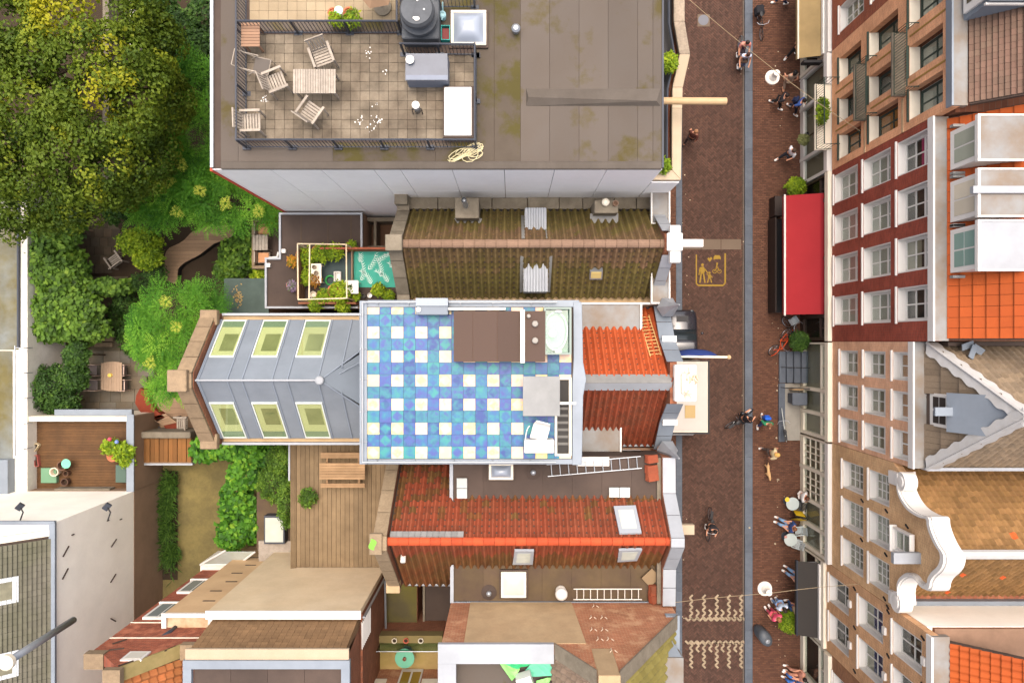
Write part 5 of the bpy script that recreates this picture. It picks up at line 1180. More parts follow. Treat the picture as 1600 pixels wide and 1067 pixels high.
MB().box(X(352, 2.6), X(420, 2.6), Y(492, 2.6), Y(437, 2.6), 0, 2.5).build('wall', brown_render, s2)
MB().box(X(350, 2.6), X(420, 2.6), Y(494, 2.6), Y(435, 2.6), 2.5, 2.6).build('roof', mat('green_grey_felt', (84, 100, 94), (66, 80, 76), rough=.8, ns=1.2, dirt=.25, fine=.06), s2)
lf = MB(); 
for k in range(60): p = W(372+random.gauss(0, 4), 464+random.gauss(0, 8), 2.605); lf.obox(p, .07, .04, .008, rz=random.uniform(0, 3))
tag(lf.build('fallen_leaves', plain('dry_leaf', (176, 148, 92), .9, var=.2), s2), kind='stuff')
# ---- N rear extension with L-shaped felt roof
zE = 5.0
E_ = thing('felt_roof_extension', 'L-shaped rear extension with dark felt roof and pale rim under the panel wall', 'extension', (-8, 3.6, 0))
pe = [(437, 333), (567, 333), (567, 388), (640, 388), (640, 482), (415, 482), (415, 403), (437, 403)]
MB().prism(cw(pe, zE), 0, zE-.02).build('wall', brown_render, E_)
MB().prism(cw([(440, 336), (564, 336), (564, 391), (640, 391), (640, 479), (418, 479), (418, 406), (440, 406)], zE), zE-.02, zE+.01).build('roof', bitdark, E_)
for a, b in (((437, 333), (567, 336)), ((437, 336.2), (440, 403)), ((415, 403), (440, 406)), ((415, 406.2), (418, 478.8)), ((415, 479), (560, 482)), ((564, 336.2), (567, 388))):
    MB().box(X(a[0], zE), X(b[0], zE), Y(b[1], zE), Y(a[1], zE), zE-.1, zE+.12).build('roof_rim', zincpale, E_)
for x in (470, 512, 548): MB().box(X(x, zE), X(x+1, zE), Y(385, zE), Y(338, zE), zE+.011, zE+.02).build('felt_seam', bitbrown, E_)
for p in ((445, 393), (421, 415)): MB().box(X(p[0]-3, zE), X(p[0]+3, zE), Y(p[1]+3, zE), Y(p[1]-3, zE), zE+.02, zE+.2).build('roof_outlet', white, E_)
MB().path([W(420, 403, zE), W(433, 402, zE), W(435, 394, zE+.05)], .05).build('drain_pipe', white, E_)
lw = thing('light_well', 'dark glazed light well between the panel wall and the felt roof', 'light well', W(600, 360, 0))
MB().box(X(569, 3), X(640, 3), Y(390, 3), Y(330, 3), 0, 3.0).build('floor', plain('dark_brown_floor', (96, 70, 52), .8), lw)
for a in ((570, 340, 640, 346), (570, 384, 640, 389), (584, 346, 588, 384)): MB().box(X(a[0], 4), X(a[2], 4), Y(a[3], 4), Y(a[1], 4), 3, 4.0).build('frame', concrete, lw)
# balcony planter in front of it
bp = thing('planter_balcony', 'small balcony with stone rim, two terracotta cushions and a grey table', 'balcony', W(412, 380, 0))
zp = 3.2
MB().box(X(393, zp), X(436, zp), Y(420, zp), Y(342, zp), 0, zp-.5).build('floor', bitdark, bp)
for q_ in ((393, 436, 342, 347), (393, 398, 347.3, 414.7), (393, 436, 415, 420)): MB().box(X(q_[0], zp), X(q_[1], zp), Y(q_[3], zp), Y(q_[2], zp), 0, zp).build('rim', stone, bp, bevel=.02)
terc = plain('terracotta_cushion', (190, 140, 102), .9)
for py in (360, 404):
    sf = thing('garden_armchair', 'garden armchair with terracotta cushion, %s of the grey table on the balcony' % ('above' if py < 380 else 'below'), 'armchair', W(415, py, zp-.5), 'armchairs on the planter balcony')
    c = W(416, py, zp-.5)
    MB().box(c.x-.26, c.x+.26, c.y-.24, c.y+.24, c.z+.32, c.z+.42).build('cushion', terc, sf, bevel=.03)
    MB().box(c.x-.28, c.x+.28, c.y-.26, c.y+.26, c.z+.24, c.z+.315).build('seat_frame', wood_grey, sf)
    for dx in (-.25, .25):
        for dy in (-.23, .23): MB().box(c.x+dx-.03, c.x+dx+.03, c.y+dy-.03, c.y+dy+.03, c.z, c.z+(.24)).build('leg', wood_grey, sf)
    MB().box(c.x-.34, c.x-.29, c.y-.26, c.y+.26, c.z+.3, c.z+.75).build('backrest', wood_grey, sf)
gt = thing('grey_side_table', 'square grey slatted table on the planter balcony', 'table', W(414, 382, zp-.5)); c = W(414, 382, zp-.5)
for k in range(5): MB().box(c.x-.36+k*.145, c.x-.23+k*.145, c.y-.36, c.y+.36, c.z+.62, c.z+.66).build('slat', wood_grey, gt)
for dx in (-.3, .3):
    for dy in (-.3, .3): MB().box(c.x+dx-.03, c.x+dx+.03, c.y+dy-.03, c.y+dy+.03, c.z, c.z+.62).build('leg', wood_grey, gt)
# ---- timber roof deck behind the red house
zD = 5.0
RD = thing('timber_roof_deck', 'large timber roof deck with long planks behind the red tiled house', 'deck', (-7.8, -7.3, 0))
dx0, dx1, dy0_, dy1_ = X(463, zD), -4.95, -10.2, -4.4
MB().box(X(455, zD), dx1, dy0_, dy1_, 0, zD-.06).build('deck_base', brown_render, RD)
n = 24; pw = (dx1-dx0)/n
for k in range(n): MB().box(dx0+k*pw+.007, dx0+(k+1)*pw-.007, dy0_, dy1_, zD-.05, zD+random.uniform(-.003, .003)).build('plank', wood_deck, RD)
for k in range(4): MB().box(X(455+k*2, zD)+.005, X(457+k*2, zD)-.005, dy0_-.2, dy1_, zD+.03-.02*k, zD+.12-.02*k).build('rail_board', wood_deck, RD)
MB().box(X(452, zD), X(454.6, zD), Y(750, zD), dy1_, zD-.2, zD+.15).build('zinc_edge', zincpale, RD)
bt = MB()
for k in range(9): bt.obox((-5.25, -9.2-.1*k, zD+.5+.07*k), .95-.05*k, .05, .04, rz=.03*k, ry=-.1)
tag(bt.build('bamboo_screen', mat('bamboo', (190, 158, 112), (160, 128, 86), rough=.8, var=.15, ns=5)), 'split bamboo screen lying at the corner of the timber deck', 'screen')
# ---- P: cream rendered block with shingled mansard
P_ = thing('cream_rendered_block', 'cream rendered block with brown shingled mansard and dark zinc-edged flat roof', 'building', (-8.6, -13, 0))
px0_, px1_, py_ = -11.55, -5.77, -10.22; zP = 10.35
MB().box(px0_, px1_, -10.42, py_, 0, zP).build('parapet_wall', cream_render, P_)
MB().box(px0_+.02, px1_-.02, -18, -10.43, 0, 9.7).build('body', brk_plainx, P_)
MB().box(px0_-.05, px1_+.05, -10.5, py_+.04, zP, zP+.06).build('parapet_cap', white, P_)
mz0, mz1, my0, my1 = 9.7, 12.1, -10.62, -10.98
rP = MB().ext([(px0_+.1, my0, mz0), (px0_+.1, my1, mz1), (px0_+.1, my1-.3, mz1), (px0_+.1, my0-.3, mz0)], (px1_-px0_-.2, 0, 0)).build('mansard', shingle, P_)
Tiles(rP, 'shingle', 250).slope((px0_+.12, my0, mz0), (1, 0, 0), (0, my1-my0, mz1-mz0), px1_-px0_-.24, math.hypot(my1-my0, mz1-mz0), .24, .2, shingle, amp=0).finish()
MB().box(px0_+.1, px1_-.1, -18, my1-.05, 9.7, mz1).build('upper_body', brk_plainx, P_)
MB().box(px0_, px1_, my1-.25, my1+.12, mz1+.004, mz1+.12).build('cornice', copm, P_)
MB().box(px0_-.05, px1_+.05, my1-.55, my1-.252, mz1+.004, mz1+.2).build('roof_rim', zinc, P_)
MB().box(px0_-.05, px0_+.25, -18, my1-.553, mz1+.004, mz1+.198).build('roof_rim', zinc, P_); MB().box(px1_-.25, px1_+.05, -18, my1-.553, mz1+.004, mz1+.198).build('roof_rim', zinc, P_)
for k in range(4):
    a = px0_+.28+k*(px1_-px0_-.56)/4; MB().box(a+.005, a+(px1_-px0_-.56)/4-.005, -18, my1-.57, mz1, mz1+.05).build('roofing_sheet', bitdark, P_)
sx_ = px1_+.02
for k in range(9): MB().obox((sx_+.03, -11.2, 8.6+k*.2), .03, 1.0, .1, rx=.0, ry=.5).build('louvre', white, P_)
MB().path([(px1_+.12, -10.5, 10.2), (px1_+.12, -10.5, 5.6), (px1_+.12, -12.9, 5.3)], .05).build('downpipe', steel, P_)
tw = thing('stair_tower', 'tan rendered stair tower with white-edged flat top and black vent pipes', 'tower', (-12.8, -11.2, 0))
MB().box(-13.65, -11.75, -11.7, -10.65, 0, 9.38).build('wall', mat('pinkish_render', (196, 166, 128), (178, 146, 110), rough=.95, ns=.7, dirt=.15), tw)
MB().box(-13.5, -11.9, -11.6, -10.8, 9.38, 9.4).build('roof', mat('stained_cream', (210, 190, 160), (150, 116, 74), rough=.9, ns=1.2, nmix=.8), tw)
for q_ in ((-13.7, -11.7, -10.78, -10.62), (-13.7, -13.52, -11.7, -10.785), (-11.88, -11.7, -11.7, -10.785)): MB().box(*q_, 9.39, 9.5).build('roof_rim', white, tw)
vp = W(274, 980, 9.4); MB().path([vp, vp+Vector((0, 0, .5)), vp+Vector((-.2, -.1, .8))], .09, 10).build('vent_pipe', darkmetal, tw, smooth=True); vp = W(303, 982, 9.4); MB().tube(vp, vp+Vector((0, 0, .2)), .06).build('vent_stub', plain('brown_pot', (130, 80, 60)), tw)
for k in range(6):
    z_ = 2+k*1.2; MB().box(-12.9+.2*(k % 2), -12.4+.2*(k % 2), -10.648, -10.63, z_, z_+.06).build('wall_vent', black, tw)
# ---- R: brick building with gable
R_ = thing('old_brick_gable_house', 'old red brick house with stone-coped gable and small white window, bottom left', 'house', (-13.5, -15, 0))
yR = -11.2
gl = [(-15.2, 0), (-15.2, 11.6), (-14.6, 11.9), (-13.5, 13.0), (-12.2, 10.9), (-11.6, 10.9), (-11.6, 0)]
MB().ext([(x, yR, z) for x, z in gl], (0, -.4, 0)).build('gable_wall', brk_gard, R_)
MB().box(-15.1, -11.7, -19, yR-.42, 0, 10.6).build('body', brk_plainx, R_)
for (a, b) in (((-12.15, 10.9), (-13.5, 13.0)),):
    MB().ext([(a[0], yR+.05, a[1]), (b[0], yR+.05, b[1]), (b[0], yR+.05, b[1]+.14), (a[0], yR+.05, a[1]+.14)], (0, -.5, 0)).build('coping_stone', mat('mossy_stone', (150, 134, 88), (120, 110, 66), rough=.95, ns=3, dirt=.25), R_)
MB().box(-15.3, -14.6, yR-.5, yR+.05, 11.6, 11.95).build('coping_stone', stone, R_); MB().box(-13.9, -13.3, yR-.5, yR+.06, 13.0, 13.25).build('coping_stone', stone, R_); MB().box(-12.2, -11.6, yR-.5, yR+.06, 10.9, 11.2).build('coping_stone', stone, R_)
rR = MB().slab([(-13.5, yR-.45, 12.8), (-11.9, yR-.45, 10.6), (-11.9, -18, 10.6), (-13.5, -18, 12.8)], .1).build('roof', bitdark, R_)
Tiles(rR, limit=120).slope((-11.9, -17, 10.6), (0, 1, 0), (-1.6, 0, 2.2), 5.3, 2.7, .3, .3, mat('orange_brown_pantile', (176, 106, 62), (130, 92, 54), rough=.9, var=.15, huevar=.5, dirt=.25), amp=.05).finish()
# windows set in the brick wall
for (px, py, w_, h_) in ((212, 1026, .75, .7),):
    z = H+yR*F/(py-533.5); x = X(px, z)
    o = MB().box(x-w_/2, x+w_/2, yR+.002, yR+.06, z-h_/2, z+h_/2).build('window', white, R_); MB().box(x-w_/2+.1, x+w_/2-.1, yR+.061, yR+.07, z-h_/2+.1, z+h_/2-.1).build('pane', curt_white, o)
for z0 in (4.0, 7.0):
    o = MB().box(-14.9, -13.75, yR+.002, yR+.1, z0, z0+1.6).build('window', white, R_)
    for q0 in (-14.78, -14.3): MB().box(q0, q0+.42, yR+.101, yR+.11, z0+.12, z0+1.48).build('pane', plain('grey_pane', (120, 126, 124), .2), o)
    MB().box(-15.0, -13.7, yR+.003, yR+.14, z0-.1, z0-.002).build('sill', white, o)
for z0 in (8.9, 10.4): MB().box(-15.2, -11.62, yR+.003, yR+.03, z0, z0+.05).build('string_course', cream, R_)
for px, py, a_ in ((187, 1003, .9), (182, 1015, .3), (266, 1014, 1.1), (197, 1037, .9)):
    z = H+yR*F/(py-533.5); MB().obox((X(px, z), yR+.03, z), .5, .04, .05, ry=a_).build('wall_anchor', ancm, R_)
# ---- flats between: olive and grey felt, and the little terrace G
for nm, lab, a, b, c, d, z, m_ in (('olive_felt_roof', 'low outbuilding with olive mossy felt roof behind the red house', 597, 652, 916, 986, 4.6, mat('olive_felt', (98, 92, 40), (78, 70, 52), rough=.8, ns=.7, nmix=.8, dirt=.25)),
                                  ('grey_felt_roof', 'low outbuilding with plain grey felt roof beside the olive one', 661, 712, 912, 986, 4.4, bitdark)):
    t = thing(nm, lab, 'outbuilding', W((a+b)/2, (c+d)/2, 0)); x0, x1, y0, y1 = X(a, z), X(b, z), Y(d, z), -10.1
    MB().box(x0, x1, y0, y1, 0, z-.03).build('wall', brk_plainy, t); MB().box(x0+.02, x1-.02, y0+.02, y1-.02, z-.03, z).build('roof', m_, t)
    MB().box(x0, x0+.1, y0, y1, z, z+.1).build('roof_rim', concrete, t)
    if nm[0] == 'o': MB().box(x0-.5, x0-.02, y0+1.2, y1-.9, 0, z-.2).build('glass_side', zincpale, t); MB().box(x0-.5, x0+.0, y0, y0+1.1, 0, z+.7).build('chimney', concrete, t)
flat('rear_yard', -5.7, -2.3, -13.4, -10.05, .0, soil)
G_ = thing('brick_terrace_house', 'brick house with small roof terrace, glass parapet and green round table', 'house', (-4.2, -15.5, 0))
zG = 6.0; yG = Y(991, zG); gx0, gx1 = X(568, zG), X(692, zG); yG2 = Y(1045, zG)
MB().box(gx0, gx1, -19, yG, 0, zG-.02).build('wall', brk_plainy, G_)
MB().box(gx0+.1, gx1-.02, yG2, yG-.3, zG-.02, zG).build('terrace_floor', mat('tan_terrace', (176, 150, 100), (150, 132, 74), rough=.9, ns=.8, nmix=.8, dirt=.25), G_)
MB().box(gx0, gx1, yG-.28, yG+.04, zG-.3, zG+.22).build('parapet', mat('lichen_parapet', (132, 118, 76), (104, 92, 62), rough=.95, ns=2, dirt=.3), G_)
MB().box(gx0+.02, gx1-.02, yG-.36, yG-.34, zG, zG+.9).build('glass_screen', glassmat('parapet_glass', (210, 226, 222), .05), G_)
MB().path([(gx0+.02, yG-.35, zG+.92), (gx1-.02, yG-.35, zG+.92)], .02).build('screen_rail', steel, G_)
gwl = thing
MB().box(gx0, gx1, -19, yG2-.01, zG-.02, zG+3.2).build('upper_wall', brk_wall, G_)
fw = MB().box(X(626, zG+.5), X(660, zG+.5), yG2-.005, yG2+.06, zG+.1, zG+1.9).build('terrace_door', white, G_)
for a, b in ((629, 642), (645, 658)): MB().box(X(a, zG+.5), X(b, zG+.5), yG2+.061, yG2+.07, zG+.4, zG+1.7).build('pane', plain('amber_pane', (150, 122, 50), .2), fw)
for a, b in ((572, 608), (662, 690)): MB().box(X(a, zG+.5), X(b, zG+.5), yG2-.004, yG2+.05, zG+1.0, zG+1.4).build('lintel', cream, G_)
tg2 = thing('round_green_table', 'round turquoise table on the small brick terrace', 'table', W(636, 1017, zG))
c = W(636, 1017, zG); MB().lathe([(.4, .68), (.42, .7), (.42, .72), (.0, .72)], c, 24).build('table_top', plain('turquoise_paint', (100, 168, 140), .5, dirt=.2), tg2); MB().tube(c, c+Vector((0, 0, .68)), .03).build('pedestal', steel, tg2); MB().lathe([(.25, 0), (.25, .03), (.03, .05)], c, 16).build('base', steel, tg2)
tag(MB().lathe([(.07, 0), (.08, .1), (.06, .1), (.05, .03)], c+Vector((0, 0, .725)), 14).build('cup', plain('brown_cup', (120, 84, 64))), 'small brown cup on the turquoise table', 'cup')
for px, nm, col_ in ((617, 'left', (210, 200, 180)), (635, 'middle', (180, 90, 70)), (658, 'right', (205, 198, 180))):
    p = W(px, 1000, zG+.22); p.y = yG-.12
    o = thing('flower_pot', {'left': 'pale flower pot at the left end of the brick terrace parapet', 'middle': 'red flower pot between two pale pots on the parapet', 'right': 'pale flower pot under the pointed cone plant on the parapet'}[nm], 'pot', p, 'pots on the terrace parapet')
    MB().lathe([(.08, 0), (.11, .16), (.12, .17), (.09, .17), (.08, .12)], p, 14).build('pot', plain('pot_'+nm, col_, .8), o); MB().lathe([(.085, .13), (.0, .14)], p, 12).build('earth', soil, o)
# glass lean-to and hatch near the yard
gl_ = thing('glass_lean_to', 'grimy glass lean-to with pale frame between the stair tower and the yard', 'lean-to', W(352, 872, 0))
z = 2.2; MB().box(X(313, z), X(398, z), Y(905, z), Y(880, z), 0, z).build('wall', pale_render, gl_)
MB().slab([W(313, 882, 2.2), W(372, 882, 2.2), W(398, 862, 2.7), W(350, 862, 2.7)], .03).build('glass_roof', mat('dirty_glass', (170, 178, 172), (132, 136, 116), rough=.3, ns=2), gl_)
for a, b in (((313, 882, 2.22), (352, 860, 2.74)), ((313, 882, 2.22), (372, 882, 2.22)), ((372, 882, 2.22), (398, 862, 2.74))): MB().path([W(*a), W(*b)], .05).build('frame', white, gl_)
hz_ = thing('glass_hatch_box', 'glazed hatch box on grey planks below the climbing plant', 'hatch', W(428, 830, 2.6))
MB().box(X(404, 2.6), X(456, 2.6), Y(888, 2.6), Y(845, 2.6), 2.4, 2.6).build('plank_base', wood_grey, hz_); MB().box(X(412, 3), X(444, 3), Y(850, 3), Y(806, 3), 2.0, 2.95).build('box', darkmetal, hz_)
MB().box(X(414, 3), X(442, 3), Y(847, 3), Y(809, 3), 2.951, 2.97).build('pane', mat('misted_pane', (186, 190, 180), (150, 156, 140), rough=.3, ns=2), hz_)
MB().box(X(400, 2.5), X(456, 2.5), -10.2, -6.5, 0, 2.4).build('lower_roof', bitbrown, hz_)
# ================================================================ vegetation
rng = np.random.default_rng(5)
def unit(a): return a/np.maximum(np.linalg.norm(a, axis=1, keepdims=True), 1e-6)
def leaves(name, m, parent, P, D, Nn, L, Wd, rnd, fold=.12):
    P, D, Nn = np.asarray(P, float), unit(np.asarray(D, float)), np.asarray(Nn, float)
    S = unit(np.cross(Nn, D)); Nn = np.cross(D, S); n = len(P); L = np.broadcast_to(L, n)[:, None]; Wd = np.broadcast_to(Wd, n)[:, None]
    V = np.empty((n, 4, 3)); V[:, 0] = P; V[:, 1] = P+D*L*.45+S*Wd*.5+Nn*L*fold; V[:, 2] = P+D*L-Nn*L*fold*.8; V[:, 3] = P+D*L*.45-S*Wd*.5+Nn*L*fold
    c = V.reshape(-1, 3).mean(0); V = V.reshape(-1, 3)-c
    me = bpy.data.meshes.new(name); me.vertices.add(4*n); me.vertices.foreach_set('co', V.ravel()); me.loops.add(6*n); me.polygons.add(2*n)
    idx = (np.arange(n)[:, None]*4+np.array([0, 1, 2, 0, 2, 3])).ravel(); me.loops.foreach_set('vertex_index', idx)
    me.polygons.foreach_set('loop_start', np.arange(0, 6*n, 3)); me.polygons.foreach_set('loop_total', np.full(2*n, 3))
    a = me.attributes.new('rnd', 'FLOAT', 'FACE'); a.data.foreach_set('value', np.repeat(np.clip(rnd, 0, 1), 2).astype(np.float32))
    me.materials.append(m); me.update(calc_edges=True); return link(me, name, parent, Vector(c.tolist()))
def dirs(n): return unit(rng.normal(size=(n, 3)))
def lobes_points(lobes, dens, zmin=-.35):
    """points with outward normals on the free upper surface of overlapping lobes"""
    PP, NN = [], []
    for k, (c, r) in enumerate(lobes):
        n = int(dens*4*r*r*3); d = dirs(n); d = d[d[:, 2] > zmin]; p = np.array(c)+d*r*(np.array([1, 1, .8]))*rng.uniform(.86, 1.08, (len(d), 1))
        keep = np.ones(len(p), bool)
        for j, (c2, r2) in enumerate(lobes):
            if j != k: keep &= np.linalg.norm((p-np.array(c2))/np.array([1, 1, .8]), axis=1) > r2*.72
        PP.append(p[keep]); NN.append(d[keep])
    return np.concatenate(PP), np.concatenate(NN)
def domes(C, N0, r, nl, ll, lw, crnd, jit=.22):
    """each clump centre becomes a dome of leaves"""
    n = len(C); d = dirs(n*nl); Nr = np.repeat(N0, nl, 0); s = np.sum(d*Nr, 1, keepdims=True); d = np.where(s < -.1, d-2*s*Nr, d)
    rr = np.repeat(np.broadcast_to(r, n), nl)[:, None]; P = np.repeat(C, nl, 0)+d*rr*rng.uniform(.72, 1.05, (n*nl, 1))
    t = unit(np.cross(d, dirs(n*nl))); D = unit(t+d*.35); rn = np.repeat(crnd, nl)+rng.normal(0, .045, n*nl)
    return P, D, unit(d+rng.normal(0, jit, d.shape)), ll*rng.uniform(.7, 1.25, n*nl), lw*rng.uniform(.75, 1.2, n*nl), rn
def trunk(parent, base, lobes, r=.3, m=None, split=.45):
    m = m or bark; b = Vector(base); top = sum((Vector(c) for c, _ in lobes), Vector())/len(lobes); k = b.lerp(Vector((b.x*.7+top.x*.3, b.y*.7+top.y*.3, top.z)), split)
    MB().path([b, b.lerp(k, .5)+Vector((.08, -.05, 0)), k], [r*1.25, r, r*.8], 9).build('trunk', m, parent)
    for c, rr in lobes:
        e = Vector(c); md = k.lerp(e, .5)+Vector((random.uniform(-.2, .2), random.uniform(-.2, .2), .3)); MB().path([k, md, e], [r*.55, r*.32, r*.1], 6).build('limb', m, parent)
bark = mat('bark', (96, 82, 64), (66, 56, 44), rough=.95, ns=6, dirt=.3)
# ---- the big tree
bt_ = thing('big_maple_tree', 'big broad tree with olive-green rounded leaf clumps filling the top left corner', 'tree', W(110, 150, 0))
lb = [((X(a, z), Y(b, z), z-r*.55), r) for a, b, z, r in ((35, 35, 10, 2.0), (120, 30, 10.6, 2.0), (195, 62, 9.2, 1.45), (55, 125, 11, 2.2), (145, 125, 11.4, 2.1), (218, 150, 9.4, 1.35), (30, 215, 10, 2.0), (115, 215, 10.4, 2.2), (195, 228, 9, 1.5), (66, 282, 8.8, 1.6), (122, 286, 8.4, 1.25), (20, 290, 8, 1.5), (176, 262, 8.6, 1.2), (-40, 130, 10, 2.2), (-35, 30, 10, 2.2), (70, -40, 10, 2.2), (160, -30, 9.4, 1.6), (-20, 320, 7.5, 1.2))]
C, N0 = lobes_points(lb, 3.1); cr = np.clip(.4+.07*(C[:, 2]-8)/2+rng.normal(0, .15, len(C)), 0, .9)  # higher clumps lighter, tones spread: lit tops and dark gaps in colour
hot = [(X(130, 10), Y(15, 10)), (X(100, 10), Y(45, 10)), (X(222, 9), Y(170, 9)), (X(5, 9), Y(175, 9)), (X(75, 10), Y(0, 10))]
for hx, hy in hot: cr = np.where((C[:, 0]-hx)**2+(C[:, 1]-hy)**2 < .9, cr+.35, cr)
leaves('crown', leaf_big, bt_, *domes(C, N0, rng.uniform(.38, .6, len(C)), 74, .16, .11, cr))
trunk(bt_, W(110, 150, 0), lb[:13], .42)
# ---- pinnate-leaved trees
def fronds(C, N0, nf, fl, crnd, leafn=9, ll=.17, lw=.055, droop=.5):
    Ps, Ds, Ns, Rs, Ls = [], [], [], [], []
    for c, n0, r in zip(C, N0, crnd):
        a0 = rng.uniform(0, 6.28)
        for k in range(nf):
            a = a0+6.283*k/nf+rng.normal(0, .15); el = rng.uniform(.05, .6); L = fl*rng.uniform(.7, 1.15)
            d = np.array([math.cos(a)*math.cos(el), math.sin(a)*math.cos(el), math.sin(el)])+n0*.15; d /= np.linalg.norm(d); s = np.cross(d, [0, 0, 1]); s /= np.linalg.norm(s)+1e-6; up = np.cross(s, d)
            t = (np.arange(leafn)+1)/leafn; pos = c+d*(t*L)[:, None]-np.array([0, 0, 1])*(droop*L*t**2)[:, None]
            for sg in (1, -1):
                Ps.append(pos); Ds.append(s*sg+d*.45-np.array([0, 0, .25])+rng.normal(0, .08, (leafn, 3))); Ns.append(np.repeat(up[None], leafn, 0)+rng.normal(0, .15, (leafn, 3)))
                Ls.append(ll*(1-.5*(t-.4)**2*2)); Rs.append(r+rng.normal(0, .09, leafn)+.12*t)
    L = np.concatenate(Ls); return np.concatenate(Ps), np.concatenate(Ds), np.concatenate(Ns), L, L*lw/ll, np.concatenate(Rs)
def sumac(label, base, spots, shoots, nm='pinnate_leaved_tree', m=None, dens=2.1, fl=.8):
    t = thing(nm, label, 'tree', base, 'feathery trees in the rear gardens'); lo = [((X(a, z), Y(b, z), z-r*.5), r) for a, b, z, r in spots]
    C, N0 = lobes_points(lo, dens, -.1); leaves('crown', m or leaf_sumac, t, *fronds(C, N0, 9, fl, np.clip(.45+rng.normal(0, .16, len(C)), .05, .95)))
    trunk(t, base, lo, .13)
    for a, b, z in shoots:
        C = np.array([W(a, b, z)]); leaves('young_shoot', leaf_yel, t, *fronds(C, np.array([[0, 0, 1.]]), 6, .3, np.array([.3]), 4, .15, .06, .25))
    return t
sumac('feathery-leaved tree along the side of the flat-roofed building, pale yellow shoots', W(300, 250, 0), [(300, 120, 5.6, 1.0), (270, 190, 6, 1.1), (305, 215, 6.2, 1.1), (258, 262, 6, 1.0), (290, 285, 6.2, 1.2), (315, 160, 5.6, .9), (250, 310, 5.4, 1.0)], [(284, 258, 7.0), (264, 284, 6.9)])
sumac('spreading feathery-leaved tree above the curved garden deck', W(330, 320, 0), [(320, 300, 5.6, 1.2), (362, 312, 5.2, .95), (268, 318, 5.2, 1.0), (300, 318, 4.8, .8), (395, 335, 4.6, .9), (240, 330, 5, .9), (340, 322, 4.6, .6), (418, 332, 4.4, .6)], [(313, 298, 6.7), (352, 318, 6.2), (277, 330, 6.2), (405, 330, 5.5)])
sumac('bright green feathery-leaved tree left of the zinc-roofed wing', W(265, 530, 0), [(258, 486, 5.4, 1.05), (300, 478, 5, .95), (245, 520, 5.4, 1.2), (285, 525, 5.2, 1.1), (246, 568, 5, .9), (276, 580, 5.2, 1.1), (322, 462, 4.2, .6), (260, 605, 4.4, .7), (225, 500, 4.6, .7)], [(259, 472, 6.4), (277, 511, 6.4), (236, 567, 6)])
# ---- shrubs and climbers
def mound(name, label, cat, spots, n, ll, lw, m, group=None, up=.5, stem=True, parent=None, pname='foliage', thr=1., center=None, spread=.16):
    """leafy mass over ellipsoid lobes given as (px, py, z_top, rx_px, ry_px)"""
    t = parent or thing(name, label, cat, W(spots[0][0], spots[0][1], 0) if center is None else center, group); Ps, Ns = [], []
    ar = sum(a[3]*a[4] for a in spots)
    for a, b, z, rx, ry in spots:
        k = int(n*rx*ry/ar); d = dirs(k); d[:, 2] = abs(d[:, 2]); s = (H-z)/F; h = min(z-.05, max(rx, ry)*s*1.0) if center is None else max(rx, ry)*s*.9
        c = np.array([X(a, z), Y(b, z), z-h]); bump = 1+.13*np.sin(d[:, 0]*9+a)*np.sin(d[:, 1]*8+b); p = c+d*np.array([rx*s, ry*s, h])*bump[:, None]*rng.uniform(.72, 1.04, (k, 1)); Ps.append(p); Ns.append(d)
    P, Nn = np.concatenate(Ps), np.concatenate(Ns); nn = unit(Nn*.6+np.array([0, 0, up])+rng.normal(0, .4, Nn.shape)); D = unit(np.cross(nn, dirs(len(P))))
    cell = np.sin(P[:, 0]*4.1+1.3*np.sin(P[:, 1]*3.3))*np.sin(P[:, 1]*3.7+P[:, 2]*2); rn = .42+.2*cell+rng.normal(0, spread, len(P))
    leaves(pname, m, t, P, D, nn, ll*rng.uniform(.6, 1.25, len(P)), lw*rng.uniform(.7, 1.2, len(P)), rn, .08)
    if stem and center is None:
        for a, b, z, rx, ry in spots[:3]: c = W(a, b, z); MB().path([(c.x, c.y, 0), (c.x+.05, c.y+.05, z*.5), (c.x, c.y, z*.8)], [.05, .04, .02], 5).build('stem', bark, t)
    return t
mound('climbing_ivy', 'broad-leaved ivy mass spilling over the pale garden wall at the left', 'ivy', [(70, 350, 3.4, 38, 40), (60, 410, 3.2, 34, 50), (84, 428, 3.1, 34, 44), (75, 480, 3.1, 42, 40), (110, 482, 2.9, 34, 30), (155, 446, 2.4, 36, 12), (68, 512, 2.9, 34, 22), (110, 515, 2.8, 42, 22)], 15000, .25, .2, leaf_ivy, up=.9)
mound('evergreen_shrub', 'glossy rounded evergreen shrub against the pale wall above the plank terrace', 'shrub', [(62, 610, 2.9, 36, 38), (85, 630, 2.5, 26, 20)], 5200, .16, .09, leaf_dark, 'evergreen shrubs by the patio')
mound('evergreen_shrub', 'dark upright evergreen shrub immediately left of the patio table', 'shrub', [(110, 556, 3.0, 20, 20), (106, 590, 2.6, 20, 24)], 3600, .17, .1, leaf_dark, 'evergreen shrubs by the patio')
mound('golden_shrub', 'yellow-green loose shrub beside the round brown patio', 'shrub', [(205, 375, 2.6, 36, 24), (222, 400, 2.4, 24, 20)], 3000, .17, .1, leaf_lime)
mound('dark_laurel', 'very dark laurel in the shade behind the flat-roofed building, top left', 'shrub', [(255, 40, 4, 48, 40), (290, 70, 4.2, 40, 36), (262, 95, 3.6, 40, 30), (305, 20, 3.6, 26, 40), (240, 10, 3.4, 30, 30)], 9000, .2, .11, leaf_dark)
mound('round_leaved_shrub', 'round-leaved green shrub in front of the planter balcony', 'shrub', [(365, 398, 2.6, 34, 30), (350, 420, 2.2, 24, 18), (390, 372, 2.8, 22, 24)], 2600, .22, .18, leaf_ivy)
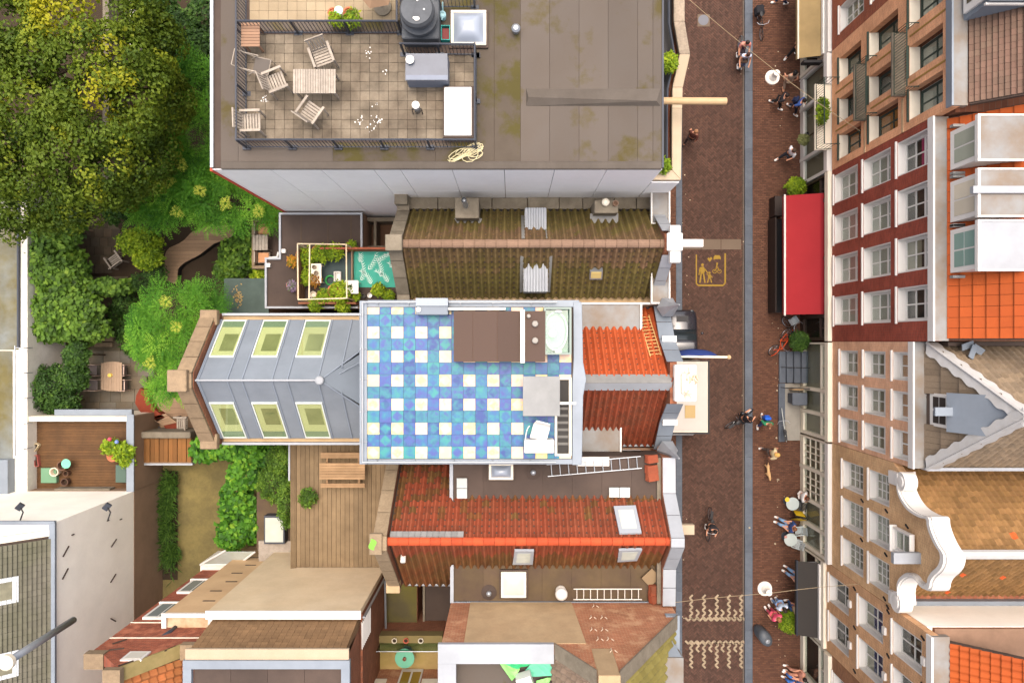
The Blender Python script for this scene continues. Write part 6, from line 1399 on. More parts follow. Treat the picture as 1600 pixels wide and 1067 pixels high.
mound('lime_shrub', 'lime-green shrub at the foot of the panel wall by the balcony', 'shrub', [(425, 338, 3.6, 14, 14), (398, 400, 2.8, 14, 30), (408, 428, 2.6, 22, 10)], 1300, .18, .12, leaf_lime)
mound('ground_fern', 'low dull green ground cover around the garden path', 'plant', [(195, 520, 1.2, 24, 40), (185, 470, 1.2, 16, 24), (215, 440, 1.6, 24, 16), (235, 425, 1.8, 16, 22), (170, 500, .8, 12, 30)], 4000, .2, .06, leaf_dark)
mound('shaded_shrub', 'small dark shrub under the big tree beside the round patio', 'shrub', [(168, 330, 2, 14, 18), (195, 320, 2.4, 26, 22), (225, 315, 2.2, 20, 20)], 3600, .17, .1, leaf_dark)
mound('climbing_vine', 'bright green vine climbing from the yard up to the timber deck', 'vine', [(315, 705, 3.2, 26, 20), (350, 702, 3.6, 30, 18), (385, 712, 3.9, 32, 24), (375, 745, 3.4, 28, 26), (360, 790, 3.0, 26, 36), (355, 840, 2.6, 24, 26), (385, 820, 2.6, 20, 34)], 4200, .27, .22, leaf_vine, up=.9, spread=.2)
mound('small_leaved_climber', 'small-leaved green climber beside the zinc edge of the timber deck', 'climber', [(432, 720, 4.6, 22, 24), (420, 760, 4.2, 26, 30), (440, 790, 4.4, 14, 44)], 7000, .1, .08, leaf_ivy, up=.6)
tag(mound('deck_weed', 'small green weed growing through the timber deck planks', 'plant', [(478, 780, 5.6, 14, 15)], 420, .16, .08, leaf_ivy, stem=False, center=W(478, 780, 5)), group=None)
mound('parapet_plant', 'bright shrub in the gutter behind the front coping, upper of two', 'plant', [(1048, 94, 11.6, 12, 15)], 900, .15, .07, leaf_lime, 'plants behind the front coping', stem=False, center=W(1048, 94, 10.5))
mound('parapet_plant', 'small bright plant in the corner of the front coping, lower of two', 'plant', [(1039, 257, 11.4, 9, 11)], 420, .15, .07, leaf_lime, 'plants behind the front coping', stem=False, center=W(1039, 257, 10.5))
# grass tufts along the yard wall
for k, (px, py, lab) in enumerate(((268, 758, 'topmost'), (265, 790, 'second'), (264, 826, 'third'), (270, 864, 'lowest'))):
    t = thing('grass_tuft', 'long-leaved grass tuft against the brown yard wall, %s of the row' % lab, 'grass tuft', W(px, py, 0), 'grass tufts along the yard wall')
    n = 420; a = rng.uniform(0, 6.28, n); el = rng.uniform(.1, .9, n); D = np.stack([np.cos(a)*np.cos(el)+.25, np.sin(a)*np.cos(el), np.sin(el)], 1); P = np.array(W(px, py, .05))+rng.normal(0, .22, (n, 3))*np.array([.7, 1.4, .1])+np.array([0, 0, .3])
    leaves('blades', grassmat, t, P, D, np.stack([-np.cos(a)*.5, -np.sin(a)*.5, np.ones(n)], 1), rng.uniform(.35, .65, n), .035, rng.uniform(0, 1, n), -.12)
hb2 = MB()
for k in range(40): p = W(262+random.uniform(-6, 8), 745+random.uniform(0, 160), .05); hb2.obox(p, .1, .1, .1, rz=random.uniform(0, 3))
tag(hb2.build('planting_bed_clods', soil), kind='stuff'); 
flat('planting_bed', X(252), X(278), Y(905), Y(735), .05, soil, .06)
# ================================================================ things standing on the roofs and terraces
zr0 = zT+.08
def local(t): return dict(parent=t, local=True)
def armchair(label, px, py, z, rz, m=wood_grey, group='slatted chairs on the roof terrace', s=1.14):
    t = thing('slatted_armchair', label, 'chair', W(px, py, z), group, rz); t.scale = (s, s, s)
    b = MB()
    for k in range(6): b.box(-.25, .25, -.25+k*.085, -.19+k*.085, .4, .425)
    b.build('seat', m, **local(t)); b = MB()
    for k in range(6): b.obox((-.22+k*.088, -.3, .68), .05, .02, .5, rx=.22)
    b.obox((0, -.365, .94), .56, .03, .07, rx=.22); b.obox((0, -.26, .46), .56, .03, .05, rx=.22); b.build('backrest', m, **local(t))
    for sx in (-.29, .29):
        MB().box(sx-.035, sx+.035, -.3, .3, .62, .645).build('armrest', m, **local(t))
        for sy in (-.26, .25): MB().box(sx-.025, sx+.025, sy-.025, sy+.025, 0, .62).build('leg', m, **local(t))
    return t
armchair('slatted chair above the terrace table, pulled back at an angle', 510, 98, zr0, R(200))
armchair('slatted chair at the left end of the terrace table, angled to the right', 440, 136, zr0, R(-68))
armchair('slatted chair below the terrace table, turned to the right', 493, 182, zr0, R(-35))
armchair('slatted chair alone in the lower left corner of the roof terrace', 402, 198, zr0, R(-88))
def slat_table(name, label, cat, px, py, z, rz, L, Wd, n, m, h=.72, along='x', group=None, leg=True):
    t = thing(name, label, cat, W(px, py, z), group, rz); p = L/n
    for k in range(n): MB().box(-L/2+k*p+.006, -L/2+(k+1)*p-.006, -Wd/2, Wd/2, h-.03, h).build('slat', m, **local(t))
    MB().box(-L/2+.05, L/2-.05, -Wd/2+.06, -Wd/2+.1, h-.09, h-.032).box(-L/2+.05, L/2-.05, Wd/2-.1, Wd/2-.06, h-.09, h-.032).build('apron', m, **local(t))
    for sx in (-1, 1):
        for sy in (-1, 1): MB().box(sx*(L/2-.08)-.03, sx*(L/2-.08)+.03, sy*(Wd/2-.08)-.03, sy*(Wd/2-.08)+.03, 0, h-.032).build('leg', m, **local(t))
    return t
slat_table('slatted_table', 'weathered slatted wooden table in the middle of the roof terrace', 'table', 500, 139, zr0, 0, 1.42, .8, 17, wood_grey)
slat_table('folding_table', 'small brown folding table in the upper left corner of the roof terrace', 'table', 401, 66, zr0, R(90), .8, .62, 8, mat('brown_weathered_wood', (146, 116, 94), rough=.9, var=.1), .6)
st = thing('steel_lounge_chair', 'tubular lounge chair with black mesh seat on the left of the terrace', 'chair', W(405, 108, zr0), None, R(-12))
fr2 = MB()
for sy in (-.27, .27): fr2.path([(-.62, sy, .75), (-.1, sy, .35), (.45, sy, .36), (.5, sy, .02)], .018, 6); fr2.path([(-.3, sy, .02), (.1, sy, .55), (-.35, sy, .58)], .016, 6)
fr2.path([(-.62, -.27, .75), (-.62, .27, .75)], .018, 6); fr2.path([(.48, -.27, .36), (.48, .27, .36)], .018, 6); fr2.build('frame', wood_grey, **local(st))
MB().slab([(-.05, -.25, .36), (.46, -.25, .37), (.46, .25, .37), (-.05, .25, .36)], .01).build('seat', plain('grey_mesh', (92, 86, 80), .9), **local(st))
# railings
def railing(label, pts, z, hgt=1.0, m=darkmetal, pitch=.12, nm='roof_railing', group='railings of the roof terrace', post=1.6):
    P = [W(a, b, z) for a, b in pts]; t = thing(nm, label, 'railing', P[0], group); bal = MB(); seen = []
    up = Vector((0, 0, 1))
    for a, b in zip(P[:-1], P[1:]):
        L = (b-a).length; n = int(L/pitch)
        for zz, r in ((hgt, .035), (.1, .022)): MB().tube(a+up*zz, b+up*zz, r, n=6).build('rail', m, t)
        for k in range(n+1): q = a.lerp(b, k/n); bal.tube(q+up*.1, q+up*hgt, .012, n=4, cap=False)
        k = max(1, round(L/post))
        for i in range(k+1):
            q = a.lerp(b, i/k)
            if any((q-v).length < .05 for v in seen): continue
            seen.append(q); MB().box(q.x-.03, q.x+.03, q.y-.03, q.y+.03, z+.05, z+hgt+.02).box(q.x-.14, q.x+.14, q.y-.08, q.y+.08, z, z+.05).build('post', m, t)
    tag(bal.build('balusters', m, t), kind='stuff'); return t
railing('dark steel railing along the left and bottom edge of the roof terrace', [(386, -20), (386, 231), (744, 231), (744, 87)], zT+.02)
railing('dark steel railing between the two halves of the roof terrace', [(386.5, 53), (627, 53), (627, -20)], zT+.02)
railing('short dark railing behind the grey storage box', [(632, 86), (743, 87)], zT+.02, .95)
railing('short railing at the top edge beside the round flue', [(684, 13), (742, 13), (742, -20)], zT+.02, .9)
# chimney with big round flue cowl
fl = thing('round_flue', 'big dark round flue with stepped cowl on a square base', 'flue', W(661, 50, zT))
c = W(661, 52, zT); darkz = mat('dark_lead', (84, 88, 92), (64, 68, 72), rough=.7, ns=3, dirt=.25)
MB().box(c.x-.62, c.x+.62, c.y-.5, c.y+.9, zT, zT+.75).build('base', darkz, fl, bevel=.03)
MB().lathe([(.52, .75), (.52, 1.0), (.6, 1.02), (.6, 1.15), (.46, 1.2), (.46, 1.42), (.56, 1.46), (.56, 1.62), (.5, 1.75), (0, 1.78)], (c.x, c.y+.05, zT), 28).build('cowl', darkz, fl, smooth=False)
spl = MB()
for k in range(9): a = random.uniform(0, 6.3); spl.lathe([(random.uniform(.03, .08), 0), (0, .01)], (c.x+.3*math.cos(a)*random.random(), c.y+.05+.35*math.sin(a), zT+1.785), 8)
tag(spl.build('bird_droppings', white, fl), kind='stuff')
def dome(label, a, b, c_, d, z, m=None, nm='skylight_dome', h=.3, group='roof skylights', kerb_=None):
    t = thing(nm, label, 'skylight', W((a+b)/2, (c_+d)/2, z), group); x0, x1, y0, y1 = X(a, z), X(b, z), Y(d, z), Y(c_, z)
    MB().box(x0-.06, x1+.06, y0-.06, y1+.06, z-.1, z+.1).build('kerb', kerb_ or bitdark, t); f = MB(); w_ = .09
    f.box(x0, x1, y0, y0+w_, z+.1, z+.2).box(x0, x1, y1-w_, y1, z+.1, z+.2).box(x0, x0+w_, y0+w_, y1-w_, z+.1, z+.2).box(x1-w_, x1, y0+w_, y1-w_, z+.1, z+.2); f.build('frame', cream, t, bevel=.015)
    n = 10; vs, fs = [], []; ix, iy = (x1-x0)/2-w_, (y1-y0)/2-w_; cx, cy = (x0+x1)/2, (y0+y1)/2
    for j in range(n+1):
        for i in range(n+1): u, v = 2*i/n-1, 2*j/n-1; vs.append((cx+u*ix, cy+v*iy, z+.18+h*(1-u**4)*(1-v**4)*(1-.3*max(abs(u), abs(v)))))
    for j in range(n):
        for i in range(n): fs.append((j*(n+1)+i, j*(n+1)+i+1, (j+1)*(n+1)+i+1, (j+1)*(n+1)+i))
    MB().add(vs, fs, 0.).build('dome', m or domem, t, smooth=True); return t
domem = mat('acrylic_dome', (150, 160, 172), (120, 130, 146), rough=.12, ns=1, spec=.6, coat=.5)
domew = mat('milky_dome', (190, 192, 184), (176, 178, 172), rough=.25, ns=2)
dome('large acrylic skylight dome beside the round flue on the flat roof', 705, 760, 20, 74, zT)
dome('acrylic skylight dome on the upper flat dormer of the red house', 764, 802, 722, 748, 10.0, domem, h=.25)
dome('milky square skylight on the lower flat dormer of the red house', 783, 822, 891, 931, 9.74, domew, h=.08)
tag(MB().lathe([(.1, 0), (.1, .18), (.15, .2), (.15, .3), (.08, .36), (0, .37)], W(806, 50, zT), 16).build('roof_vent', steel), 'small round grey vent on the bare felt of the big flat roof', 'vent')
wc = thing('watering_can', 'pale blue watering can beside the round flue', 'watering can', W(692, 28, zT)); c = W(692, 28, zT); pb_ = plain('pale_blue_plastic', (150, 190, 196), .4)
MB().lathe([(.12, 0), (.13, .25), (.09, .3), (.07, .3), (.1, .25)], c, 14).build('body', pb_, wc); MB().path([c+Vector((0, .1, .08)), c+Vector((.02, .3, .3)), c+Vector((.02, .36, .36))], .025).build('spout', pb_, wc); MB().path([c+Vector((0, -.08, .28)), c+Vector((0, -.2, .3)), c+Vector((0, -.13, .08))], .016).build('handle', pb_, wc)
tb = thing('teal_crate', 'small teal plastic crate under the watering can', 'crate', W(697, 56, zT)); c = W(697, 56, zT); tealp = plain('teal_plastic', (40, 150, 140), .5)
m_ = MB(); m_.box(c.x-.15, c.x+.15, c.y-.25, c.y+.25, zT, zT+.03); 
for q_ in ((-.15, -.13, -.25, .25), (.13, .15, -.25, .25), (-.13, .13, -.25, -.23), (-.13, .13, .23, .25)): m_.box(c.x+q_[0], c.x+q_[1], c.y+q_[2], c.y+q_[3], zT+.03, zT+.25)
m_.build('body', tealp, tb); MB().box(c.x-.12, c.x+.12, c.y-.2, c.y+.2, zT+.032, zT+.12).build('contents', plain('dark_red_rag', (110, 40, 40)), tb)
bx = thing('storage_box', 'grey storage box with translucent lid behind the short railing', 'storage box', W(666, 104, zr0)); zb = zr0+.8
MB().box(X(634, zb), X(699, zb), Y(124, zb), Y(83, zb), zr0, zb-.06).build('body', plain('blue_grey_plastic', (116, 124, 138), .5, dirt=.15), bx)
MB().slab([W(633, 126, zb-.08), W(700, 126, zb-.08), W(699, 84, zb+.02), W(634, 84, zb+.02)], .05).build('lid', mat('translucent_lid', (128, 136, 150), (104, 110, 122), rough=.35, ns=2, dirt=.1), bx)
tag(MB().lathe([(.05, 0), (.13, .03), (.14, .09), (.12, .09), (.09, .03)], W(641, 95, zb+.03), 18).build('white_bowl', white), 'small white bowl on the grey storage box', 'bowl')
wp = thing('white_roof_hatch', 'flat white roof hatch with dark edge in the terrace corner', 'hatch', W(716, 174, zr0)); z_ = zr0+.35
MB().box(X(692, z_), X(740, z_), Y(215, z_), Y(134, z_), zr0, z_-.05).build('kerb', bitdark, wp); MB().box(X(694, z_), X(737, z_), Y(212, z_), Y(136, z_), z_-.049, z_).build('cover', white, wp, bevel=.02)
vp = thing('terrace_vent_pipe', 'grey vent pipe with white cap on a small black bracket', 'vent pipe', W(653, 172, zr0)); c = W(653, 173, zr0)
MB().tube(c, c+Vector((0, 0, .55)), .11, n=16).build('pipe', steel, vp, smooth=True); MB().lathe([(.13, .55), (.13, .6), (0, .63)], c, 16).build('cap', white, vp); MB().path([c+Vector((-.16, -.12, 0)), c+Vector((-.16, -.05, .3)), c+Vector((.16, -.05, .3)), c+Vector((.16, -.12, 0))], .02).build('bracket', black, vp)
rp_ = []
for k in range(220):
    a = k*.33; r0 = .25+.14*math.sin(k*.61); rp_.append((X(733, zT)+(r0*1.3)*math.cos(a)+.22*math.sin(k*.05), Y(239, zT)+r0*.75*math.sin(a*1.03)+.05*math.sin(k*.4), zT+.06+.03*math.sin(k*1.7)))
tag(MB().path(rp_, .014, 5).build('rope_heap', plain('cream_rope', (206, 196, 156), .9)), 'tangled heap of pale rope at the terrace corner', 'rope')
um = thing('closed_parasol', 'folded six-sided brown parasol cover on the upper terrace', 'parasol', W(598, 14, zr0)); c = W(598, 12, zr0)
pr = [(c.x+.62*math.cos(R(60*k+10))*1, c.y+.62*math.sin(R(60*k+10)), zr0+1.2) for k in range(6)]; mb = MB()
for k in range(6): mb.add([pr[k], pr[(k+1) % 6], (c.x, c.y, zr0+1.42)], [(0, 1, 2)])
mb.build('canopy', mat('brown_canvas', (128, 104, 82), rough=.95, var=.1, ns=3), um); MB().tube(c, c+Vector((0, 0, 1.4)), .03).build('pole', wood_grey, um); MB().lathe([(.3, 0), (.3, .06), (.05, .1)], c, 18).build('base', concrete, um)
spl = MB()
for cx, cy, n in ((562, 186, 12), (591, 188, 14), (580, 200, 8), (413, 157, 10), (575, 85, 8), (590, 163, 5), (600, 110, 5)):
    for k in range(n): p = W(cx+random.gauss(0, 4), cy+random.gauss(0, 4), zt+.006); r = random.uniform(.012, .035); spl.prism([(p.x+r*math.cos(a)*random.uniform(.6, 1.2), p.y+r*math.sin(a)*random.uniform(.6, 1.2)) for a in (0, 1, 2, 3, 4, 5)], zt+.005, zt+.01)
tag(spl.build('bird_droppings', white, ter), kind='stuff')
def pot_plant(label, px, py, z, r, m, n=160, pot=None, hgt=.35, ll=.14, lw=.07, nm='potted_plant', group=None, spread=.18):
    t = thing(nm, label, 'potted plant', W(px, py, z), group); c = W(px, py, z)
    MB().lathe([(r*.45, 0), (r*.6, hgt*.8), (r*.65, hgt*.82), (r*.5, hgt*.82), (r*.48, hgt*.7)], c, 12).build('pot', pot or tercp, t)
    rp = r*F/(H-z); mound('', '', '', [(px, py, z+hgt+r*.8, rp, rp)], n, ll, lw, m, parent=t, center=c, spread=spread); return t
tercp = plain('terracotta', (176, 104, 72), .8, dirt=.15)
pot_plant('yellow-green potted plant left of the green table, upper terrace', 523, 26, zr0, .28, leaf_lime, 180)
pot_plant('yellow-green potted plant right of the green table, upper terrace', 548, 26, zr0, .32, leaf_lime, 220)
t = thing('mint_side_table', 'small round mint side table between two potted plants, upper terrace', 'table', W(534, 26, zr0)); c = W(534, 26, zr0)
MB().lathe([(.14, .44), (.15, .46), (0, .46)], c, 20).build('table_top', plain('mint_paint', (156, 214, 186), .5), t); MB().tube(c, c+Vector((0, 0, .44)), .025).build('leg', steel, t)
# ---- rear terrace of the brown house
zp5 = zE+.02
rg = thing('leaf_pattern_rug', 'turquoise outdoor rug with white feathery leaf print beside the brown house', 'rug', W(592, 420, zp5)); x0, x1, y0, y1 = X(553, zp5), X(629, zp5), Y(449, zp5), Y(392, zp5)
MB().box(x0, x1, y0, y1, zp5, zp5+.02).build('rug_base', mat('turquoise_rug', (70, 160, 140), (58, 142, 126), rough=.95, ns=3, dirt=.1), rg); lf = MB()
for fx, fy, ang, L in ((.15, .2, 60, .9), (.35, .1, 100, .8), (.3, .5, 40, 1.), (.55, .3, 75, .9), (.7, .15, 110, .8), (.5, .75, 20, .9), (.75, .55, 55, .9), (.9, .3, 95, .8), (.12, .7, 70, .7), (.62, .92, 350, .6)):
    bx_, by_ = x0+(x1-x0)*fx, y0+(y1-y0)*fy; a = R(ang)
    for k in range(9):
        q = Vector((bx_+math.cos(a)*L*k/9, by_+math.sin(a)*L*k/9)); a += .06
        for s in (1, -1):
            d = Vector((math.cos(a+s*.75), math.sin(a+s*.75))); w2 = Vector((-d.y, d.x))*.022; e = q+d*.22*(1-.05*k)
            if all(x0+.02 < v.x < x1-.02 and y0+.02 < v.y < y1-.02 for v in (q+w2, e, q-w2)): lf.add([(q.x+w2.x, q.y+w2.y, zp5+.0215), (e.x, e.y, zp5+.0215), (q.x-w2.x, q.y-w2.y, zp5+.0215)], [(0, 1, 2)])
lf.build('leaf_print', plain('white_print', (206, 222, 212), .95), rg)
tag(MB().box(X(551, zp5), X(553, zp5), Y(470, zp5), Y(388, zp5), zp5-.01, zp5+.3).build('terrace_kerb', brown_render), 'low brown kerb between the rug and the pergola', 'kerb')
flat_ = MB().box(X(500, zp5), X(551, zp5), Y(468, zp5), Y(395, zp5), zp5-.008, zp5+.012); tag(flat_.build('terrace_mat', mat('dark_green_mat', (62, 74, 74), rough=.9, dirt=.2)), 'dark grey-green floor mat under the pergola', 'mat')
pg = thing('timber_pergola', 'slim timber pergola frame full of plants on the felt roof', 'pergola', W(505, 425, zp5)); zg_ = 6.9
B = [W(a, b, zg_) for a, b in ((465, 381), (541, 382), (542, 466), (466, 468))]; wp_ = mat('pale_painted_timber', (212, 196, 164), (180, 156, 120), rough=.8, ns=4, dirt=.15)
for a, b in zip(B, B[1:]+B[:1]): m_ = MB(); m_.path([a, b], .035, 4); m_.build('top_beam', wp_, pg)
for p in B: MB().tube((p.x, p.y, zp5), p, .035, n=4).build('post', wp_, pg)
MB().path([W(484, 381, zg_), W(483, 468, zg_)], .035, 4).build('cross_beam', wp_, pg)
for k in range(4): MB().box(B[3].x-.35, B[3].x-.22+.0, B[3].y+.1, B[0].y-.1, zp5+.1+k*.25, zp5+.2+k*.25).build('fence_board', wood_dark, pg)
MB().box(X(496, 6), X(630, 6), Y(389, 6), Y(386, 6), zp5, 5.9).build('red_rail', plain('brick_red_wood', (150, 82, 56), .8, dirt=.2), pg)
MB().box(X(466, 5.6), X(556, 5.6), Y(475, 5.6), Y(472, 5.6), zp5, 5.6).build('front_board', plain('brown_red_wood', (140, 90, 64), .8, dirt=.2), pg)
gi = 'potted plants around the pergola'
for k, (a, b, r, lab, m_, z_) in enumerate(((475, 400, .42, 'leafy plant in the upper left pergola corner', leaf_lime, .3), (500, 395, .42, 'trailing plant along the upper pergola beam', leaf_lime, .5), (520, 392, .4, 'leafy plant at the upper right of the pergola', leaf_lime, .5), (478, 432, .38, 'yellow-leaved plant at the left pergola rail', leaf_lime, .3), (490, 436, .3, 'rusty orange plant in the middle of the pergola', leafmat('rusty_leaf', [(120, 80, 30), (160, 110, 40), (150, 140, 50)]), .4),
        (505, 462, .34, 'green plant at the lower pergola beam', leaf_lime, .3), (528, 456, .5, 'tall bushy plant at the lower right of the pergola', leaf_lime, .8), (490, 476, .3, 'plant hanging over the front board of the pergola', leaf_lime, .2), (534, 478, .34, 'bushy plant hanging outside the lower pergola corner', leaf_lime, .2), (455, 446, .22, 'purple-flowered plant left of the pergola', leafmat('mauve_leaf', [(90, 110, 50), (150, 120, 160), (200, 190, 80)]), .1), (456, 408, .24, 'orange-flowered plant left of the pergola', leafmat('orange_leaf', [(110, 120, 40), (190, 130, 40), (200, 170, 60)]), .1),
        (548, 383, .2, 'small green plant right of the upper pergola beam', leaf_lime, .2), (590, 452, .3, 'bright yellow-green plant below the rug', leaf_lime, .3), (606, 462, .26, 'pale leafy plant in a pot below the rug', leaf_lime, .1), (555, 462, .2, 'small plant in a pale pot beside the white sink table', leaf_lime, .1), (548, 447, .16, 'tiny plant on the white sink table', leaf_dark, .6))):
    pot_plant(lab, a, b, zp5+z_*.0, r, m_, int(420*r/.4), hgt=.3+z_*.6, ll=.15, lw=.07, group=gi)
wtb = thing('white_sink_table', 'white sink table at the corner of the rug', 'table', W(548, 448, zp5)); x0, x1, y0, y1 = X(538, 5.8), X(560, 5.8), Y(459, 5.8), Y(438, 5.8)
MB().box(x0, x1, y0, y1, 5.74, 5.8).build('table_top', white, wtb, bevel=.02)
for a in (x0+.05, x1-.09):
    for b in (y0+.05, y1-.09): MB().box(a, a+.04, b, b+.04, zp5, 5.739).build('leg', white, wtb)
for px, py, r, lab, c_ in ((579, 462, .11, 'round white pot below the rug, beside the sink table', (226, 222, 214)), (569, 463, .1, 'dark round pot beside the round white pot', (60, 56, 54)), (491, 461, .16, 'pale basin hanging at the lower left of the pergola', (205, 196, 178))):
    tag(MB().lathe([(r*.7, 0), (r, .2), (r*.85, .2), (r*.6, .06)], W(px, py, zp5), 18).build('round_pot', plain('pot%d' % px, c_, .6)), lab, 'pot')
bs_ = thing('white_basin', 'white plastic basin on the dark mat under the pergola', 'basin', W(526, 432, zp5)); x0, x1, y0, y1 = X(521, 5.3), X(532, 5.3), Y(440, 5.3), Y(424, 5.3); m_ = MB(); m_.box(x0+.04, x1-.04, y0+.04, y1-.04, zp5+.02, zp5+.05)
for q_ in ((x0, x0+.05, y0, y1), (x1-.05, x1, y0, y1), (x0+.05, x1-.05, y0, y0+.05), (x0+.05, x1-.05, y1-.05, y1)): m_.box(*q_, zp5+.02, zp5+.25)
m_.build('bowl', white, bs_, bevel=.015)
tag(MB().ring(W(516, 438, zp5+.1), .22, .025, 20, 6).ring(W(516, 438, zp5+.14), .19, .025, 20, 6).build('green_hose', plain('green_hose', (30, 140, 60), .4)), 'coiled green garden hose beside the white basin', 'hose')
tc_ = thing('cluttered_white_shelf', 'pale potting shelf with small pots on the left inside the pergola', 'shelf', W(494, 428, zp5)); MB().box(X(486, 5.7), X(502, 5.7), Y(442, 5.7), Y(412, 5.7), 5.65, 5.7).build('shelf_top', cream, tc_)
for a in (487, 500):
    for b in (414, 440): p = W(a, b, 5.7); MB().box(p.x-.02, p.x+.02, p.y-.02, p.y+.02, zp5, 5.649).build('leg', cream, tc_)
for px, py, lab in ((492, 418, 'upper'), (495, 427, 'middle'), (491, 436, 'lower')): tag(MB().lathe([(.07, 0), (.1, .14), (.08, .14), (.06, .05)], W(px, py, 5.7), 12).build('small_pot', plain('grey_pot_'+lab, (130, 116, 96))), '%s of three small grey pots on the potting shelf' % lab, 'pot', 'small pots on the potting shelf')
# ---- blue terrace furniture
sd_ = thing('brown_roof_shed', 'brown felt-topped stair housing on the blue tiled terrace with a white bar', 'stair housing', W(780, 525, zM)); zs = 12.75
MB().box(X(709, zs), X(852, zs), Y(565, zs), Y(486, zs), zM, zs-.02).build('body', mat('brown_board', (104, 84, 72), rough=.8, dirt=.15), sd_)
xs_ = [709, 739, 777, 812]; brf = mat('brown_felt', (96, 78, 68), (88, 72, 64), rough=.85, ns=1, dirt=.12, fine=.04)
for a, b in zip(xs_, xs_[1:]+[852]): MB().box(X(a, zs)+.01, X(b, zs)-.01, Y(565, zs), Y(486, zs), zs-.019, zs+.01).build('roofing_sheet', brf, sd_)
MB().box(X(813, zs+.1), X(820, zs+.1), Y(567, zs+.1), Y(484, zs+.1), zs+.011, zs+.11).build('white_bar', cream, sd_)
for a, b, r in ((836, 506, .11), (836, 532, .11), (826, 494, .07)): MB().lathe([(r, 0), (r, .1), (r*.8, .14), (0, .15)], W(a, b, zs+.01), 18).build('vent_cap', mat('grey_vent', (150, 146, 138), rough=.7, dirt=.2) if a == 836 and b == 506 else bpy.data.materials.get('grey_vent') or steel, sd_)
tub = thing('glass_hot_tub', 'square hot tub with pale green water beside the brown stair housing', 'hot tub', W(872, 518, zM)); z_ = 12.7; x0, x1, y0, y1 = X(850, z_), X(893, z_), Y(554, z_), Y(480, z_)
m_ = MB(); 
for q_ in ((x0, x0+.07, y0, y1), (x1-.07, x1, y0, y1), (x0+.07, x1-.07, y0, y0+.07), (x0+.07, x1-.07, y1-.07, y1)): m_.box(*q_, zM+.02, z_)
m_.build('shell', plain('grey_green_shell', (126, 140, 132), .5), tub); MB().box(x0+.07, x1-.07, y0+.07, y1-.07, zM+.02, zM+.08).build('floor', plain('pale_tub_floor', (176, 200, 190), .5), tub)
MB().lathe([(.3, .1), (.42, .12), (.45, .4), (.5, .42)], ((x0+x1)/2-.05, (y0+y1)/2, zM), 20, Matrix.Diagonal((.85, 1.4, 1)), cap=False).build('basin', plain('pale_green_basin', (190, 206, 198), .4), tub)
MB().box(x0+.08, x1-.08, y0+.08, y1-.08, zM+.38, zM+.385).build('water', glassmat('pale_water', (226, 240, 234), .04), tub)
MB().lathe([(.13, 0), (.13, .03), (0, .035)], W(863, 521, zM+.4), 20).build('drain_cover', white, tub)
for py in (486, 549): MB().box(X(868, z_), X(878, z_), Y(py+2, z_), Y(py-2, z_), z_-.2, z_-.12).build('latch', white, tub)
ac = thing('grey_equipment_cover', 'grey metal equipment cover on the upper edge of the blue terrace', 'cover', W(675, 481, zM)); MB().box(X(650, 12.5), X(700, 12.5), Y(492, 12.5), Y(469, 12.5), zM+.06, 12.5).build('casing', mat('grey_casing', (116, 126, 136), rough=.5, dirt=.1), ac, bevel=.02)
MB().box(X(650, 12.5), X(700, 12.5), Y(478, 12.5), Y(466, 12.5), 12.501, 12.56).build('top_flap', plain('lighter_casing', (140, 150, 158), .5), ac); MB().lathe([(.09, 0), (.09, .05), (0, .06)], W(654, 484, 12.5), 14).build('round_vent', steel, ac)
tag(MB().box(X(700, 12.4), X(790, 12.4), Y(484.5, 12.4), Y(480.5, 12.4), zM+.06, 12.4).build('white_awning_bar', white), 'long thin white bar along the brown stair housing', 'bar')
tt = thing('grey_terrace_table', 'square pale grey table on the blue tiled terrace', 'table', W(846, 619, zM)); z_ = zM+.74; MB().box(X(817, z_), X(875, z_), Y(650, z_), Y(588, z_), z_-.04, z_).build('table_top', mat('pale_concrete_top', (176, 178, 176), (164, 166, 166), rough=.7, ns=1.5), tt, bevel=.01)
for a in (822, 870):
    for b in (593, 645): p = W(a, b, z_); MB().box(p.x-.03, p.x+.03, p.y-.03, p.y+.03, zM, z_-.041).build('leg', steel, tt)
wch = thing('white_shell_chair', 'white moulded chair below the grey terrace table', 'chair', W(843, 672, zM), None, R(165)); m_ = MB(); n = 8; vs, fs = [], []
for j in range(n+1):
    for i in range(n+1):
        u, v = 2*i/n-1, j/n
        if v < .55: p = (u*.3, .28-v*.95, .44+.1*u*u)
        else: w_ = (v-.55)/.45; p = (u*.3*(1-.2*w_), -.24-w_*.16-.0*u, .46+w_*.42+.06*u*u*(1-w_))
        vs.append(p)
for j in range(n):
    for i in range(n): fs.append((j*(n+1)+i, j*(n+1)+i+1, (j+1)*(n+1)+i+1, (j+1)*(n+1)+i))
o = m_.add(vs, fs, 0.).build('shell', white, smooth=True, **local(wch)); s2_ = o.modifiers.new('t', 'SOLIDIFY'); s2_.thickness = .025
for sx in (-.22, .22):
    for sy in (-.2, .2): MB().tube((sx, sy, 0), (sx*.6, sy*.6, .45), .015).build('leg', white, **local(wch))
tag(MB().box(X(819, 12.5), X(866, 12.5), Y(708, 12.5), Y(687, 12.5), zM+.01, 12.5).build('white_bench', white, bevel=.04, seg=2), 'long white bench cushion in the lower right corner of the blue terrace', 'bench')
arc = MB().path([W(821+8*(1-math.cos(t_)), 690-28*math.sin(t_)*.9, zM+.5+.25*math.sin(t_)) for t_ in [i*.2 for i in range(8)]], .02); tag(arc.build('white_hoop', white), 'white curved hoop beside the white chair', 'hoop')
sw = thing('stairwell_hatch', 'sunken stairwell with pale frame at the street end of the blue terrace', 'stairwell', W(882, 650, zM)); z_ = zM+.1
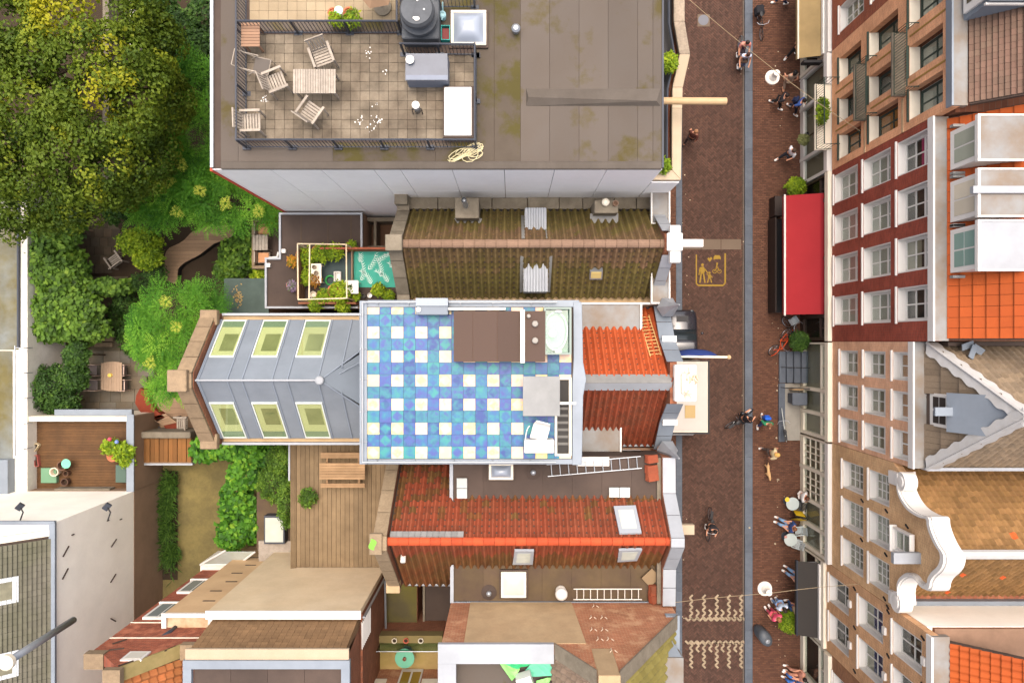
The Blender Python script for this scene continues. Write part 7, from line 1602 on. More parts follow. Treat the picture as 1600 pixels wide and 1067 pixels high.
for a, b, c_, d in ((867, 870.5, 590, 712), (889, 893, 590, 712), (870.8, 888.8, 590, 593), (870.8, 888.8, 709, 712), (870.8, 888.8, 628, 632)): MB().box(X(a, z_), X(b, z_), Y(d, z_), Y(c_, z_), zM+.004, z_).build('frame', cream, sw)
MB().box(X(870.8, zM), X(888.8, zM), Y(708.5, zM), Y(593.3, zM), zM+.003, zM+.012).build('opening', plain('stairwell_dark', (58, 56, 54), .9, dirt=.3), sw)  # flat dark sheet painted as the shade down the stairwell
for k in range(6): MB().box(X(871.5, zM), X(888, zM), Y(640+k*11, zM), Y(636+k*11, zM), zM+.013, zM+.03).build('step', plain('stair_tread', (96, 94, 90)) if k == 0 else bpy.data.materials['stair_tread'], sw)
MB().box(X(868, zM+.4), X(900, zM+.4), Y(632, zM+.4), Y(628, zM+.4), zM+.35, zM+.4).build('cross_rail', white, sw)
# ---- ladders
def ladder(label, a, b, wd, n, m, nm='ladder', r=.022):
    a, b = Vector(a), Vector(b); d = (b-a).normalized(); s = d.cross(Vector((0, 0, 1))).normalized()*wd/2; t = thing(nm, label, 'ladder', a, 'ladders on the roofs')
    for sg in (1, -1): MB().path([a+s*sg, b+s*sg], r, 6).build('rail', m, t)
    for k in range(n): p = a.lerp(b, (k+.5)/n); MB().path([p+s, p-s], r*.8, 5).build('rung', m, t)
woodlad = mat('ladder_wood', (206, 168, 108), rough=.8, var=.08)
ladder('wooden ladder lying on the orange roof beside the zinc gable coping', (5.35, 1.05, 8.35), (5.5, -.55, 10.1), .42, 12, woodlad)
ladder('long grey ladder on the upper flat dormer of the red house', W(855, 735, 10.1), W(1002, 722, 10.1), .45, 11, steel)
ladder('pale aluminium ladder on the lower flat dormer beside the roof tiles', W(896, 928, 9.95), W(1003, 928, 9.95), .4, 10, plain('aluminium', (206, 200, 190), .5))
tag(MB().box(X(903, 10.06), X(952, 10.06), Y(728, 10.06), Y(714, 10.06), 10.01, 10.05).build('white_boards', white), 'white boards under the long grey ladder', 'boards')
for k, (px, py, z) in enumerate(((1015, 716, 10.15), (1015, 732, 10.15), (1016, 744, 10.15), (1021, 918, 9.9), (1020, 928, 9.9), (1021, 934, 9.95))):
    t = thing('roof_tile_stack', '%s stack of spare red tiles on the %s flat dormer' % (('top', 'middle', 'bottom')[k % 3], 'upper' if k < 3 else 'lower'), 'tile stack', W(px, py, z), 'stacks of spare red tiles'); c = W(px, py, z-.12)
    for j in range(4): MB().obox((c.x+.03*j, c.y, c.z+.05+.045*j), .4, .3, .04, ry=.12, rz=.05*j).build('spare_tile', tile_red, t)
for q_, z, lab in (((714, 730, 746, 778), 10.02, 'pale flat roof panel at the left end of the upper dormer'), ((951, 984, 761, 776), 10.02, 'pale flat roof panel near the street on the upper dormer')):
    t = thing('flat_roof_panel', lab, 'panel', W(q_[0], q_[2], z), 'pale roof panels'); a, b, c_, d = q_
    for k in range(2):
        if d-c_ > b-a: MB().box(X(a, z), X(b, z), Y(c_+(d-c_)*(k+1)/2, z)+.01, Y(c_+(d-c_)*k/2, z)-.01, z, z+.1).build('panel_half', mat('pale_grey_panel%d%d' % (a, k), (176, 180, 176), rough=.5), t)
        else: MB().box(X(a+(b-a)*k/2, z)+.01, X(a+(b-a)*(k+1)/2, z)-.01, Y(d, z), Y(c_, z), z, z+.1).build('panel_half', mat('pale_grey_panel%d%d' % (a, k), (176, 180, 176), rough=.5), t)
for px, py, z, lab in ((833, 737, 10.0, 'round felt-collared vent on the upper flat dormer'), (764, 925, 9.74, 'round felt-collared vent on the lower flat dormer')):
    t = thing('roof_outlet', lab, 'vent', W(px, py, z), 'round vents on the dormers'); MB().lathe([(.3, .012), (.2, .06), (.1, .1)], W(px, py, z), 20).build('collar', bitdark, t); MB().lathe([(.1, .08), (.1, .2), (.05, .24), (0, .25)], W(px, py, z), 14).build('cap', steel, t)
gb = thing('white_globe_vent', 'white globe vent on the lower flat dormer of the red house', 'vent', W(877, 920, 9.75)); c = W(876, 922, 9.75); MB().lathe([(.2, 0), (.2, .1), (.12, .2)], c, 18).build('collar', pale_render, gb); MB().lathe([(.24*math.sin(a), .42-.24*math.cos(a)) for a in [i*math.pi/10 for i in range(11)]], c, 20, cap=False).build('globe', white, gb, smooth=True)
wpn = MB().obox(W(1017, 902, 9.85), .55, .5, .03, rz=.75, rx=.15); tag(wpn.build('wooden_board', mat('grey_ply', (140, 120, 92), rough=.9)), 'square grey board tilted on the lower flat dormer', 'board')
vt = W(630, 868, 10.6); t = thing('curved_flue', 'short pale bent flue pipe on the mossy lower red roof', 'flue', vt); MB().path([vt+Vector((0, 0, -.6)), vt, vt+Vector((.02, -.18, .2))], .1, 12).build('pipe', pale_render, t, smooth=True); MB().lathe([(.2, -.55), (.12, -.45)], vt, 12).build('collar', black, t)
# flag on the bell gable
fg = thing('flag_pole', 'cream flag pole with furled blue flag on the bell gable', 'flag', W(1070, 557, 10)); a, b = Vector((6.2, Y(557, 10), 10.0)), W(1139, 558, 9.9); MB().path([a, b], .045, 8).build('pole', cream, fg); MB().lathe([(.0, -.09), (.07, -.06), (.09, 0), (.07, .06), (0, .09)], b, 12).build('finial', wood_pale, fg, smooth=True)
m_ = MB(); vs = []; n = 14
for i in range(n+1):
    for j in range(5): u, v = i/n, j/4; vs.append((a.x+.2+(b.x-a.x-.7)*u, a.y+.05+.14*v*math.sin(u*3)+.1*v, a.z-.02-.9*v*(1-.3*u)+.1*math.sin(u*14+v*2)))
o = m_.add(vs, [(i*5+j, (i+1)*5+j, (i+1)*5+j+1, i*5+j+1) for i in range(n) for j in range(4)], 0.).build('flag_cloth', plain('navy_cloth', (40, 60, 120), .9), fg, smooth=True); o.modifiers.new('t', 'SOLIDIFY').thickness = .01
# ---- picnic table on the timber deck
pc = thing('picnic_table', 'long wooden picnic table with two benches on the timber deck', 'picnic table', W(535, 732, zD)); z_ = zD+.75; dw = mat('picnic_wood', (162, 132, 98), (140, 112, 80), rough=.85, var=.1, ns=3)
for k in range(6): MB().box(X(499, z_), X(570, z_), Y(749-k*4.3, z_)+.006, Y(745-k*4.3, z_)-.0, z_-.04, z_).build('top_plank', dw, pc)
zb_ = zD+.45
for q_ in ((707, 716), (755, 762)):
    for k in range(2): w_ = (q_[1]-q_[0])/2; MB().box(X(501, zb_), X(570, zb_), Y(q_[0]+w_*(k+1), zb_)+.006, Y(q_[0]+w_*k, zb_), zb_-.04, zb_).build('bench_plank', dw, pc)
for px in (510, 560):
    MB().box(X(px, zD+.4), X(px, zD+.4)+.07, Y(760, zb_), Y(709, zb_), zb_-.12, zb_-.041).build('brace', dw, pc)
    for s_, e_ in ((756, 740), (712, 730)): MB().path([W(px, s_, zD), W(px, e_, z_-.05)], .04, 4).build('leg', dw, pc)
# ---- garden furniture
pt_ = thing('teak_dining_table', 'boat-shaped teak table with a small yellow lamp on the patio', 'table', W(173, 588, .04)); z_ = .76
def bo(y): return 1-.09*abs(2*y-1)**2
for k in range(8):
    f0, f1 = k/8, (k+1)/8; xa, xb = 157.5+f0*33, 157.5+f1*33; y0_, y1_ = 565+1.5*(2*f0-1)**2*1.5, 611-1.5*(2*f0-1)**2*1.5
    MB().prism([(X(xa, z_)+.004, Y(y0_, z_)), (X(xb, z_)-.004, Y(y0_, z_)), (X(xb, z_)-.004, Y(y1_, z_)), (X(xa, z_)+.004, Y(y1_, z_))], z_-.035, z_).build('plank', teak, pt_)
for a in (163, 185):
    for b in (571, 605): p = W(a, b, z_); MB().box(p.x-.035, p.x+.035, p.y-.035, p.y+.035, .04, z_-.036).build('leg', teak, pt_)
lm = thing('table_lamp', 'tiny yellow table lamp on the teak table', 'lamp', W(173, 586, z_)); MB().lathe([(.1, 0), (.06, .05), (.1, .12), (0, .14)], W(173, 586, z_), 8).build('shade', plain('yellow_glass', (226, 190, 90), .4), lm)
for px, py, rz, lab in ((150, 578, -90, 'upper left grey patio chair at the teak table'), (151, 601, -90, 'lower left grey patio chair at the teak table'), (196, 578, 90, 'upper right grey patio chair at the teak table'), (197, 601, 90, 'lower right grey patio chair at the teak table')):
    t = thing('patio_chair', lab, 'chair', W(px, py, .05), 'grey patio chairs', R(rz)); gc = plain('grey_weave', (120, 110, 106), .9) if 'grey_weave' not in bpy.data.materials else bpy.data.materials['grey_weave']
    MB().box(-.25, .25, -.22, .28, .38, .44).build('seat', gc, bevel=.03, **local(t)); MB().obox((0, -.3, .62), .5, .06, .44, rx=.15).build('backrest', gc, bevel=.02, **local(t))
    m_ = MB(); m_.path([(-.28, .28, .0), (-.28, .26, .6), (-.28, -.28, .64), (-.2, -.37, .86), (.2, -.37, .86), (.28, -.28, .64), (.28, .26, .6), (.28, .28, 0)], .022, 6); m_.build('frame', plain('pale_rose_frame', (196, 170, 154), .5) if 'pale_rose_frame' not in bpy.data.materials else bpy.data.materials['pale_rose_frame'], **local(t))
    for sx in (-.26, .26): MB().tube((sx, -.28, 0), (sx, -.26, .62), .02).build('leg', bpy.data.materials['pale_rose_frame'], **local(t))
armchair('pale slatted chair on the round brown patio among the shrubs', 188, 408, .06, R(35), wood_grey, 'garden chairs on the round patio')
armchair('brown wooden bench seat half hidden under the big tree', 131, 359, .06, R(130), teak, 'garden chairs on the round patio')
armchair('grey slatted chair on the garden deck under the stone gable', 291, 660, .42, R(90), wood_grey, None)
tag(MB().path([W(145+7*math.cos(a), 482+12*math.sin(a), .1) for a in [1.6+i*.25 for i in range(9)]], .03).build('white_edging', white), 'thin curved white edging strip at the garden path', 'edging')
# plank terrace: pots, lights, plants
for px, py, r, h_, col_, lab in ((92, 735, .22, .4, (206, 188, 166), 'large pale round pot on the plank terrace'), (105, 725, .24, .45, (96, 70, 54), 'brown pot with a green saucer on the plank terrace'), (108, 738, .14, .3, (92, 66, 50), 'small dark pot between the bigger ones on the plank terrace'), (107, 751, .19, .35, (84, 62, 50), 'dark double-rimmed pot at the wall on the plank terrace')):
    t = thing('empty_pot', lab, 'pot', W(px, py, zw_), 'empty pots on the plank terrace'); MB().lathe([(r*.75, 0), (r, h_), (r*.78, h_), (r*.65, h_*.4)], W(px, py, zw_), 22).build('pot', plain('pot_%d' % px, col_, .8), t); MB().lathe([(r*.64, h_*.42), (0, h_*.43)], W(px, py, zw_), 16).build('earth', soil, t)
tag(MB().lathe([(.2, 0), (.23, .05), (.2, .05), (0, .03)], W(104, 724, zw_+.46), 20).build('green_saucer', plain('mint_saucer', (110, 186, 156), .5)), 'mint green saucer on the brown pot', 'saucer')
for px, py, rz, col_, lab in ((57, 700, -.6, (190, 174, 140), 'pale empty window box by the plank terrace wall'), (54, 719, .1, (200, 186, 160), 'upright cream window box left of the red one'), (60, 719, .15, (156, 84, 76), 'red-brown window box by the plank terrace wall')):
    t = thing('window_box', lab, 'window box', W(px, py, zw_), 'empty window boxes', rz); m_ = MB(); bm_ = plain('box_%d_%d' % (px, py), col_, .7); m_.box(-.09, .09, -.26, .26, 0, .02)
    for q_ in ((-.1, -.07, -.28, .28), (.07, .1, -.28, .28), (-.07, .07, -.28, -.25), (-.07, .07, .25, .28)): m_.box(*q_, 0, .2)
    m_.build('box', bm_, **local(t)); MB().box(-.069, .069, -.249, .249, .021, .1).build('earth', soil, **local(t))
mound('flowering_shrub', 'lime-leaved flowering potted shrub in the corner of the plank terrace', 'shrub', [(168, 700, 3.4, 16, 12), (186, 708, 3.5, 18, 14), (192, 720, 3.2, 12, 12)], 900, .2, .13, leaf_lime, center=W(182, 708, zw_)); sh_ = [o for o in bpy.data.objects if o.name == 'flowering_shrub'][0]; MB().lathe([(.2, 0), (.28, .5), (.24, .5)], W(184, 710, zw_), 16).build('pot', tercp, sh_)
for px, py, c_ in ((172, 686, (190, 70, 90)), (183, 690, (110, 130, 190))): MB().lathe([(.0, 0), (.1, .03), (.07, .1), (0, .12)], W(px, py, 3.3), 8).build('flower', plain('flower%d' % px, c_, .7), sh_)
for px, py, lab in ((31, 757, 'left one, above the pale wall'), (167, 752, 'right one, above the plank terrace')):
    t = thing('floodlight', 'small black floodlight on a bent arm, '+lab, 'floodlight', W(px+5, py+12, 9.05), 'floodlights on the white house'); z_ = 8.6; c = Vector((X(px, z_), yL+.55, z_)); MB().obox(c, .3, .22, .1, rz=.8, rx=.5).build('lamp_head', darkmetal, t); MB().path([c, c+Vector((.2, -.2, .1)), c+Vector((.15, -.5, .2))], .03).build('arm', black, t)
# ================================================================ street life
zp_ = .1
skinm = plain('skin', (206, 150, 120), .6); MC = {}
def cl(c, r=.9):
    if c not in MC: MC[c] = plain('cloth_%02x%02x%02x' % c, c, r, fine=.05, bs=25)
    return MC[c]
def skin_obj(name, V, E, Rr, m, t, root=0):
    me = bpy.data.meshes.new(name); me.from_pydata(V, E, []); me.materials.append(m); o = bpy.data.objects.new(name, me); COL.objects.link(o); o.parent = t
    o.modifiers.new('skin', 'SKIN').use_smooth_shade = True
    for v, r in zip(me.skin_vertices[0].data, Rr): v.radius = r if isinstance(r, tuple) else (r, r); v.use_root = False
    me.skin_vertices[0].data[root].use_root = True
    s = o.modifiers.new('sub', 'SUBSURF'); s.levels = 1; s.render_levels = 1; return o
POSE = {  # elbows, hands, knees, ankles (left, right), pelvis height, torso lean
 'stand': ([(.26, -.02, 1.15), (-.26, -.02, 1.15)], [(.27, .1, .92), (-.27, .1, .92)], [(.1, .03, .5), (-.1, .03, .5)], [(.11, 0, .08), (-.11, .02, .08)], .93, .02),
 'walk': ([(.27, -.12, 1.16), (-.27, .1, 1.16)], [(.25, -.1, .92), (-.24, .28, .98)], [(.1, .2, .52), (-.1, .02, .5)], [(.1, .3, .1), (-.1, -.3, .16)], .93, .05),
 'sit': ([(.27, .05, .72), (-.27, .05, .72)], [(.16, .32, .66), (-.16, .32, .66)], [(.12, .44, .48), (-.13, .44, .48)], [(.12, .5, .08), (-.13, .46, .08)], .48, -.04),
 'ride': ([(.27, .22, 1.18), (-.27, .22, 1.18)], [(.24, .5, 1.04), (-.24, .5, 1.04)], [(.11, .34, .78), (-.11, .3, .6)], [(.11, .2, .36), (-.11, .16, .16)], .97, .14)}
def person(label, px, py, rz, shirt, legs, hair, pose='walk', z=zp_, shoes=(230, 230, 226), long_hair=False, group='people in the street', bare=False, s=1.):
    el, ha, kn, an, ph, ln = POSE[pose]; t = thing('person', label, 'person', W(px, py, z), group, R(rz)); t.scale = (s, s, s); up = ph-.93
    pel, spi, che, nek, hd = (0, 0, ph), (0, ln*.5, ph+.22), (0, ln, ph+.44), (0, ln+.02, ph+.57), (0, ln+.05, ph+.69)
    V = [pel, spi, che, nek, hd, (0, ln+.06, ph+.78)]; E = [(0, 1), (1, 2), (2, 3), (3, 4), (4, 5)]; Rr = [.12, .12, .13, .055, .092, .07]
    for i, sx in ((0, 1), (1, -1)):
        b = len(V); h = Vector(ha[i]); f = (h-Vector(el[i])).normalized(); sd_ = Vector((sx*.02, 0, 0))
        V += [(sx*.18, ln, ph+.48), el[i], ha[i]]; E += [(2, b), (b, b+1), (b+1, b+2)]; Rr += [.062, .046, .033]
        for k, (o_, L) in enumerate(((-.03, .08), (-.01, .1), (.012, .1), (.032, .08))): V.append(tuple(h+f*L+Vector((0, o_, 0)))); E.append((b+2, len(V)-1)); Rr.append(.011)
        V.append(tuple(h+f*.04+Vector((-sx*.055, .03, 0)))); E.append((b+2, len(V)-1)); Rr.append(.012)
        b = len(V); a = Vector(an[i]); V += [(sx*.1, 0, ph-.04), kn[i], an[i], tuple(a+Vector((0, .16, -.03)))]; E += [(0, b), (b, b+1), (b+1, b+2), (b+2, b+3)]; Rr += [.085, .06, .042, .035]
    skin_obj('body', V, E, Rr, skinm, t)
    V = [pel, spi, che, (0, ln+.01, ph+.52)]; E = [(0, 1), (1, 2), (2, 3)]; Rr = [(.19, .13), (.18, .13), (.2, .14), .08]
    for i, sx in ((0, 1), (1, -1)): b = len(V); e = Vector(el[i]); V += [(sx*.19, ln, ph+.47), tuple(e if not bare else Vector((sx*.23, ln, ph+.36)))]; E += [(2, b), (b, b+1)]; Rr += [.085, .064]
    skin_obj('shirt', V, E, Rr, cl(shirt), t); V = [(0, 0, ph+.03)]; E = []; Rr = [(.18, .14)]
    for i, sx in ((0, 1), (1, -1)):
        b = len(V); V += [(sx*.1, 0, ph-.08), kn[i], tuple(Vector(an[i]).lerp(Vector(kn[i]), .12))]; E += [(0, b), (b, b+1), (b+1, b+2)]; Rr += [.105, .082, .062]
    skin_obj('trousers', V, E, Rr, cl(legs), t); hm = cl(hair, .6); c = Vector((0, ln+.035, ph+.72))
    o = MB().lathe([(.11*math.sin(a), .125*math.cos(a)) for a in [i*math.pi*.62/7+.01 for i in range(8)]][::-1], c, 14).build('hair', hm, smooth=True, **local(t))
    if long_hair: MB().lathe([(.06, -.3), (.1, -.1), (.1, .05)], c+Vector((0, -.05, 0)), 10).build('hair', hm, smooth=True, **local(t))
    f = MB(); 
    for sx in (-.035, .035): f.lathe([(0, -.012), (.012, 0), (0, .012)], c+Vector((sx, .1, -.02)), 6)
    f.build('eyes', black, **local(t)); MB().lathe([(.018, -.03), (.004, .03)], c+Vector((0, .115, -.055)), 6).build('nose', skinm, **local(t)); MB().box(-.03, .03, c.y+.088, c.y+.096, c.z-.105, c.z-.095).build('mouth', cl((160, 90, 84)), **local(t))
    for i in (0, 1): a = Vector(an[i]); MB().obox(a+Vector((0, .07, -.03)), .1, .28, .09).build('shoe', cl(shoes), bevel=.03, **local(t))
    return t
BK = (30, 30, 32)
person('person in a blue coat cut off by the top edge of the picture', 1219, 6, 100, (60, 90, 160), (50, 60, 90), (60, 44, 34))
person('person in a tan top and black shorts walking below the beige awning', 1236, 86, 140, (180, 150, 130), (34, 32, 34), (28, 24, 22), bare=True)
person('long-haired woman in a grey-brown dress passing behind the hanging lamp', 1224, 134, 10, (160, 140, 122), (150, 130, 112), (30, 26, 24), long_hair=True, bare=True, shoes=(190, 140, 110))
person('person in black with white trainers, left of a walking pair', 1209, 165, 250, (40, 38, 42), (28, 28, 30), (40, 30, 26))
def pack(t, c): MB().box(-.16, .16, -.3, -.13, 1.02, 1.42).build('backpack', cl(c), bevel=.05, **local(t)); MB().box(-.13, .13, -.36, -.305, 1.05, 1.25).build('backpack_pocket', cl(c), bevel=.03, **local(t))
pack(person('person in blue with a dark backpack, right of a walking pair', 1235, 172, 235, (60, 88, 150), (34, 36, 48), (36, 28, 24)), (30, 40, 70))
person('person in a white shirt walking alone on the right pavement', 1224, 247, 120, (220, 222, 226), (40, 42, 48), (70, 56, 44))
person('person in dark red-brown half hidden beneath the front coping', 1074, 222, 330, (90, 54, 46), (50, 40, 38), (150, 110, 80), z=.02, shoes=(60, 50, 46))
pack(person('person in green jacket with bright blue backpack by the kerb', 1186, 656, 180, (44, 120, 84), (60, 70, 110), (120, 84, 56)), (40, 96, 200))
person('blond long-haired person in a beige top holding the dog lead', 1195, 703, 270, (205, 190, 150), (70, 60, 56), (206, 166, 92), long_hair=True)
person('person in a white top sitting above the yellow board', 1247, 771, 250, (226, 226, 224), (220, 216, 210), (96, 60, 44), 'sit')
person('person in navy leaning back in pale jeans beside the yellow board', 1228, 817, 70, (50, 72, 120), (128, 164, 200), (130, 84, 56), 'sit')
person('person in pale jeans sitting at the edge of the black awning', 1240, 896, 60, (210, 206, 200), (126, 158, 192), (34, 28, 26), 'sit')
person('person in a pink top in the group under the hanging lamp', 1200, 950, 30, (226, 86, 116), (210, 90, 110), (150, 100, 66), 'stand', long_hair=True)
person('person in white and blue in the middle of the group under the lamp', 1208, 934, 200, (190, 208, 230), (120, 150, 190), (44, 34, 28), 'stand', long_hair=True)
person('blond person in a beige top at the right of the group', 1230, 940, 90, (226, 206, 170), (70, 100, 150), (196, 150, 96), 'stand', long_hair=True)
person('person in dusty pink sitting near the bottom edge', 1243, 1045, 80, (196, 140, 120), (170, 120, 100), (40, 30, 28), 'sit')
person('person in blue jeans sitting at the very bottom edge', 1240, 1058, 70, (90, 120, 170), (60, 110, 180), (44, 34, 30), 'sit')
def bike(label, px, py, rz, col, lean=.12, z=zp_, bag=None, crate=None, group='bicycles'):
    t = thing('bicycle', label, 'bicycle', W(px, py, z), group, 0); t.rotation_euler = (0, lean, R(rz)); My = Matrix.Rotation(R(90), 3, 'Y'); fm = cl(col, .4)
    for y in (.54, -.54):
        w = MB().ring((0, y, .34), .32, .022, 28, 6, My).build('wheel', black, **local(t)); m_ = MB(); m_.ring((0, 0, 0), .295, .012, 24, 4, My)
        for k in range(10): a = k*math.pi/5; m_.tube((0, 0, 0), (0, .29*math.cos(a), .29*math.sin(a)), .0035, n=3, cap=False)
        link(m_.mesh('rim', chrome), 'rim', w, (0, 0, 0), local=True); MB().path([(0, y+.37*math.cos(a), .34+.37*math.sin(a)) for a in [.4+i*.35 for i in range(7)]], .018, 5).build('mudguard', fm, **local(t))
    A, Bb, C_, D_ = (0, -.54, .34), (0, -.04, .3), (0, -.2, .82), (0, .36, .84); m_ = MB()
    for a, b in ((A, Bb), (A, C_), (Bb, C_), (C_, D_), (Bb, D_), (D_, (0, .54, .34)), (D_, (0, .33, 1.0))): m_.tube(a, b, .02, n=7)
    m_.build('frame', fm, **local(t)); MB().path([(-.3, .16, 1.02), (-.22, .3, 1.06), (0, .33, 1.03), (.22, .3, 1.06), (.3, .16, 1.02)], .016, 6).build('handlebar', chrome, **local(t))
    MB().lathe([(.02, 0), (.1, .01), (.1, .05), (0, .07)], (0, -.25, .92), 12, Matrix.Diagonal((.9, 1.3, 1))).build('saddle', black, **local(t)); MB().tube((0, -.2, .82), (0, -.23, .93), .014).build('seat_post', chrome, **local(t))
    MB().box(-.07, .07, -.75, -.32, .7, .72).build('carrier', black, **local(t)); MB().path([(-.12, -.04, .22), (-.03, -.04, .3), (.03, -.04, .3), (.12, -.04, .38)], .014, 5).build('pedals', steel, **local(t))
    if crate:
        m_ = MB(); m_.box(-.2, .2, .36, .7, .86, .88)
        for q_ in ((-.2, -.18, .36, .7), (.18, .2, .36, .7), (-.18, .18, .36, .38), (-.18, .18, .68, .7)): m_.box(*q_, .88, 1.06)
        m_.build('crate', cl(crate, .5), **local(t))
    if bag: MB().box(-.24, -.08, -.78, -.34, .38, .72).box(.08, .24, -.78, -.34, .38, .72).box(-.2, .2, -.78, -.36, .722, .86).build('pannier_bag', cl(bag), bevel=.05, **local(t))
    return t
bike('black bicycle with large black panniers parked at the kerb, top of the street', 1185, 42, 188, BK, .12, bag=(34, 34, 38))
bike('orange bicycle leaning by the topiary ball', 1213, 532, 142, (216, 84, 40), -.3, crate=None)
bike('dark bicycle with a pale front crate tangled with the orange one', 1232, 519, 32, (44, 44, 48), .25, crate=(170, 178, 182))
bike('pale bicycle leaning on the stone stoop beside the grey bin', 1225, 662, 8, (200, 206, 200), -.35)
bike('black bicycle under the cyclist in black near the kerb', 1151, 653, 305, BK, 0, z=.01); person('cyclist all in black riding beside the kerb', 1152, 652, 305, (30, 28, 32), (28, 28, 30), (30, 24, 22), 'ride', z=.01, shoes=(40, 40, 42))
bike('dark bicycle under the bare-armed cyclist in the lower street', 1105, 816, 175, (52, 50, 54), 0, z=.01); person('cyclist with bare arms riding down the middle of the road', 1104, 812, 175, (44, 42, 46), (60, 48, 42), (28, 24, 24), 'ride', z=.01, bare=True)
bike('grey cargo bicycle carrying two riders near the top of the street', 1153, 88, 180, (110, 108, 112), 0, z=.01, crate=(120, 100, 84)); person('rider in pale blue on the two-person bicycle', 1153, 100, 180, (190, 200, 220), (70, 80, 110), (60, 40, 34), 'ride', z=.01, bare=True); person('passenger in red and white behind the rider in pale blue', 1152, 82, 180, (200, 130, 120), (80, 70, 90), (44, 34, 30), 'ride', z=.05)
# dog
dg = thing('dog', 'small tan dog on a lead walking along the right pavement', 'dog', W(1197, 733, zp_), None, R(185))
V = [(0, -.22, .33), (0, 0, .34), (0, .2, .36), (0, .3, .46), (0, .4, .5), (0, .5, .47), (0, -.36, .42), (0, -.44, .5)]; E = [(0, 1), (1, 2), (2, 3), (3, 4), (4, 5), (0, 6), (6, 7)]; Rr = [.085, .08, .1, .06, .065, .032, .025, .015]
for a, y0_, dd in ((0, -.22, -1), (2, .2, 1)):
    for sx in (-.075, .075):
        b = len(V); V += [(sx, y0_, .26), (sx, y0_-.04*dd if dd > 0 else y0_+.05, .15) if dd > 0 else (sx, y0_-.06, .14), (sx, y0_, .02), (sx, y0_+.05, .015)]; E += [(a, b), (b, b+1), (b+1, b+2), (b+2, b+3)]; Rr += [.05, .026, .02, .018]
skin_obj('body', V, E, Rr, cl((196, 158, 112)), dg, 1)
for sx in (-.05, .05): MB().ext([(sx, .36, .54), (sx*1.9, .34, .56), (sx*1.6, .36, .46)], (0, .015, 0)).build('ear', cl((150, 110, 74)), **local(dg))
tag(MB().path([W(1196, 707, 1.0), W(1199, 718, .6), W(1197, 728, .55)], .008, 4).build('dog_lead', black), 'thin dark lead between the person and the tan dog', 'lead')
# microcar and box van
cr_ = thing('black_small_car', 'black small car parked in front of the white van by the bell gable', 'car', W(1070, 522, .02)); cx = 8.68
paint_ = plain('black_car_paint', (40, 40, 46), .25, coat=1.); cgl = plain('car_glass', (36, 44, 48), .15, spec=.5)
def loft(st, nm, m, t, n=9):
    vs, fs = [], []
    for y, hw, z0, z1 in st:
        for k in range(n): a = math.pi*k/(n-1); vs.append((cx+hw*math.copysign(abs(math.cos(a))**.45, math.cos(a)), y, z0+(z1-z0)*math.sin(a)**.5))
    for i in range(len(st)-1):
        for k in range(n-1): fs.append((i*n+k, i*n+k+1, (i+1)*n+k+1, (i+1)*n+k))
        fs.append((i*n+n-1, i*n, (i+1)*n, (i+1)*n+n-1))
    fs += [tuple(range(n-1, -1, -1)), tuple(range((len(st)-1)*n, len(st)*n))]; return MB().add(vs, fs, 0.).build(nm, m, t, smooth=True)
loft([(1.62, .62, .3, .55), (1.5, .78, .25, .72), (1.2, .83, .22, .82), (.5, .85, .22, .92), (-.5, .85, .22, .95), (-.8, .8, .25, .9), (-.88, .7, .3, .8)], 'body', paint_, cr_)
loft([(.62, .7, .86, .92), (.2, .68, .9, 1.4), (-.1, .64, .9, 1.5), (-.6, .64, .9, 1.48), (-.82, .66, .86, 1.0)], 'windows', cgl, cr_)
loft([(.08, .58, 1.42, 1.5), (-.1, .6, 1.42, 1.54), (-.62, .6, 1.4, 1.53), (-.7, .56, 1.4, 1.47)], 'roof', paint_, cr_)
for sx in (-1, 1):
    MB().lathe([(.02, -.05), (.07, -.02), (.07, .06), (.02, .08)], (cx+sx*.96, .42, 1.0), 10).build('wing_mirror', paint_, cr_, smooth=True); MB().lathe([(.0, 0), (.1, .02), (.0, .05)], (cx+sx*.55, 1.52, .62), 10).build('headlight', cgl, cr_)
    for y in (1.05, -.5): MB().lathe([(.18, -.09), (.27, -.08), (.27, .08), (.18, .09)], (cx+sx*.72, y, .28), 18, Matrix.Rotation(R(90), 3, 'Y')).build('wheel', black, cr_)
MB().box(cx-.3, cx+.3, 1.0, 1.3, .85, .852).build('bonnet_vent', black, cr_)
vn = thing('white_box_van', 'white box van with brown roof hatch parked under the bell gable', 'van', W(1080, 620, .02)); vx0, vx1, vy0, vy1, vz = 7.35, 9.5, -4.42, -.95, 2.7
MB().box(vx0, vx1, vy0, vy1, .55, vz).build('box_body', cream, vn, bevel=.04); MB().box(vx0+.1, vx1-.06, vy0+.08, vy1-.06, vz+.002, vz+.012).build('roof_panel', plain('van_roof', (214, 208, 198), .6, dirt=.12), vn)
for q_ in ((vx1-.03, vx1+.05, vy0-.05, vy1+.03), (vx0, vx1-.032, vy0-.05, vy0+.03), (vx0, vx1-.032, vy1-.02, vy1+.03)): MB().box(*q_, vz-.08, vz+.03).build('roof_trim', black, vn)
MB().box(X(1070, vz), X(1086, vz), Y(653, vz), Y(633, vz), vz+.013, vz+.05).build('roof_hatch', plain('ochre_hatch', (168, 144, 96), .6), vn); MB().box(vx0, vx1, vy0-.3, vy0-.06, .45, .62).build('bumper', darkmetal, vn); MB().path([(vx0, vy0-.22, 1.6), (9.0, vy0-.22, 1.6), (9.2, vy0-.1, 1.6)], .04).build('rear_bar', chrome, vn)
for x in (vx0+.15, vx1-.15):
    for y in (-1.7, -3.8): MB().lathe([(.22, -.11), (.36, -.1), (.36, .1), (.22, .11)], (x, y, .38), 20, Matrix.Rotation(R(90), 3, 'Y')).build('wheel', black, vn)
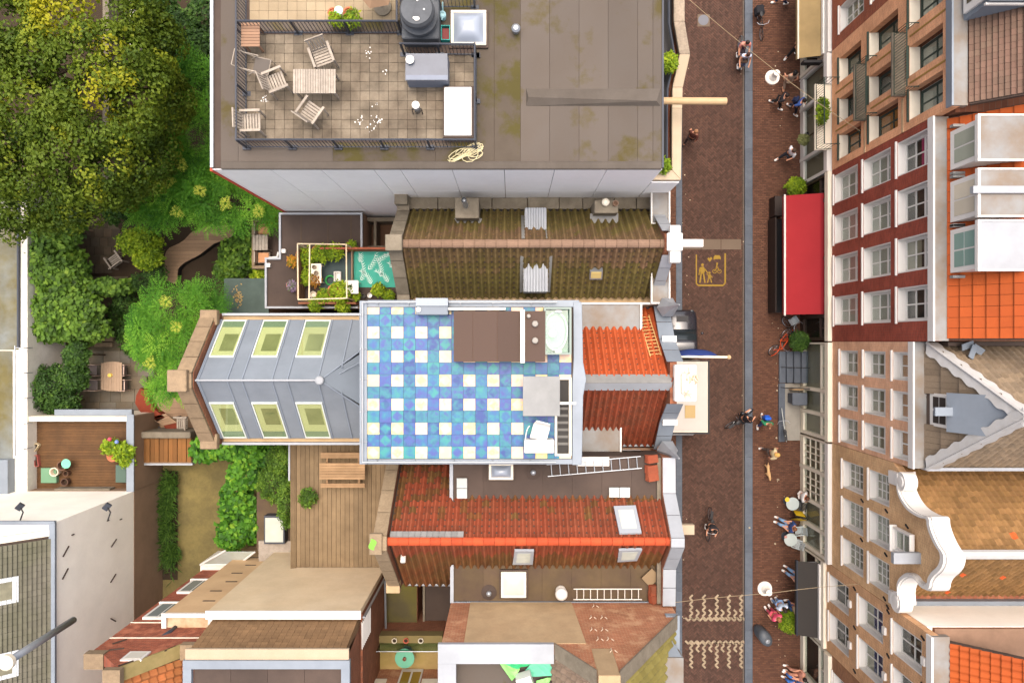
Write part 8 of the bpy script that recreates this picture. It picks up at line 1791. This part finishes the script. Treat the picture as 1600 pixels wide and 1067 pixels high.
for sx in (vx0+.2, vx1-.3): MB().box(sx, sx+.12, vy0-.07, vy0-.051, .75, 1.05).build('tail_light', redtrim, vn)
# hanging lamps on span wires
for k, (cp, dc, wa, wb, lab) in enumerate((((1214, 114), (1206, 122), (1023, -48), (1344, 205), 'upper'), ((1202, 926), (1195, 917), (1023, 945), (1344, 912), 'lower'))):
    z_ = 6.6; c = W(*cp, z_); t = thing('hanging_street_lamp', 'white dish-shaped street lamp hanging over the right pavement, %s one' % lab, 'street lamp', c, 'hanging street lamps')
    MB().lathe([(.3, -.62), (.32, -.56), (.3, -.52), (.2, -.48), (.12, -.3), (.1, -.1), (.13, -.08), (.13, 0), (.05, .02)], c, 22).build('shade', pale_render, t, smooth=False); MB().lathe([(.26, -.64), (0, -.66)], c, 20).build('diffuser', white, t)
    a, b = W(*wa, z_+.1), W(*wb, z_+.1); c2 = c+Vector((0, 0, .04)); pts = [a.lerp(c2, i/8)+Vector((0, 0, -.25*math.sin(math.pi*i/8)*.5)) for i in range(9)]+[c2.lerp(b, i/8)+Vector((0, 0, -.2*math.sin(math.pi*i/8)*.5)) for i in range(1, 9)]
    tag(MB().path(pts, .011, 5).build('span_wire', plain('span_wire%d' % k, (150, 134, 106), .7)), 'thin span wire across the street holding the %s lamp' % lab, 'wire', 'span wires')
# awnings and terrace of the red brick house
red = mat('red_awning', (196, 44, 52), (210, 56, 62), rough=.8, ns=.6, dirt=.08); ry0, ry1 = Y(491, 2.8), Y(303, 2.8)
aw = thing('red_awning', 'wide plain red awning over the terrace of the red brick house', 'awning', (14.2, 4, 2.6)); MB().slab([(13.35, ry0, 2.35), (14.98, ry0, 3.0), (14.98, ry1, 3.0), (13.35, ry1, 2.35)], .02).build('canvas', red, aw); MB().path([(13.33, ry0-.05, 2.36), (13.33, ry1+.05, 2.36)], .05).build('front_bar', white, aw); MB().box(13.3, 13.36, ry0, ry1, 2.12, 2.3).build('valance', red, aw)
for y in (ry0+.1, ry1-.1): MB().path([(13.4, y, 2.33), (14.95, y, 2.3)], .03).build('arm', black, aw)
dk = plain('black_brown_wood', (46, 36, 32), .6); sc_ = thing('terrace_screen', 'low black terrace screen with benches in front of the red awning', 'screen', (13.1, 4, zp_))
MB().box(13.28, 13.34, Y(489), Y(345), .1, 1.2).build('panel', dk, sc_); MB().box(13.45, 13.85, Y(489), Y(345), .1, .55).build('bench', black, sc_); MB().box(13.35, 13.8, Y(342), Y(312), .1, .95).build('end_planter', dk, sc_)
for k in range(14): MB().box(13.36, 13.4, Y(486)+k*.33, Y(486)+k*.33+.26, .5, 1.1).build('slat_panel', dk, sc_)
for (nm, lab, cat, y0_, y1_, x0, z0, z1, m_) in (('beige_awning', 'beige awning over the shop at the top of the street', 'awning', Y(89, 2.9), 18.5, 13.85, 2.7, 3.1, mat('beige_canvas', (156, 134, 92), (140, 120, 84), rough=.9, ns=.7)), ('black_awning', 'black awning above seated people near the bottom of the street', 'awning', Y(997, 2.7), Y(880, 2.7), 13.95, 2.3, 2.7, mat('black_canvas', (62, 58, 54), (50, 48, 46), rough=.9, ns=1, dirt=.2))):
    t = thing(nm, lab, cat, (14.4, (y0_+y1_)/2, 2.5)); MB().slab([(x0, y0_, z0), (14.98, y0_, z1), (14.98, y1_, z1), (x0, y1_, z0)], .02).build('canvas', m_, t); MB().path([(x0, y0_-.03, z0), (x0, y1_+.03, z0)], .04).build('front_bar', cream if nm[0] == 'b' and m_.name[0] == 'b' and nm[1] == 'e' else darkmetal, t); MB().box(14.78, 14.97, y0_, y1_, z1+.02, z1+.2).build('cassette', white, t)
    for y in (y0_+.08, y1_-.08): MB().path([(x0+.03, y, z0-.03), (14.95, y, z0-.1)], .025).build('arm', steel, t)
    MB().box(x0-.02, x0+.02, y0_, y1_, z0-.25, z0-.05).build('valance', m_, t)
sg = thing('projecting_sign', 'black projecting sign below the beige awning', 'sign', (14.6, Y(95, 3), 3)); MB().box(14.0, 14.9, Y(98, 3), Y(94, 3), 2.6, 3.0).build('board', black, sg); MB().path([(14.9, Y(96, 3), 3.1), (15, Y(96, 3), 3.1)], .03).build('bracket', steel, sg)
# shrubs in the street
for px, py, r, zt_, m_, lab, nm in ((1254, 533, 15, 1.6, leaf_dark, 'clipped topiary ball at the corner of the red brick house', 'topiary_ball'), (1248, 290, 15, 1.5, leaf_lime, 'bright bushy plant at the top end of the red awning', 'terrace_bush'), (1239, 976, 17, 1.6, leaf_lime, 'lime-green bush at the lower end of the black awning', 'awning_bush'), (1258, 217, 8, 2.0, leafmat('grey_green_leaf', [(90, 100, 60), (130, 134, 84), (160, 160, 110)]), 'small grey-green standard tree beside the white shopfront', 'standard_tree')):
    t = thing(nm, lab, 'potted plant', W(px, py, zp_)); mound('', '', '', [(px, py, zt_, r, r)], 2200 if r > 10 else 600, .12, .07, m_, parent=t, center=W(px, py, zp_)); c = W(px, py, zp_); MB().tube(c, c+Vector((0, 0, zt_-.5)), .03).build('stem', bark, t); MB().lathe([(.18, 0), (.24, .4), (.2, .4)], c, 14).build('pot', darkmetal, t)
mound('balcony_plant', 'yellow-green plants along the rail of the lowest balcony of the salmon brick house', 'plant', [(1292, 168, 4.6, 7, 22)], 700, .16, .07, leaf_lime, stem=False, center=W(1292, 168, 3.7))
# cafe tables and chairs
for px, py, lab in ((1230, 782, 'upper'), (1227, 837, 'lower')):
    t = thing('bistro_table', '%s of two round grey cafe tables on the right pavement' % lab, 'table', W(px, py, zp_), 'round cafe tables'); c = W(px, py, zp_); MB().lathe([(.3, .72), (.33, .73), (.33, .75), (0, .75)], c, 26).build('table_top', plain('grey_table_%s' % lab, (176, 186, 182), .4), t); MB().tube(c, c+Vector((0, 0, .72)), .03).build('pedestal', darkmetal, t); MB().lathe([(.22, 0), (.22, .03), (.03, .05)], c, 16).build('base', darkmetal, t)
tag(MB().lathe([(.11, 0), (.12, .015), (0, .01)], W(1230, 780, .86), 16).build('yellow_plate', plain('yellow_plate', (226, 190, 60), .5)), 'small yellow plate on the upper cafe table', 'plate'); tag(MB().lathe([(.06, 0), (.07, .08), (.05, .08), (.04, .02)], W(1227, 838, .86), 14).build('red_cup', plain('rose_cup', (196, 150, 140), .5)), 'small rosy cup on the lower cafe table', 'cup')
for px, py, rz, c_, lab in ((1243, 787, 80, (60, 64, 64), 'dark slatted cafe chair at the upper table'), (1244, 826, 95, (176, 186, 186), 'pale grey slatted cafe chair under the yellow board'), (1240, 846, 70, (182, 190, 190), 'pale grey slatted cafe chair at the lower table')): armchair(lab, px, py, zp_, R(rz), cl(c_, .5), 'cafe chairs', .75)
ab = thing('yellow_menu_board', 'black and yellow folding board between the cafe tables', 'board', W(1243, 803, zp_)); c = W(1243, 803, zp_)
for s_ in (-1, 1): MB().obox(c+Vector((0, s_*.16, .42)), .6, .03, .85, rx=s_*.3, rz=-.2).build('panel', black, ab); MB().obox(c+Vector((0, s_*.182, .42)), .5, .012, .72, rx=s_*.3, rz=-.2).build('poster', plain('yellow_poster%d' % s_, (222, 186, 40), .6), ab)
def bin_(label, px, py, rz, col, nm='wheelie_bin', lidc=None):
    t = thing(nm, label, 'bin', W(px, py, zp_), 'bins', R(rz)); MB().add([(-.24, -.28, .05), (.24, -.28, .05), (.24, .28, .05), (-.24, .28, .05), (-.3, -.36, .95), (.3, -.36, .95), (.3, .36, .95), (-.3, .36, .95)], [(0, 3, 2, 1), (4, 5, 6, 7), (0, 1, 5, 4), (1, 2, 6, 5), (2, 3, 7, 6), (3, 0, 4, 7)]).build('body', cl(col, .5), bevel=.03, **local(t)); MB().box(-.32, .32, -.38, .38, .951, 1.02).build('lid', cl(lidc or col, .5), bevel=.03, **local(t))
    for sx in (-.2, .2): MB().lathe([(.08, -.03), (.08, .03)], (sx, -.34, .09), 12, Matrix.Rotation(R(90), 3, 'Y')).build('wheel', black, **local(t))
    MB().path([(-.2, -.4, .93), (.2, -.4, .93)], .02).build('handle', black, **local(t)); return t
bin_('grey wheelie bin on the bluestone stoop', 1238, 621, 90, (84, 90, 98))
tb_ = thing('litter_bin', 'rounded dark grey litter bin at the kerb below the group of people', 'bin', W(1186, 985, zp_), 'bins', R(30)); MB().lathe([(.26, 0), (.3, .2), (.31, .9), (.28, 1.05), (.16, 1.12), (0, 1.13)], (0, 0, 0), 20, Matrix.Diagonal((1, 1.45, 1))).build('body', cl((78, 84, 90), .4), smooth=True, **local(tb_)); MB().lathe([(.0, 0), (.13, .01), (.1, .06), (0, .07)], (0, -.1, 1.12), 12).build('ash_lid', steel, **local(tb_))
# bluestone stoop with rails
so = thing('bluestone_stoop', 'bluestone stoop with iron rails in front of the rose brick house', 'stoop', W(1236, 615, zp_)); x0 = X(1217, .2)
for k in range(4): MB().box(x0+.02+k*.33, x0+.34+k*.33, Y(598, .3), Y(549, .3), .1, .22+k*.14).build('step', kerbm, so)
MB().box(x0, x0+.32, Y(690, .2), Y(599, .2), .1, .2).build('kerb_slab', kerbm, so); MB().box(x0+.33, XR-.06, Y(688, .2), Y(599, .2), .1, .19).build('landing', mat('pale_landing', (150, 146, 136), (134, 130, 120), rough=.9, ns=1.5), so)
for y in (Y(574, .8), Y(606, .8)): MB().path([(x0+.1, y, .9), (XR-.1, y, 1.5)], .025).path([(x0+.12, y, .1), (x0+.12, y, .9)], .02).path([(XR-.7, y, .6), (XR-.7, y, 1.27)], .02).build('iron_rail', black, so)
tag(MB().box(x0+.5, XR-.1, Y(609, .5), Y(606.5, .5), .2, .75).build('plank_board', wood_pale), 'pale plank board standing on the stoop above the grey bin', 'board')
lit = MB()
for k in range(70): p = W(random.choice((1215, 1214, 1216, 1068, 1070, 1160))+random.gauss(0, 4), random.uniform(60, 1040), .0); zz = .105 if p.x > 12.5 else .012; lit.obox((p.x, p.y, zz), random.uniform(.02, .06), random.uniform(.02, .05), .01, rz=random.uniform(0, 3))
for px, py in ((1213, 684), (1214, 610), (1216, 749), (1171, 824), (1211, 849), (1215, 749)): lit.lathe([(.05, 0), (.04, .05), (0, .05)], W(px, py, .1), 8)
tag(lit.build('street_litter', plain('pale_litter', (190, 176, 150), .9, var=.2)), 'scattered pale litter along the kerbs', 'litter', kind='stuff')
